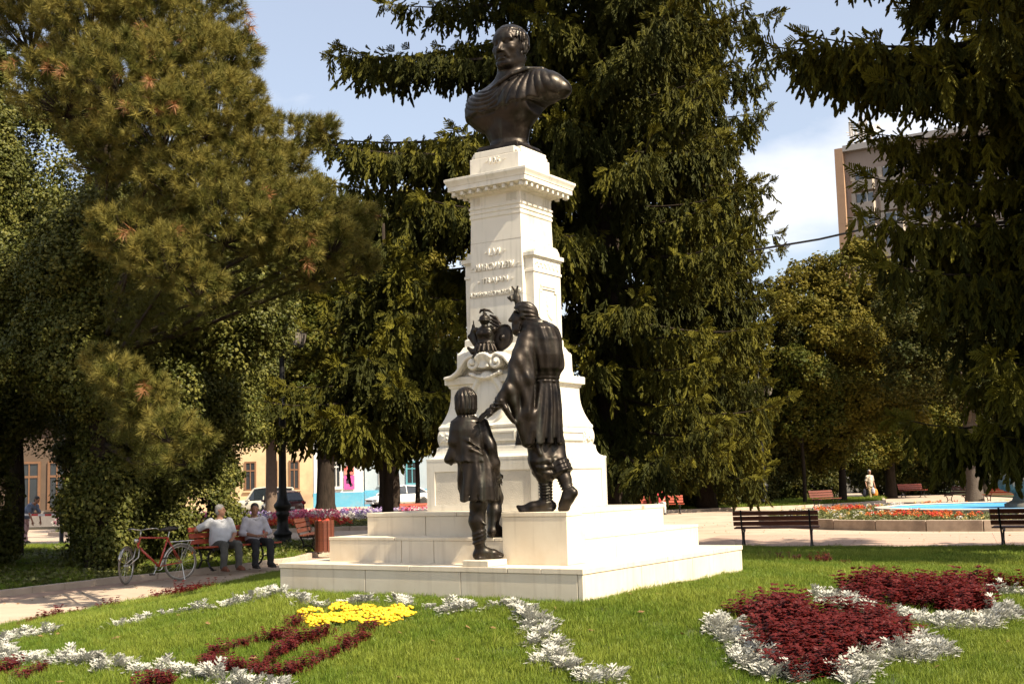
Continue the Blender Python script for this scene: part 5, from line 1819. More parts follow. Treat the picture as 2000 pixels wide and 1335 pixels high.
plant_line('red_plant', [(-6.05, 14.9), (-5.95, 15.9), (-5.6, 17.2)], .16, .05, RE, 'plant', 'red plants along the lawn edge', 1.1, .75)
plant_line('red_plant', [(-5.35, 18.2), (-5.0, 20.0)], .09, .09, RE, 'plant', 'red plants along the lawn edge', 1.25)
RB = 'dark red bedding plant at the bottom left corner of the lawn'
for pts in ([(-3.84, 9.28), (-3.77, 9.42)], [(-3.55, 8.84), (-3.45, 9.0)], [(-2.43, 8.22), (-2.24, 8.18)]):
    plant_line('red_plant', pts, .045, .05, RB, 'plant', 'red plants at the corner', .8)
plant_line('red_plant', [(3.24, 16.3), (3.47, 15.66), (3.7, 15.32), (3.88, 14.56)], .22, .12, 'dark red bedding plant in the shaded grass behind the right-hand beds', 'plant', 'red plants in the shade', .9, .8)
YF = 'clump of yellow flowers above the red scroll on the lawn'
for poly in ([(-1.72, 10.06), (-1.47, 9.9), (-1.38, 9.56), (-1.54, 9.54), (-1.65, 9.76)], [(-1.51, 10.32), (-1.43, 10.32), (-1.37, 10.0), (-1.45, 10.0)], [(-1.36, 10.02), (-1.17, 10.24), (-1.09, 9.98), (-1.24, 9.62), (-1.35, 9.44)], [(-1.16, 9.68), (-1.02, 9.98), (-0.89, 9.94), (-0.84, 9.6), (-0.98, 9.4), (-1.11, 9.28)]):
    plant_area('yellow_plant', poly, .098, YF, 'flower', 'yellow flower clumps')
plant_area('red_plant', [(1.71, 9.68), (2.09, 10.0), (2.2, 9.58), (2.65, 9.58), (2.71, 9.34), (2.8, 9.04), (2.6, 8.46), (2.24, 8.18), (2.02, 7.92), (1.87, 7.52), (1.7, 7.52), (1.59, 8.08), (1.64, 8.72)], .145, 'dark red bedding plant in the nearest bed on the right', 'plant', 'red plants of the near bed', 1.28)
W1 = 'silvery white bedding plant edging the nearest bed on the right'
plant_area('silver_plant', [(1.38, 9.26), (1.64, 9.4), (1.62, 8.64), (1.61, 8.08), (1.7, 7.58), (1.49, 7.66), (1.4, 8.22)], .105, W1, 'plant', 'silver plants of the near bed', 1.1)
plant_area('silver_plant', [(2.14, 8.12), (2.67, 8.58), (2.82, 8.8), (2.88, 8.32), (2.55, 8.0), (2.37, 8.06), (1.99, 7.5), (1.89, 7.52)], .105, W1, 'plant', 'silver plants of the near bed', 1.1)
plant_area('red_plant', [(2.74, 10.66), (3.32, 11.6), (3.77, 11.7), (4.19, 11.52), (3.96, 10.74), (3.73, 10.02), (3.33, 9.74), (3.05, 10.12), (2.76, 10.06)], .165, 'dark red bedding plant in the further bed on the right', 'plant', 'red plants of the further bed', 1.4)
W2 = 'silvery white bedding plant edging the further bed on the right'
plant_area('silver_plant', [(2.44, 10.44), (2.78, 10.84), (2.75, 10.02), (2.88, 9.72), (3.02, 9.58), (3.27, 9.48), (3.65, 9.8), (4.14, 10.54), (3.87, 9.72), (3.39, 9.14), (3.03, 9.16), (2.91, 9.42), (2.69, 9.6), (2.42, 10.0)], .11, W2, 'plant', 'silver plants of the further bed', 1.1)
plant_line('red_plant', [(4.30, 11.94), (4.55, 11.84), (4.77, 11.74), (5.2, 11.7)], .08, .06, 'dark red bedding plant at the right edge behind the further bed', 'plant', 'red plants at the right edge', 1.1)
plant_line('silver_plant', [(4.14, 11.44), (4.33, 11.3), (4.57, 11.26), (5.1, 11.2)], .07, .05, 'silvery white bedding plant at the right edge behind the further bed', 'plant', 'silver plants at the right edge', 1.1)

# ------------------------------------------------------------------ park furniture
M_SLAT = mat('varnished_slats', (0.15, 0.042, 0.020), 0.45, col2=(0.085, 0.024, 0.013), scale=5, stretch=(.4, 4, 4), bump=.2, bscale=30, bdist=.002)
M_SLATR = mat('red_slats', (0.36, 0.060, 0.022), 0.5, col2=(0.27, 0.042, 0.016), scale=5, stretch=(.4, 4, 4), bump=.2, bscale=30, bdist=.002)
M_IRON = mat('black_iron', (0.014, 0.013, 0.013), 0.45, 0.3, scale=12, bump=.3, bscale=60, bdist=.002)


def make_bench(m):
    """bench along x, its front towards -y"""
    root = empty('park_bench', (0, 0, 0))
    for i, (y, z) in enumerate(((-.25, .435), (-.135, .43), (-.02, .425), (.095, .425))):
        MB().box(-.97, .97, y - .048, y + .048, z, z + .034).build('seat_slat', m, root, bevel=.006)
    for i in range(3):
        z, y = .55 + .118 * i, .185 + .036 * i
        MB().box(-.97, .97, -.016, .016, -.05, .05).build('back_slat', m, root, bevel=.006, loc=(0, y, z), rot=(-.28, 0, 0))
    for sx in (-.78, .78):
        b = MB()
        b.tube([(sx, .295, .86), (sx, .245, .68), (sx, .185, .48), (sx, .15, .40), (sx, .09, .30), (sx, .07, .17), (sx, .14, .06), (sx, .24, .0)], .021, 8)
        b.tube([(sx, .15, .405), (sx, -.08, .40), (sx, -.29, .415), (sx, -.325, .385), (sx, -.29, .35)], .020, 8)
        b.tube([(sx, -.26, .41), (sx, -.16, .30), (sx, -.13, .17), (sx, -.20, .06), (sx, -.30, .0)], .021, 8)
        b.tube([(sx, -.13, .17), (sx, -.02, .20), (sx, .07, .17)], .014, 6)
        b.box(sx - .03, sx + .03, -.36, -.25, 0, .018)
        b.box(sx - .03, sx + .03, .20, .31, 0, .018)
        b.build('leg', M_IRON, root, smooth=False)
    return root


BG = 'slatted park benches'
bench_d = make_bench(M_SLAT)
bench_r = make_bench(M_SLATR)
used = set()


def bench(src, label, x, y, rz, z=0.0):
    if src.name in used:
        o = copy_tree(src)
    else:
        o = src
        used.add(src.name)
    o.location = (x, y, z)
    o.rotation_euler = (0, 0, rz)
    tag(o, label, 'bench', BG)
    return o


bench(bench_d, 'dark slatted bench seen from behind right of the monument', 6.05, 28.95, math.radians(180 - 18), .008)
bench(bench_d, 'dark slatted bench cut off by the right edge of the picture', 10.95, 25.95, math.radians(180 - 30), .008)
bench(bench_r, 'red-brown bench on which the two men sit', -5.72, 25.22, math.radians(51.5), .10)
bench(bench_d, 'dark bench seen end-on behind the litter bin', -5.05, 30.6, math.radians(90), .08)
bench(bench_r, 'red bench partly hidden behind the left steps near the white car', -3.95, 52.5, math.radians(10))
bench(bench_r, 'red bench carrying the seated person in red', 6.62, 56.2, 0.0)
bench(bench_d, 'brown bench facing right at the edge of the far lawn', 14.8, 59.4, math.radians(42))
bench(bench_r, 'small far red bench under the trees behind the walking man', 24.8, 77.5, math.radians(25))
bench(bench_d, 'dark bench seen from the side beside the stout grey trunk', 21.6, 60.5, math.radians(-78))
bench(bench_r, 'red bench left of the fountain urn', 22.9, 58.2, math.radians(-55))

# lamp post with three hanging lanterns
M_GLASS = mat('milky_glass', (0.36, 0.31, 0.26), 0.3, col2=(0.30, 0.26, 0.22), transl=0.3)


def make_lamp(h, s=1.0):
    root = empty('lamp_post', (0, 0, 0))
    prof = [(.30, 0), (.30, .08), (.25, .12), (.24, .28), (.27, .31), (.26, .36), (.17, .44), (.15, .80), (.19, .84), (.20, .90), (.17, .94), (.20, 1.0), (.25, 1.08), (.25, 1.14), (.18, 1.22), (.15, 1.30), (.13, 1.36), (.115, 1.5), (.095, h * .55), (.12, h * .56), (.12, h * .57), (.085, h * .58), (.065, h - .6), (.085, h - .58), (.085, h - .5), (.05, h - .45), (.04, h - .08), (.06, h - .05), (.0, h)]
    MB().lathe([(r_ * s, z) for r_, z in prof], 14).build('post', M_IRON, root, smooth=True)
    zt = h - .85
    for a in (PI, .25, 5.6):
        dx, dy = math.cos(a), math.sin(a)
        L = .52
        pts = []
        for i in range(13):
            t = i / 12
            pts.append((dx * L * t, dy * L * t, zt + .45 * math.sin(t * PI * .9) * (1 - .3 * t)))
        b = MB().tube(pts, .022, 6)
        b.tube([(dx * L * .2 + dx * .16 * math.cos(t), dy * L * .2 + dy * .16 * math.cos(t), zt + .12 + .13 * math.sin(t)) for t in [k * PI / 6 for k in range(11)]], .014, 5)
        b.tube([(dx * L, dy * L, zt + .16), (dx * L, dy * L, zt - .02)], .016, 6)
        b.build('bracket', M_IRON, root)
        ln = MB().lathe([(.20, -.12), (.19, -.14), (.155, -.34), (.12, -.46), (.09, -.50)], 12, (dx * L, dy * L, zt)).build('lantern', M_GLASS, root, smooth=True)
        MB().lathe([(.0, .02), (.06, .0), (.10, -.05), (.215, -.10), (.22, -.125), (.0, -.118)], 12, (dx * L, dy * L, zt)).build('lantern_cap', M_IRON, ln)
        MB().lathe([(.095, -.495), (.10, -.52), (.05, -.55), (.02, -.59), (.0, -.60)], 10, (dx * L, dy * L, zt)).build('lantern_base', M_IRON, ln)
        cage = MB()
        for q in range(4):
            t = q * PI / 2 + .4
            cage.tube([(dx * L + .2 * math.cos(t), dy * L + .2 * math.sin(t), zt - .12), (dx * L + .125 * math.cos(t), dy * L + .125 * math.sin(t), zt - .46)], .007, 4)
        cage.build('lantern_cage', M_IRON, ln)
    return root


lp = make_lamp(7.0)
lp.location = (-6.6, 35.0, .05)
tag(lp, 'tall black lamp post with three hanging lanterns left of the monument', 'lamp post', 'park lamp posts')
l2 = copy_tree(lp, None, (12.4, 62.0, 0), .8)
tag(l2, 'distant lamp post almost hidden in the dark trees on the right', 'lamp post', 'park lamp posts')
# short lamp in the shade at the left
b = empty('bollard_lamp', (-14.6, 39.8, 0))
tag(b, 'short dark lamp with pale cap in the shade at far left', 'lamp')
MB().lathe([(.16, 0), (.16, .06), (.07, .10), (.06, 1.05), (.09, 1.08)], 12).build('post', M_IRON, b, smooth=True)
MB().lathe([(.09, 1.085), (.22, 1.12), (.25, 1.25), (.22, 1.38), (.12, 1.42)], 12).build('globe', M_IRON, b, smooth=True)
MB().lathe([(.20, 1.405), (.19, 1.44), (.13, 1.50), (.10, 1.62), (.0, 1.66)], 12).build('cap', mat('pale_enamel', (.6, .55, .5), .4), b, smooth=True)

# slatted litter bin
b = empty('litter_bin', (-4.55, 29.35, .08))
tag(b, 'brown slatted litter bin left of the monument steps', 'litter bin')
sm = MB().box(-.042, .042, -.011, .011, .06, .80).mesh('slat')
for i in range(14):
    a = 2 * PI * i / 14
    link('slat', sm, M_SLAT, b, .004, (.215 * math.cos(a), .215 * math.sin(a), 0), (0, 0, a + PI / 2))
for z in (.16, .66):
    MB().tube([(.198 * math.cos(t), .198 * math.sin(t), z) for t in [k * PI / 10 for k in range(21)]], .010, 5).build('hoop', M_IRON, b)
MB().lathe([(.18, .08), (.185, .74), (.175, .74), (.17, .10)], 16, caps=False).build('liner', M_IRON, b, smooth=True)
rb = random.Random(9)
lit = Sculpt((-.2, -.2, .6), (.2, .2, .9), .02)
for i in range(14):
    lit.ell((rb.uniform(-.13, .13), rb.uniform(-.13, .13), .72 + rb.uniform(0, .1)), (.05, .05, .035), k=.02)
lit.build('litter_bag', mat('red_plastic', (.50, .055, .03), .35), b)

# fountain: round flower bed with a kerb, blue basin and stone urn
FX, FY = 17.0, 41.2
kerb([(FX + 8.7 * math.cos(t), FY + 8.7 * math.sin(t)) for t in [k * 2 * PI / 36 for k in range(36)]], .30, .22, 1.2, 'bed_kerb', True, mat('bed_kerb_stone', (.42, .33, .25), .85, col2=(.33, .25, .19), scale=3, bump=.4, bscale=40, bdist=.004, stain=(.22, .17, .13), stain_scale=1.2))
o = MB().lathe([(8.6, .10), (8.6, .22), (6.5, .27), (5.0, .30), (4.9, .1)], 48, (FX, FY, 0)).build('flower_bed', M_SOIL)
tag(o, kind='structure')
b = empty('fountain', (FX, FY, 0))
tag(b, 'round fountain with blue-painted basin and stone urn in the flower bed', 'fountain')
M_POOL = mat('blue_pool_paint', (.10, .36, .62), .5, col2=(.08, .31, .56), scale=2)
MB().lathe([(4.85, .0), (4.85, .42), (4.55, .44), (4.5, .42), (4.45, .10), (4.4, .06), (0.01, .05)], 48).build('basin', M_POOL, b, smooth=False)
MB().lathe([(4.44, .38), (0.01, .381)], 48).build('water', mat('pool_water', (.085, .32, .56), .45, col2=(.07, .28, .50), spec=.1, bump=.15, bscale=6, bdist=.02), b)
MB().lathe([(4.90, .30), (4.92, .46), (4.52, .48), (4.50, .445)], 48, caps=False).build('basin_rim', mat('rim_stone', (.45, .38, .32), .8), b)
M_URN = mat('urn_stone', (.16, .14, .115), .8, col2=(.10, .09, .07), scale=5, bump=.4, bscale=30, bdist=.006)
MB().lathe([(.75, .05), (.75, .5), (.62, .55), (.5, .62), (.42, .8), (.5, .86), (.72, .92), (.85, 1.06), (.88, 1.3), (.8, 1.5), (.62, 1.58), (.66, 1.64), (.6, 1.7), (.3, 1.78), (.22, 2.0), (.3, 2.1), (.42, 2.2), (.4, 2.25), (.01, 2.2)], 24).build('urn', M_URN, b, smooth=True)
for k in range(10):
    t = 2 * PI * k / 10
    MB().ball((.84 * math.cos(t), .84 * math.sin(t), 1.22), (.12, .12, .26), 8, 6).build('urn_lobe', M_URN, b, smooth=True)

# flowers of the two far beds
def t_flower(name, k, m, n, R, h):
    V, F = [], []
    r = np.random.default_rng(k)
    for i in range(n):
        a, q = r.uniform(0, 6.28), R * r.random() ** .5
        c = np.array([q * math.cos(a), q * math.sin(a), h * r.uniform(.6, 1.1)])
        for p in range(5):
            b_ = r.uniform(0, 6.28)
            leaf(V, F, c, np.array([math.cos(b_) * .6, math.sin(b_) * .6, .6]) + r.normal(size=3) * .3, .05, r)
    return tmpl(name, V, F, m)


def flowers(name, label, cols, pts, scl, seed):
    G = scatter_group('scatter_' + name, [t_flower(name, seed + i, m_, 9, .13, .30) for i, m_ in enumerate(cols)])
    return tag(scatter(name, G, pts, np.array([[0, 0, 1.0]]) + np.random.default_rng(seed).normal(size=(len(pts), 3)) * .15, scl, len(cols), None, None, seed), label, 'flowers', kind='stuff')


MR = mat('red_petals', (.62, .035, .015), .5, transl=.2)
MO = mat('orange_petals', (.68, .17, .02), .5, transl=.2)
MP = mat('pink_petals', (.62, .13, .22), .5, transl=.2)
MW = mat('pale_petals', (.72, .66, .60), .5, transl=.2)
ML = mat('lilac_petals', (.40, .28, .52), .5, transl=.2)
sheet('left_flower_bed', [(-9.2 + 9.5 * math.cos(t), 50.4 + 4.2 * math.sin(t)) for t in [k * PI / 20 for k in range(40)]], .10, M_SOIL)
kerb([(-9.2 + 9.6 * math.cos(t), 50.4 + 4.3 * math.sin(t)) for t in [PI + k * PI / 20 for k in range(21)]], .15, .2, 1.0, 'left_bed_kerb')
g = np.random.default_rng(80)
def ellipse_pts(cx, cy, a, b, n, lo, hi, z0):
    t, q = g.uniform(0, 6.283, n), np.sqrt(g.uniform(lo * lo, hi * hi, n))
    return np.stack([cx + a * q * np.cos(t), cy + b * q * np.sin(t), np.full(n, z0)], -1)
P = ellipse_pts(-9.2, 50.4, 9.4, 4.1, 2300, 0, 1, .10)
front = (P[:, 1] < 48.2)
k1 = np.sin(P[:, 0] * 1.3) + .5 * np.sin(P[:, 0] * 3.1 + P[:, 1])
flowers('red_flowers', 'band of red and orange flowers along the front of the left bed', [MR, MO, MR], P[front & (k1 > -.6)], g.uniform(.8, 1.3, (front & (k1 > -.6)).sum()), 81)
q = ~front & (k1 > .0)
flowers('pink_flowers', 'taller pink flowers at the back of the left bed', [MP, MP, MW], P[q] + [0, 0, .12], g.uniform(1.0, 1.6, q.sum()), 84)
q = ~front & (k1 <= .0)
flowers('lilac_flowers', 'pale lilac and white flowers at the back of the left bed', [ML, MW], P[q] + [0, 0, .10], g.uniform(.9, 1.5, q.sum()), 87)
G_FCOV = G_COVER
P2 = ellipse_pts(-9.2, 50.4, 9.4, 4.1, 1700, 0, 1, .16)
tag(scatter('left_bed_leaves', G_COVER, P2, np.array([[0, 0, 1.0]]) + g.normal(size=P2.shape) * .3, g.uniform(1.1, 1.9, len(P2)), 3, None, None, 90), 'green leaves between the flowers of the left bed', 'leaves', kind='stuff')
P3 = ellipse_pts(FX, FY, 8.5, 8.5, 4200, .59, 1, .25)
rr_ = np.hypot(P3[:, 0] - FX, P3[:, 1] - FY)
P3[:, 2] = np.interp(rr_, [5, 6.5, 8.6], [.30, .27, .22])
k2 = np.sin(P3[:, 0] * 1.1 + 1) + np.sin(P3[:, 1] * .9) + .6 * np.sin(P3[:, 0] * 2.3 + P3[:, 1] * 1.7)
q = (k2 > .95) & (g.random(len(P3)) < .45) & (P3[:, 0] < FX + 1)
flowers('orange_flowers', 'patches of orange-red flowers in the bed round the fountain', [MR, MO], P3[q], g.uniform(.5, .85, q.sum()), 91)
q = (k2 < .2) & (g.random(len(P3)) < .14)
flowers('pale_flowers', 'scattered white and yellow flowers in the bed round the fountain', [MW, mat('cream_petals', (.7, .5, .15), .5, transl=.2)], P3[q], g.uniform(.4, .7, q.sum()), 94)
tag(scatter('fountain_bed_leaves', G_COVER, P3 + [0, 0, .02], np.array([[0, 0, 1.0]]) + g.normal(size=P3.shape) * .3, g.uniform(.7, 1.15, len(P3)), 3, None, None, 97), 'green leaves covering the bed round the fountain', 'leaves', kind='stuff')

# far lawns on the right
sheet('far_lawn', [(2, 57.2), (14, 60.4), (19.6, 66), (23, 78), (20, 100), (-2, 100), (-2, 57.4)], .06, M_LAWN)
kerb([(2, 57.2), (8, 58.6), (14, 60.4), (17, 62.8), (19.6, 66), (23, 78)], .14, .16, 1.2, 'far_lawn_kerb')
sheet('side_lawn', [(27.5, 62), (60, 58), (60, 100), (30, 100)], .06, M_LAWN)
tag(grass_on('far_lawn_grass', [(2, 57.6), (14, 60.8), (19.3, 66.4), (22, 74), (2, 74)], (2, 23, 57, 74), 22, lambda x, y: 0 * x + .05, (2.2, 3.4), 98), 'sunlit grass of the far lawn behind the plaza', 'grass', kind='stuff')

# ------------------------------------------------------------------ bicycle
M_BRED = mat('red_enamel', (0.45, 0.055, 0.030), 0.3, coat=.5)
M_CHROME = mat('dull_chrome', (0.62, 0.58, 0.52), 0.28, 0.9)
M_TYRE = mat('tyre_rubber', (0.022, 0.021, 0.02), 0.8)
M_GREYT = mat('dusty_tyre', (0.20, 0.175, 0.145), 0.8)
M_LEATH = mat('dark_leather', (0.03, 0.024, 0.02), 0.5)
bike = empty('bicycle', (-6.30, 23.25, .008), math.atan2(-.67, -.74))
tag(bike, 'old red bicycle on its stand beside the left bench', 'bicycle')
WB, WR = 1.06, .335


def ring(b, c, r, t, ax, n=28, k=6):
    """torus about the axis ax"""
    ax = Vector(ax).normalized()
    u = ax.orthogonal().normalized()
    v = ax.cross(u)
    R = []
    for i in range(n):
        a = 2 * PI * i / n
        d = u * math.cos(a) + v * math.sin(a)
        R.append([Vector(c) + d * (r + t * math.cos(2 * PI * j / k)) + ax * t * math.sin(2 * PI * j / k) for j in range(k)])
    R.append(R[0])
    b.rings(R, caps=False)


def wheel(c, ax):
    o = MB()
    ring(o, c, WR - .018, .017, ax)
    w = o.build('wheel', M_GREYT, bike, smooth=True)
    o = MB()
    ring(o, c, WR - .042, .010, ax)
    o.build('rim', M_CHROME, w, smooth=True)
    ax = Vector(ax).normalized()
    u = ax.orthogonal().normalized()
    v = ax.cross(u)
    sp_ = MB()
    for i in range(20):
        a = 2 * PI * i / 20
        d = u * math.cos(a) + v * math.sin(a)
        sp_.tube([Vector(c) + ax * (.025 if i % 2 else -.025), Vector(c) + d * (WR - .045)], .0022, 4)
    sp_.build('spokes', M_CHROME, w)
    MB().tube([Vector(c) - ax * .045, Vector(c) + ax * .045], .018, 8).build('hub', M_CHROME, w)
    return w


st = Vector((-.67, .74, 0)).normalized()      # axis of the turned front wheel
fwd = Vector((st.y, -st.x, 0))
rear, frontw = (0, 0, WR), (WB, 0, WR)
wheel(rear, (0, 1, 0))
wheel(frontw, tuple(st))
bb, seat_t, head_t, head_b = (.43, 0, .29), (.25, 0, .80), (.80, 0, .83), (.845, 0, .68)
f = MB()
f.tube([bb, seat_t], .019, 8).tube([seat_t, head_t], .018, 8).tube([bb, head_b], .022, 8).tube([head_t, head_b], .023, 8)
for s in (-.05, .05):
    f.tube([(.43, s * .5, .29), (0, s, WR)], .010, 6).tube([(.25, s * .3, .76), (0, s, WR)], .009, 6)
f.build('frame', M_BRED, bike, smooth=True)
fk = MB()
for s in (-.045, .045):
    fk.tube([Vector(head_b) + st * s * .8 - Vector((0, 0, .03)), Vector(head_b) + fwd * .07 + st * s + Vector((0, 0, -.20)), Vector(frontw) + st * s], .012, 6)
fk.tube([Vector(head_t), Vector(head_t) + Vector((-.02, 0, .13))], .014, 8)
fk.build('fork', M_CHROME, bike, smooth=True)
hb = MB()
tp = Vector(head_t) + Vector((-.02, 0, .13))
for s in (-1, 1):
    hb.tube([tp, tp + st * s * .16 + fwd * .04 + Vector((0, 0, .03)), tp + st * s * .27 - fwd * .05 + Vector((0, 0, .03)), tp + st * s * .29 - fwd * .20 + Vector((0, 0, -.02))], .012, 7)
hb.build('handlebar', M_CHROME, bike, smooth=True)
for s in (-1, 1):
    MB().tube([tp + st * s * .283 - fwd * .13 + Vector((0, 0, .0)), tp + st * s * .291 - fwd * .225 + Vector((0, 0, -.027))], .017, 8).build('grip', M_LEATH, bike)
MB().ball(tuple(Vector(head_b) + fwd * .07 + Vector((0, 0, .10))), (.045, .045, .045)).build('headlight', M_CHROME, bike, smooth=True)
sd = Sculpt((-.2, -.14, -.08), (.2, .14, .08), .012)
sd.ell((-.06, 0, 0), (.11, .10, .035), k=.02).cap((-.02, 0, 0), (.15, 0, -.005), .05, .028, k=.04)
sd.build('saddle', M_LEATH, bike, loc=(.225, 0, .965), rot=(0, .05, 0))
MB().tube([seat_t, (.215, 0, .95)], .012, 7).build('seat_post', M_CHROME, bike)


def guard(c, r, a0, a1, u, ax):
    b = MB()
    u, ax = Vector(u), Vector(ax)
    R = []
    for i in range(15):
        a = a0 + (a1 - a0) * i / 14
        d = u * math.cos(a) + Vector((0, 0, 1)) * math.sin(a)
        R.append([Vector(c) + d * (r + .004 - .018 * (j / 3 - 1) ** 2) + ax * .028 * (j / 3 - 1) for j in range(7)])
    vs = [p for q in R for p in q]
    b.add(vs, [(i * 7 + j, i * 7 + j + 1, (i + 1) * 7 + j + 1, (i + 1) * 7 + j) for i in range(14) for j in range(6)])
    o = b.build('mudguard', M_CHROME, bike, smooth=True)
    m = o.modifiers.new('thick', 'SOLIDIFY')
    m.thickness = .003


guard(rear, WR + .022, -.1, 2.75, (1, 0, 0), (0, 1, 0))
guard(frontw, WR + .022, .35, 2.3, tuple(fwd), tuple(st))
ck = MB()
ring(ck, bb, .075, .008, (0, 1, 0), 20, 5)
ck.tube([(.43, -.05, .29), (.43, -.05, .29)], .02, 6)
ck.tube([(.43, -.06, .29), (.50, -.06, .15)], .010, 6).tube([(.43, .06, .29), (.36, .06, .43)], .010, 6)
ck.build('crank', M_CHROME, bike)
for (x, y, z) in ((.505, -.11, .14), (.355, .11, .44)):
    MB().box(x - .045, x + .045, y - .035, y + .035, z - .012, z + .012).build('pedal', M_LEATH, bike, bevel=.004)
MB().tube([(.0, .06, WR - .02), (-.02, .14, .012), (.02, .17, .005)], .010, 6).build('kickstand', M_CHROME, bike)
rk = MB()
for s in (-.05, .05):
    rk.tube([(.22, s, .72), (-.25, s, .73)], .007, 5).tube([(-.20, s, .73), (0, s * 1.1, WR)], .006, 5)
for x in (-.25, -.1, .05):
    rk.tube([(x, -.05, .73), (x, .05, .73)], .006, 5)
rk.build('carrier_rack', M_CHROME, bike)
MB().ball((-.245, 0, .50), (.012, .03, .03), 10, 6).build('reflector', mat('orange_reflector', (.7, .2, .02), .3), bike)

# ------------------------------------------------------------------ people
SKIN = mat('skin', (0.36, 0.19, 0.12), 0.55, col2=(0.31, 0.155, 0.095), scale=12)
SKINT = mat('tanned_skin', (0.27, 0.13, 0.075), 0.55, col2=(0.22, 0.10, 0.06), scale=12)
HGREY = mat('grey_hair', (0.27, 0.255, 0.24), 0.7, bump=.5, bscale=80, bdist=.004)
HDARK = mat('dark_hair', (0.02, 0.016, 0.013), 0.6, bump=.5, bscale=80, bdist=.004)


def cloth(name, c, k=.7):
    return mat(name, c, .85, col2=tuple(v * .85 for v in c), scale=8, bump=.4, bscale=22, bdist=.012)


def head_on(S, c, yaw=0.0, pitch=0.0, s=1.0):
    """face towards -y turned by yaw"""
    M = Euler((pitch, 0, yaw)).to_matrix()
    T = lambda p: tuple(Vector(c) + M @ (Vector(p) * s))
    R = (pitch, 0, yaw)
    S.ell(T((0, .012, .03)), (.075 * s, .092 * s, .085 * s), k=.02, rot=R)
    S.ell(T((0, -.022, -.035)), (.060 * s, .070 * s, .080 * s), k=.03, rot=R)
    S.ell(T((0, -.06, -.098)), (.028 * s, .024 * s, .02 * s), k=.02)
    S.cap(T((0, -.088, .015)), T((0, -.108, -.025)), .010 * s, .014 * s, k=.012)
    S.cap(T((-.035, -.078, .028)), T((.035, -.078, .028)), .012 * s, .012 * s, k=.012)
    for sx in (-1, 1):
        S.ell(T((sx * .030, -.092, .010)), (.015 * s, .012 * s, .009 * s), k=.008, sub=True)
        S.ell(T((sx * .030, -.080, .010)), (.011 * s, .010 * s, .008 * s), k=.002)
        S.ell(T((sx * .076, .012, -.005)), (.011 * s, .020 * s, .030 * s), k=.008)
    S.cap(T((-.022, -.088, -.060)), T((.022, -.088, -.060)), .007 * s, .007 * s, k=.006)
    S.cap(T((-.024, -.096, -.056)), T((.024, -.096, -.056)), .0035 * s, .0035 * s, k=.002, sub=True)
    return T


def hair_on(c, yaw, pitch, s, m, parent, full=1.0, lo=.16):
    H = Sculpt((c[0] - lo, c[1] - lo, c[2] - lo), (c[0] + lo, c[1] + lo, c[2] + lo), .011)
    M = Euler((pitch, 0, yaw)).to_matrix()
    T = lambda p: tuple(Vector(c) + M @ (Vector(p) * s))
    R = (pitch, 0, yaw)
    H.ell(T((0, .020, .042)), (.083 * s, .096 * s, .085 * s), k=.01, rot=R)
    H.ell(T((0, .045, -.02)), (.080 * s, .068 * s, .080 * s), k=.02, rot=R)
    H.ell(T((0, -.105, -.005)), (.085 * s, .075 * s, .065 * s + .01 * full), k=.012, sub=True, rot=R)
    H.ell(T((0, -.07, -.09)), (.10 * s, .085 * s, .09 * s), k=.012, sub=True, rot=R)
    H.ripple((c[0] - lo, c[1] - lo, c[2] - lo), (c[0] + lo, c[1] + lo, c[2] + lo), lambda x, y, z: .003 * np.sin(150 * x + 40 * z) * np.sin(120 * y))
    return H.build('hair', m, parent)


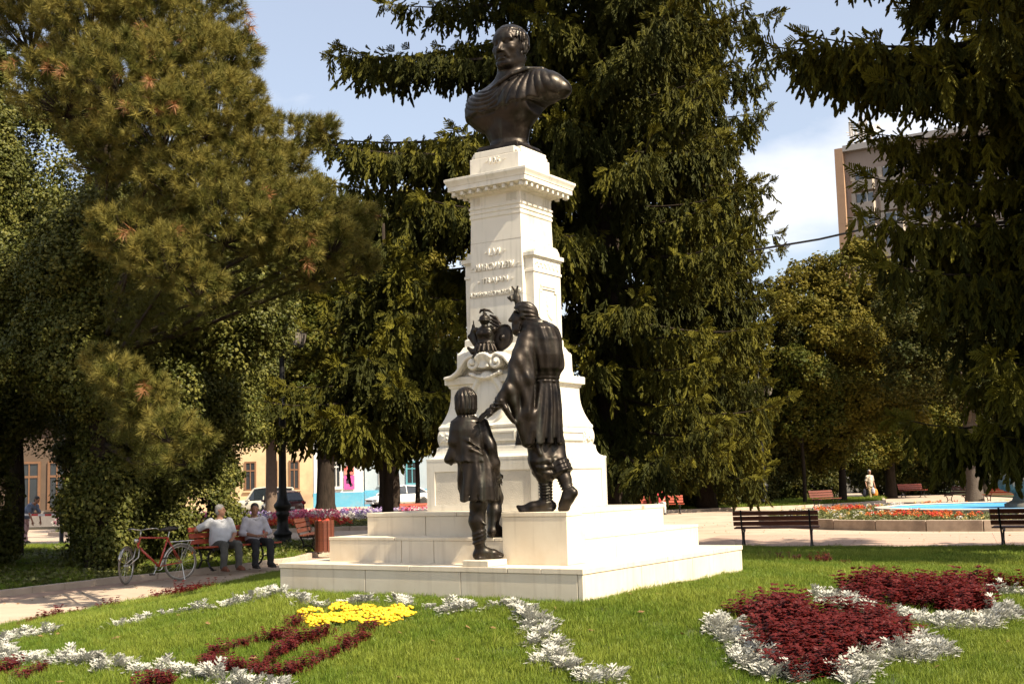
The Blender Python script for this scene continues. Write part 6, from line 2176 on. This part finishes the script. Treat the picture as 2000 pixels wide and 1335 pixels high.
def seated(name_lab, label, loc, rz, bulk, shirt, trousers, shoes, hairm, skin, yaw, arm, lean=0.0):
    root = empty('person', loc, rz)
    tag(root, label, 'person')
    hd = (0.0, .02 + lean, 1.175)
    # body: head, neck, forearms and hands, one skin surface running under the clothes
    S = Sculpt((-.75, -.75, .40), (.75, .40, 1.36), .0125)
    head_on(S, hd, yaw)
    S.cap((0, .045 + lean, .98), (hd[0], hd[1] + .015, hd[2] - .06), .058, .055, k=.03)
    S.loft([(.50, 0, .03, .13 * bulk, .10 * bulk), (.95, 0, .045, .13, .09), (1.02, 0, .045, .06, .06)], k=.03)
    arms = {}
    for sx in (-1, 1):
        sh = Vector((sx * .185 * (.6 + .4 * bulk), .05 + lean, .955))
        if arm == 'rest' and sx == -1:      # laid along the backrest
            el, wr = Vector((-.47, .13, .80)), Vector((-.30, .24, .86))
            fd = Vector((1.0, .1, -.05))
        elif arm == 'rest':
            el, wr = Vector((.27, -.06, .70)), Vector((.14, -.24, .62))
            fd = Vector((-.5, -.6, -.25))
        else:
            el, wr = Vector((sx * .29, -.05, .70)), Vector((sx * .07, -.28, .63))
            fd = Vector((-sx * .6, -.6, .05))
        arms[sx] = (sh, el, wr)
        S.chain([tuple(sh), tuple(el)], [.045, .040], k=.03)
        S.chain([tuple(el), tuple(wr)], [.042, .027], k=.02)
        hand(S, tuple(wr), tuple(fd), (0, -.3, 1), r=1.0, curl=.5, side=sx)
    S.build('body', skin, root)
    hair_on(hd, yaw, 0, 1.0, hairm, root)
    # shirt
    T = Sculpt((-.72, -.45, .42), (.72, .42, 1.10), .0135)
    T.loft([(.455, 0, .03, .185 * bulk, .15 * bulk), (.56, 0, -.0 * bulk, .195 * bulk, .175 * bulk), (.70, 0, .01, .185 * bulk, .160 * bulk), (.85, 0, .04 + lean * .6, .19 * (.5 + .5 * bulk), .125), (.96, 0, .045 + lean, .17 * (.6 + .4 * bulk), .095), (1.005, 0, .045 + lean, .085, .075)], k=.03, folds=5, amp=.012)
    for sx in (-1, 1):
        sh, el, wr = arms[sx]
        m = sh.lerp(el, .80 if arm == 'rest' else 1.0)
        T.cap(tuple(sh), tuple(m), .078, .066, k=.05)
        if arm != 'rest':
            T.cap(tuple(el), tuple(el.lerp(wr, .25)), .062, .056, k=.03)
    T.chain([(-.07, -.02 + lean, .995), (0, -.055 + lean, .965), (.07, -.02 + lean, .995)], [.018, .016, .018], k=.01)
    T.ell((0, -.06 + lean, 1.04), (.035, .06, .06), k=.01, sub=True)
    T.ripple((-.6, -.4, .45), (.6, .4, 1.0), lambda x, y, z: .004 * np.sin(34 * z + 16 * x) + .003 * np.sin(25 * x - 40 * z + 10 * y))
    T.build('shirt', shirt, root)
    # trousers
    Q = Sculpt((-.42, -.75, .02), (.42, .30, .62), .0135)
    Q.ell((0, .03, .49), (.19 * bulk, .165 * bulk, .10), k=.04)
    for sx in (-1, 1):
        kx = sx * .15
        Q.chain([(sx * .09, .0, .50), (kx, -.44, .505)], [.098 * (.6 + .4 * bulk), .078], k=.04)
        Q.chain([(kx, -.44, .49), (kx + sx * .01, -.46, .28), (kx + sx * .015, -.43, .075)], [.078, .068, .064], k=.03)
        Q.cap((kx - .04, -.50, .46), (kx + .05, -.51, .42), .012, .010, k=.02)
    Q.ripple((-.4, -.75, .05), (.4, .2, .6), lambda x, y, z: .004 * np.sin(38 * z + 21 * x) + .003 * np.sin(30 * y))
    Q.build('trousers', trousers, root)
    for sx in (-1, 1):
        B = Sculpt((sx * .165 - .09, -.72, -.01), (sx * .165 + .09, -.32, .13), .011)
        B.chain([(sx * .165, -.42, .05), (sx * .165, -.52, .045), (sx * .175, -.62, .035)], [.048, .045, .034], k=.03)
        B.box((sx * .168, -.52, .012), (.042, .14, .012), k=.008, rd=.008)
        B.build('shoe', shoes, root)
    return root


bench_c, bx_ = Vector((-5.72, 25.22, .10)), Vector((math.cos(math.radians(51.5)), math.sin(math.radians(51.5)), 0))
seated('a', 'heavy grey-haired man in white shirt sitting with an arm over the bench back', bench_c + bx_ * -.38 + Vector((.02, -.02, -.02)), math.radians(40), 1.22, cloth('white_shirt', (.52, .52, .54)), cloth('grey_trousers', (.085, .082, .072)), cloth('brown_shoes', (.16, .055, .028)), HGREY, SKIN, .75, 'rest')
seated('b', 'dark-haired man in pale shirt and black trousers sitting with clasped hands', bench_c + bx_ * .46 + Vector((.03, -.02, -.02)), math.radians(34), .98, cloth('pale_shirt', (.45, .43, .47)), cloth('black_trousers', (.018, .018, .02)), cloth('black_shoes', (.02, .017, .015)), HDARK, SKINT, -.35, 'clasp', lean=-.04)
seated('c', 'person in a red jacket sitting on the far red bench', Vector((6.45, 56.15, -.01)), .1, 1.05, cloth('red_jacket', (.40, .035, .035)), cloth('white_trousers', (.5, .48, .46)), cloth('dark_shoes', (.05, .04, .035)), HGREY, SKIN, .3, 'rest')


def standing(label, loc, rz, shirt, trousers, shoes, hairm, skin, bend=0.0, bulk=1.0, stride=.16, arms=None, short=False):
    root = empty('person', loc, rz)
    tag(root, label, 'person')
    hip = Vector((0, 0, .92))
    ch = hip + Vector((0, -math.sin(bend) * .50, math.cos(bend) * .50))
    hd = ch + Vector((0, -math.sin(bend) * .24 - .02, math.cos(bend) * .22 + .02))
    arms = arms or {-1: ((-.26, .04, 1.10), (-.27, -.05, .86)), 1: ((.26, .02, 1.10), (.27, -.08, .86))}
    S = Sculpt((-.5, -.95, .5), (.5, .45, 1.80), .0145)
    head_on(S, tuple(hd), 0, bend * .5)
    S.cap(tuple(ch), tuple(hd - Vector((0, 0, .06))), .055, .054, k=.03)
    S.cap(tuple(hip), tuple(ch), .10, .09, k=.03)
    for sx in (-1, 1):
        sh = ch + Vector((sx * .175, 0, -.04))
        el, wr = arms[sx]
        S.chain([tuple(sh), el], [.045, .038], k=.03)
        S.chain([el, wr], [.038, .026], k=.02)
        hand(S, wr, (0, -.1, -1), (sx, 0, 0), curl=.6)
    S.build('body', skin, root)
    hair_on(tuple(hd), 0, bend * .5, 1.0, hairm, root)
    T = Sculpt((-.42, -.75, .72), (.42, .40, 1.56), .0145)
    T.cap(tuple(hip + Vector((0, 0, -.06))), tuple(hip.lerp(ch, .45)), .165 * bulk, .165 * bulk, k=.05)
    T.cap(tuple(hip.lerp(ch, .45)), tuple(ch - (ch - hip) * .16), .165 * bulk, .145, k=.05)
    for sx in (-1, 1):
        sh = ch + Vector((sx * .175, 0, -.04))
        T.cap(tuple(ch + Vector((sx * .08, 0, -.02))), tuple(sh), .075, .075, k=.05)
        T.cap(tuple(sh), tuple(sh.lerp(Vector(arms[sx][0]), .75)), .072, .064, k=.04)
    T.box((0, 0, .70), (.4, .6, .12), k=.01, sub=True)
    T.ripple((-.4, -.7, .8), (.4, .4, 1.5), lambda x, y, z: .005 * np.sin(30 * z + 18 * x) + .003 * np.sin(40 * x))
    T.build('shirt', shirt, root)
    Q = Sculpt((-.3, -.5, .03), (.3, .5, 1.0), .0145)
    Q.ell((0, 0, .90), (.165 * bulk, .13 * bulk, .11), k=.04)
    for sx in (-1, 1):
        y = sx * stride
        Q.chain([(sx * .085, 0, .88), (sx * .10, -abs(y) * .25 + y * .35, .50), (sx * .10, y, .09)], [.10, .082, .066], k=.04)
    Q.ripple((-.3, -.5, .05), (.3, .5, .9), lambda x, y, z: .004 * np.sin(34 * z + 20 * x))
    Q.build('trousers', trousers, root)
    for sx in (-1, 1):
        y = sx * stride
        B = Sculpt((sx * .10 - .08, y - .24, -.01), (sx * .10 + .08, y + .12, .14), .012)
        B.chain([(sx * .10, y + .02, .055), (sx * .10, y - .10, .045), (sx * .11, y - .18, .035)], [.046, .043, .032], k=.03)
        B.box((sx * .103, y - .08, .013), (.04, .13, .012), k=.01, rd=.008)
        B.build('shoe', shoes, root)
    return root


w = standing('man in a pale shirt walking with shopping bags on the far path', Vector((20.3, 71.0, .0)), .35, cloth('beige_shirt', (.50, .42, .33)), cloth('khaki_trousers', (.30, .22, .11)), cloth('tan_shoes', (.2, .13, .08)), HGREY, SKIN)
def bag(label, loc, m, w_, h_):
    S = Sculpt((-.25, -.16, -.05), (.25, .16, .75), .016)
    S.loft([(.0, 0, 0, w_ * .8, .07), (h_ * .3, 0, 0, w_, .09), (h_ * .8, 0, 0, w_ * .8, .07), (h_, 0, 0, w_ * .35, .03)], k=.02, folds=4, amp=.05)
    S.chain([(0, 0, h_ - .02), (0, 0, h_ + .12)], .018, k=.03)
    o = S.build('shopping_bag', m, None, loc)
    tag(o, label, 'bag', 'shopping bags')
bag('orange shopping bag in the hand of the walking man', (20.56, 70.95, .30), mat('orange_plastic', (.62, .24, .03), .45, transl=.2), .17, .40)
bag('white and blue shopping bag beside the orange one', (20.42, 70.82, .42), mat('white_plastic', (.5, .5, .6), .45, transl=.2), .11, .34)
bag('dark bag in the other hand of the walking man', (20.03, 71.05, .26), mat('dark_plastic', (.03, .03, .05), .5), .15, .45)
standing('person in pink trousers stooping behind the barrier tape at far left', Vector((-16.9, 42.6, .0)), 1.2, cloth('blue_jacket', (.10, .13, .20)), cloth('pink_trousers', (.42, .27, .26)), cloth('shoes_dark', (.06, .05, .05)), HDARK, SKINT, bend=.75, arms={-1: ((-.24, -.42, 1.0), (-.18, -.50, .74)), 1: ((.24, -.42, 1.0), (.18, -.52, .74))})
# barrier tape
tp_ = empty('barrier_tape', (0, 0, 0))
tag(tp_, 'red and white barrier tape stretched beside the stooping person', 'tape')
A, B = Vector((-17.6, 42.0, 1.02)), Vector((-14.6, 42.6, .92))
for i in range(14):
    p, q = A.lerp(B, i / 14), A.lerp(B, (i + 1) / 14)
    sg = lambda t: Vector((0, 0, -.25 * t * (1 - t)))
    p, q = p + sg(i / 14), q + sg((i + 1) / 14)
    MB().add([p, q, q + Vector((0, .004, .07)), p + Vector((0, .004, .07)), p + Vector((0, .006, 0)), q + Vector((0, .006, 0)), q + Vector((0, .01, .07)), p + Vector((0, .01, .07))],
             [(0, 1, 2, 3), (7, 6, 5, 4), (0, 4, 5, 1), (3, 2, 6, 7), (0, 3, 7, 4), (1, 5, 6, 2)]).build('stripe', mat('tape_red', (.55, .05, .05), .5) if i % 2 else mat('tape_white', (.75, .72, .7), .5), tp_)

# ------------------------------------------------------------------ street, cars
sheet('street', [(-60, 62.5), (2, 62.5), (2, 84), (-60, 84)], .012, M_ASPH)
sheet('far_pavement', [(-60, 80.6), (1.5, 80.6), (1.5, 90), (-60, 90)], .10, M_PAVE)
M_CGLASS = mat('car_glass', (0.02, 0.025, 0.03), 0.08, spec=.8)
M_HEAD = mat('headlight_glass', (.55, .55, .55), .15, spec=.8)
M_TAIL = mat('tail_light', (.35, .02, .02), .25)
M_BLK = mat('black_plastic', (.02, .02, .02), .6)


def car(label, loc, rz, paint, kind, lower=None):
    """nose towards +x"""
    root = empty('parked_car', loc, rz)
    tag(root, label, 'car', 'cars parked in the street')
    if kind == 'sedan':
        st_ = [(-2.22, .42, .80, .70), (-2.12, .30, .93, .80), (-1.6, .22, .98, .86), (-.8, .20, .96, .88), (.4, .20, .94, .88), (1.1, .22, .88, .86), (1.7, .26, .78, .82), (2.1, .32, .68, .72), (2.25, .40, .56, .58)]
        cab = [(-1.95, .955, .62, .62), (-1.0, 1.40, .78, .56), (-.1, 1.46, .80, .58), (.45, 1.40, .80, .56), (1.25, .90, .80, .66)]
        wx = (-1.32, 1.36)
    elif kind == 'hatch':
        st_ = [(-1.80, .40, .86, .74), (-1.72, .28, .98, .80), (-1.2, .22, 1.0, .82), (.3, .20, .97, .83), (1.0, .22, .92, .82), (1.55, .28, .80, .76), (1.80, .40, .64, .62)]
        cab = [(-1.74, .97, .70, .66), (-1.32, 1.36, .74, .58), (-.3, 1.44, .77, .60), (.25, 1.40, .77, .58), (.98, .92, .76, .66)]
        wx = (-1.12, 1.12)
    else:
        st_ = [(-1.85, .45, .95, .72), (-1.78, .34, 1.04, .78), (-1.2, .30, 1.04, .80), (.4, .30, 1.02, .80), (1.1, .32, .98, .78), (1.7, .38, .92, .74), (1.86, .46, .78, .66)]
        cab = [(-1.80, 1.03, .70, .68), (-1.70, 1.60, .72, .64), (-.3, 1.66, .74, .64), (.35, 1.60, .74, .62), (.75, 1.01, .74, .68)]
        wx = (-1.15, 1.2)
    R = []
    for x, z0, z1, hw in st_:
        R.append([(x, -hw * .92, z0), (x, hw * .92, z0), (x, hw, z0 + (z1 - z0) * .35), (x, hw * .985, z0 + (z1 - z0) * .72), (x, hw * .90, z1 - .015), (x, hw * .55, z1 + .012), (x, -hw * .55, z1 + .012), (x, -hw * .90, z1 - .015), (x, -hw * .985, z0 + (z1 - z0) * .72), (x, -hw, z0 + (z1 - z0) * .35)])
    body = MB().rings(R).build('body', paint, root, smooth=True)
    bv = body.modifiers.new('sub', 'SUBSURF')
    bv.levels = bv.render_levels = 2
    # glasshouse
    zb = [np.interp(x, [s_[0] for s_ in st_], [s_[2] for s_ in st_]) for x, *_ in cab]
    R = [[(x, -w0, min(z_, zr) - .05), (x, w0, min(z_, zr) - .05), (x, w1, zr), (x, -w1, zr)] for (x, zr, w0, w1), z_ in zip(cab, zb)]
    MB().rings(R).build('glasshouse', M_CGLASS, root, bevel=.03)
    # roof and pillars
    rf = [c_ for c_ in cab[1:-1]]
    top = MB().rings([[(x, -w1 - .02, zr - .02), (x, w1 + .02, zr - .02), (x, w1 * .9, zr + .035), (x, -w1 * .9, zr + .035)] for x, zr, w0, w1 in rf]).build('roof', paint, root, smooth=False, bevel=.02)
    for s in (-1, 1):
        for (a_, b_) in ((0, 1), (3, 4)):
            (xa, za, wa0, wa1), (xb, zb_, wb0, wb1) = cab[a_], cab[b_]
            lo_, hi_ = (cab[a_], cab[b_]) if za < zb_ else (cab[b_], cab[a_])
            MB().tube([(lo_[0], s * (lo_[2] + .0), lo_[1] - .03), (hi_[0], s * (hi_[3] + .01), hi_[1])], .045, 6).build('pillar', paint, root)
        MB().tube([(-.15, s * .80 if kind == 'sedan' else s * .77, .93), (-.2, s * .585, 1.43)], .035, 6).build('pillar', paint, root)
        for x in wx:
            y = s * (st_[3][3] - .10)
            wh = MB().lathe([(.20, -.10), (.29, -.10), (.315, -.07), (.32, 0), (.315, .07), (.29, .10), (.20, .10)], 20).build('wheel', M_TYRE, root, smooth=True, loc=(x, y, .318), rot=(PI / 2, 0, 0))
            MB().lathe([(.0, -.085), (.20, -.088), (.205, .088), (.0, .085)], 18).build('rim', M_CHROME, wh)
            hub = MB()
            for q in range(5):
                t = 2 * PI * q / 5
                hub.box(-.02, .02, .06, .185, s * -.086 - .012, s * -.086 + .012)
                n_ = len(hub.v) - 8
                for j in range(n_, n_ + 8):
                    vx, vy, vz = hub.v[j]
                    hub.v[j] = (vx * math.cos(t) - vy * math.sin(t), vx * math.sin(t) + vy * math.cos(t), vz)
            hub.build('rim_spokes', M_BLK, wh)
            MB().lathe([(.345, -.03), (.375, 0), (.345, .03)], 20, caps=False).build('wheel_arch', M_BLK, root, loc=(x, s * (st_[3][3] - .025), .33), rot=(PI / 2, 0, 0))
        xf, xr = st_[-2][0], st_[1][0]
        MB().ball((xf - .02, s * (st_[-2][3] - .12), st_[-2][2] - .10), (.14, .17, .075), 12, 8).build('headlight', M_HEAD, root, smooth=True)
        MB().ball((xr + .02, s * (st_[1][3] - .10), st_[1][2] - .13), (.09, .15, .10), 12, 8).build('tail_light', M_TAIL, root, smooth=True)
        MB().ball((.62, s * (st_[3][3] + .07), .98), (.07, .09, .06), 10, 6).build('door_mirror', paint, root, smooth=True)
        MB().box(-.35, -.18, s * st_[3][3] * 1.0 - .012, s * st_[3][3] * 1.0 + .012, .80, .825).build('door_handle', M_BLK, root)
    MB().box(st_[-1][0] - .10, st_[-1][0] + .03, -.55, .55, .30, .42).build('front_bumper', M_BLK if kind != 'sedan' else paint, root, bevel=.03)
    MB().box(st_[0][0] - .03, st_[0][0] + .08, -.6, .6, .34, .46).build('rear_bumper', M_BLK if kind != 'sedan' else paint, root, bevel=.03)
    MB().box(st_[-1][0] - .02, st_[-1][0] + .012, -.40, .40, .47, .56).build('grille', M_BLK, root, bevel=.02)
    MB().box(st_[0][0] - .015, st_[0][0] + .03, -.26, .26, .56, .67).build('number_plate', mat('plate_white', (.7, .7, .68), .5), root)
    return root


P_WHITE = mat('white_car_paint', (.72, .71, .70), .25, coat=.6, col2=(.70, .69, .68))
P_WINE = mat('wine_car_paint', (.115, .022, .024), .25, coat=.6, col2=(.105, .02, .022))
P_CREAM = mat('cream_car_paint', (.48, .44, .36), .35, coat=.3)
car('white saloon car behind the slim tree trunks', (-7.75, 82.0, .105), math.radians(215), P_WHITE, 'sedan')
car('dark red hatchback seen from behind beyond the flower bed', (-12.0, 63.6, .015), math.radians(112), P_WINE, 'hatch')
car('cream off-road car half hidden behind the brown trunk', (-14.0, 68.0, .015), math.radians(188), P_CREAM, 'jeep')

# ------------------------------------------------------------------ buildings
def house(label, x0, x1, y, h, wallm, basem, base_h, wins, roofm, extra=None):
    root = empty('town_house', ((x0 + x1) / 2, y, 0))
    tag(root, label, 'building', 'town houses across the street')
    w = (x1 - x0) / 2
    MB().box(-w, w, 0, 9, base_h, h).build('wall', wallm, root)
    MB().box(-w - .03, w + .03, -.06, 9.02, 0, base_h - .003).build('plinth', basem, root)
    MB().box(-w - .1, w + .1, -.35, 9.1, h + .003, h + .3).build('cornice', wallm, root)
    MB().add([(-w - .3, -.5, h + .31), (w + .3, -.5, h + .31), (w + .3, 9.3, h + .31), (-w - .3, 9.3, h + .31), (-w + 1, 4.4, h + 2.6), (w - 1, 4.4, h + 2.6)], [(0, 1, 5, 4), (1, 2, 5), (2, 3, 4, 5), (3, 0, 4), (3, 2, 1, 0)]).build('roof', roofm, root)
    for (wx_, wz, ww, wh_, fm) in wins:
        wx_ -= (x0 + x1) / 2
        o = MB().box(wx_ - ww / 2, wx_ + ww / 2, -.03, .02, wz, wz + wh_).build('window', mat('window_glass', (.035, .04, .045), .1, spec=.8), root)
        fr = MB()
        t = .11
        fr.box(wx_ - ww / 2 - t, wx_ - ww / 2, -.09, .0, wz - t, wz + wh_ + t).box(wx_ + ww / 2, wx_ + ww / 2 + t, -.09, .0, wz - t, wz + wh_ + t)
        fr.box(wx_ - ww / 2, wx_ + ww / 2, -.088, .0, wz + wh_, wz + wh_ + t).box(wx_ - ww / 2, wx_ + ww / 2, -.088, .0, wz - t, wz)
        fr.box(wx_ - .03, wx_ + .03, -.07, -.031, wz, wz + wh_).box(wx_ - ww / 2, wx_ + ww / 2, -.065, -.031, wz + wh_ * .68, wz + wh_ * .73)
        fr.build('frame', fm, o)
        MB().box(wx_ - ww / 2 - .2, wx_ + ww / 2 + .2, -.16, .0, wz - t - .1, wz - t - .002).build('sill', wallm, o)
    return root


M_CREAMW = mat('cream_plaster', (.56, .42, .25), .9, col2=(.49, .36, .21), scale=.8, stain=(.36, .26, .16), stain_scale=.35, bump=.2, bscale=20)
M_WHITEW = mat('white_plaster', (.66, .66, .64), .9, col2=(.60, .60, .58), scale=.8, stain=(.45, .45, .44), stain_scale=.4)
M_BLUEP = mat('blue_plinth', (.11, .37, .52), .85, col2=(.09, .31, .45), scale=1.5, stain=(.2, .3, .36), stain_scale=.8)
M_GREYW = mat('grey_blue_plaster', (.36, .42, .46), .9, col2=(.30, .36, .40), scale=.8)
M_ROOF = mat('roof_sheet', (.16, .09, .07), .7)
M_BROWNF = mat('brown_frame', (.20, .10, .05), .6)
M_WHITEF = mat('white_frame', (.6, .58, .54), .6)
house('cream plastered house with tall brown-framed windows across the street', -25.0, -14.75, 90, 5.6, M_CREAMW, M_CREAMW, .9, [(-24, 1.55, .8, 1.9, M_BROWNF), (-21.6, 1.55, .8, 1.9, M_BROWNF), (-19.3, 1.55, .62, 1.9, M_BROWNF), (-17.7, 1.55, .55, 1.9, M_BROWNF), (-16.1, 1.55, .55, 1.9, M_BROWNF)], M_ROOF)
hw = house('white house with blue painted base behind the flared trunk', -14.7, -11.2, 90, 5.8, M_WHITEW, M_BLUEP, 1.15, [(-13.05, 1.6, .5, 2.0, M_WHITEF)], M_ROOF)
house('grey-blue house behind the white car', -11.1, -2.0, 91, 5.4, M_GREYW, M_BLUEP, 1.25, [(-9.6, 1.7, .7, 1.5, M_WHITEF), (-7.6, 1.7, .7, 1.5, mat('teal_frame', (.10, .32, .38), .6)), (-5.6, 1.7, .7, 1.5, mat('teal_frame', (.10, .32, .38), .6)), (-3.6, 1.7, .7, 1.5, M_WHITEF)], M_ROOF)
house('brown panelled shopfront glimpsed at far left behind the ivy', -34, -20.5, 62, 5.0, mat('brown_cladding', (.12, .078, .05), .8, col2=(.09, .06, .04), scale=1.2), mat('grey_base', (.22, .19, .17), .8), .8, [(-23.0, .95, .7, 2.2, M_BROWNF), (-24.4, .95, .9, 2.2, M_BROWNF), (-21.6, .95, .6, 1.6, M_BROWNF)], M_ROOF)
# posters on the white house, each a thin board
ps = empty('poster', (-12.1, 89.93, 2.42))
tag(ps, 'red poster with pale blotches, upper one on the white house', 'poster')
MB().box(-.36, .36, -.02, .0, 0, .62).build('board', mat('red_poster', (.55, .05, .05), .5, col2=(.60, .30, .22), scale=3.5, detail=2), ps)
ps = empty('poster', (-12.1, 89.93, 1.36))
tag(ps, 'pink poster with dark shapes below the red one', 'poster')
MB().box(-.38, .38, -.02, .0, 0, 1.0).build('board', mat('pink_poster', (.62, .10, .32), .5, col2=(.55, .08, .28), scale=2), ps)
MB().box(-.22, -.02, -.026, -.0205, .42, .80).build('dark_figure', mat('poster_ink', (.05, .03, .06), .5), ps)
MB().prism([(.05, .18), (.26, .24), (.22, .46), (.02, .38)], -.026, -.0205, 'y').build('dark_figure', mat('poster_ink', (.05, .03, .06), .5), ps)

# high-rise block far behind on the right
hr = empty('high_rise', (50.2, 182.0, 0), math.radians(-33))
tag(hr, 'tall beige apartment block with roof antennas behind the right trees', 'building')
M_HR = mat('beige_concrete', (.40, .33, .26), .85, col2=(.34, .28, .22), scale=.3)
M_HRB = mat('brown_band', (.32, .24, .19), .85, col2=(.28, .21, .165), scale=.4)
HH = 49.5
MB().box(0, 34, 0, 16, 0, HH).build('wall', M_HRB, hr)
MB().box(-.35, 0.9, -.9, 16.2, 0, HH + .6).build('end_wall', mat('orange_brick', (.40, .245, .145), .85, col2=(.34, .20, .12), scale=.5), hr)
MB().box(.9, 34.2, -.9, 16.2, HH + .003, HH + .9).build('parapet', mat('grey_parapet', (.38, .34, .31), .8), hr)
for fl in range(7, 14):
    zb_ = HH - 3.0 - (14 - fl) * 3.45 + 3.45
    for c_ in range(8):
        x0 = 1.6 + 4.1 * c_
        MB().prism([(x0, 0.0), (x0 + 3.9, 0.0), (x0 + 3.5, -.85), (x0 + .4, -.55)], zb_ - 3.25, zb_ - 1.62, 'z').build('balcony_panel', M_HR, hr)
        MB().prism([(x0, 0.0), (x0 + .75, 0.0), (x0 + .75, -.50), (x0 + .15, -.50)], zb_ - 1.615, zb_ - .05, 'z').build('pier', M_HR, hr)
        o = MB().box(x0 + .85, x0 + 3.3, -.16, -.02, zb_ - 1.55, zb_ - .1).build('window', mat('far_glass', (.10, .11, .12), .12, spec=.8), hr)
        MB().box(x0 + 2.35, x0 + 2.45, -.21, -.165, zb_ - 1.55, zb_ - .1).box(x0 + .85, x0 + 3.3, -.215, -.17, zb_ - .22, zb_ - .1).build('frame', M_WHITEF, o)
an = empty('roof_antennas', (0, 0, 0))
an.parent = hr
an.name = 'antenna_cluster'
ra = random.Random(6)
for i in range(14):
    x, y = ra.uniform(.6, 4.6), ra.uniform(1, 5)
    h_ = ra.uniform(2.6, 5.6)
    b = MB().tube([(x, y, HH + .9), (x, y, HH + .9 + h_)], .07, 5)
    b.box(x - .16, x + .16, y - .1, y + .1, HH + 1.8 + h_ * .2, HH + .7 + h_ * .9)
    b.build('antenna', mat('antenna_white', (.62, .56, .50), .6), an)
for z in (1.9, 3.4):
    MB().tube([(.6, 3, HH + z), (4.6, 3, HH + z)], .07, 5).tube([(1, 1.2, HH + z), (4, 4.8, HH + z)], .06, 5).build('crossbar', mat('antenna_white', (.62, .56, .50), .6), an)
MB().lathe([(.0, -.1), (.5, -.02), (.72, .12), (.70, .16), (.0, .0)], 14).build('dish', mat('antenna_white', (.62, .56, .50), .6), an, loc=(5.6, 1.0, HH + 3.2), rot=(1.3, 0, .4))
MB().tube([(20, 4, HH + .9), (20, 4, HH + 9)], .09, 5).build('mast', mat('antenna_white', (.62, .56, .50), .6), an)

# overhead cable
pts = [(8.11, 50.0, 10.61), (10.03, 49.0, 10.71), (12.28, 48.0, 10.87), (14.44, 47.0, 11.17), (16.91, 46.0, 11.64), (20.05, 45.0, 12.45)]
o = MB().tube(pts, .045, 6).build('overhead_cable', M_IRON)
tag(o, 'black overhead cable crossing the sky on the right', 'cable')
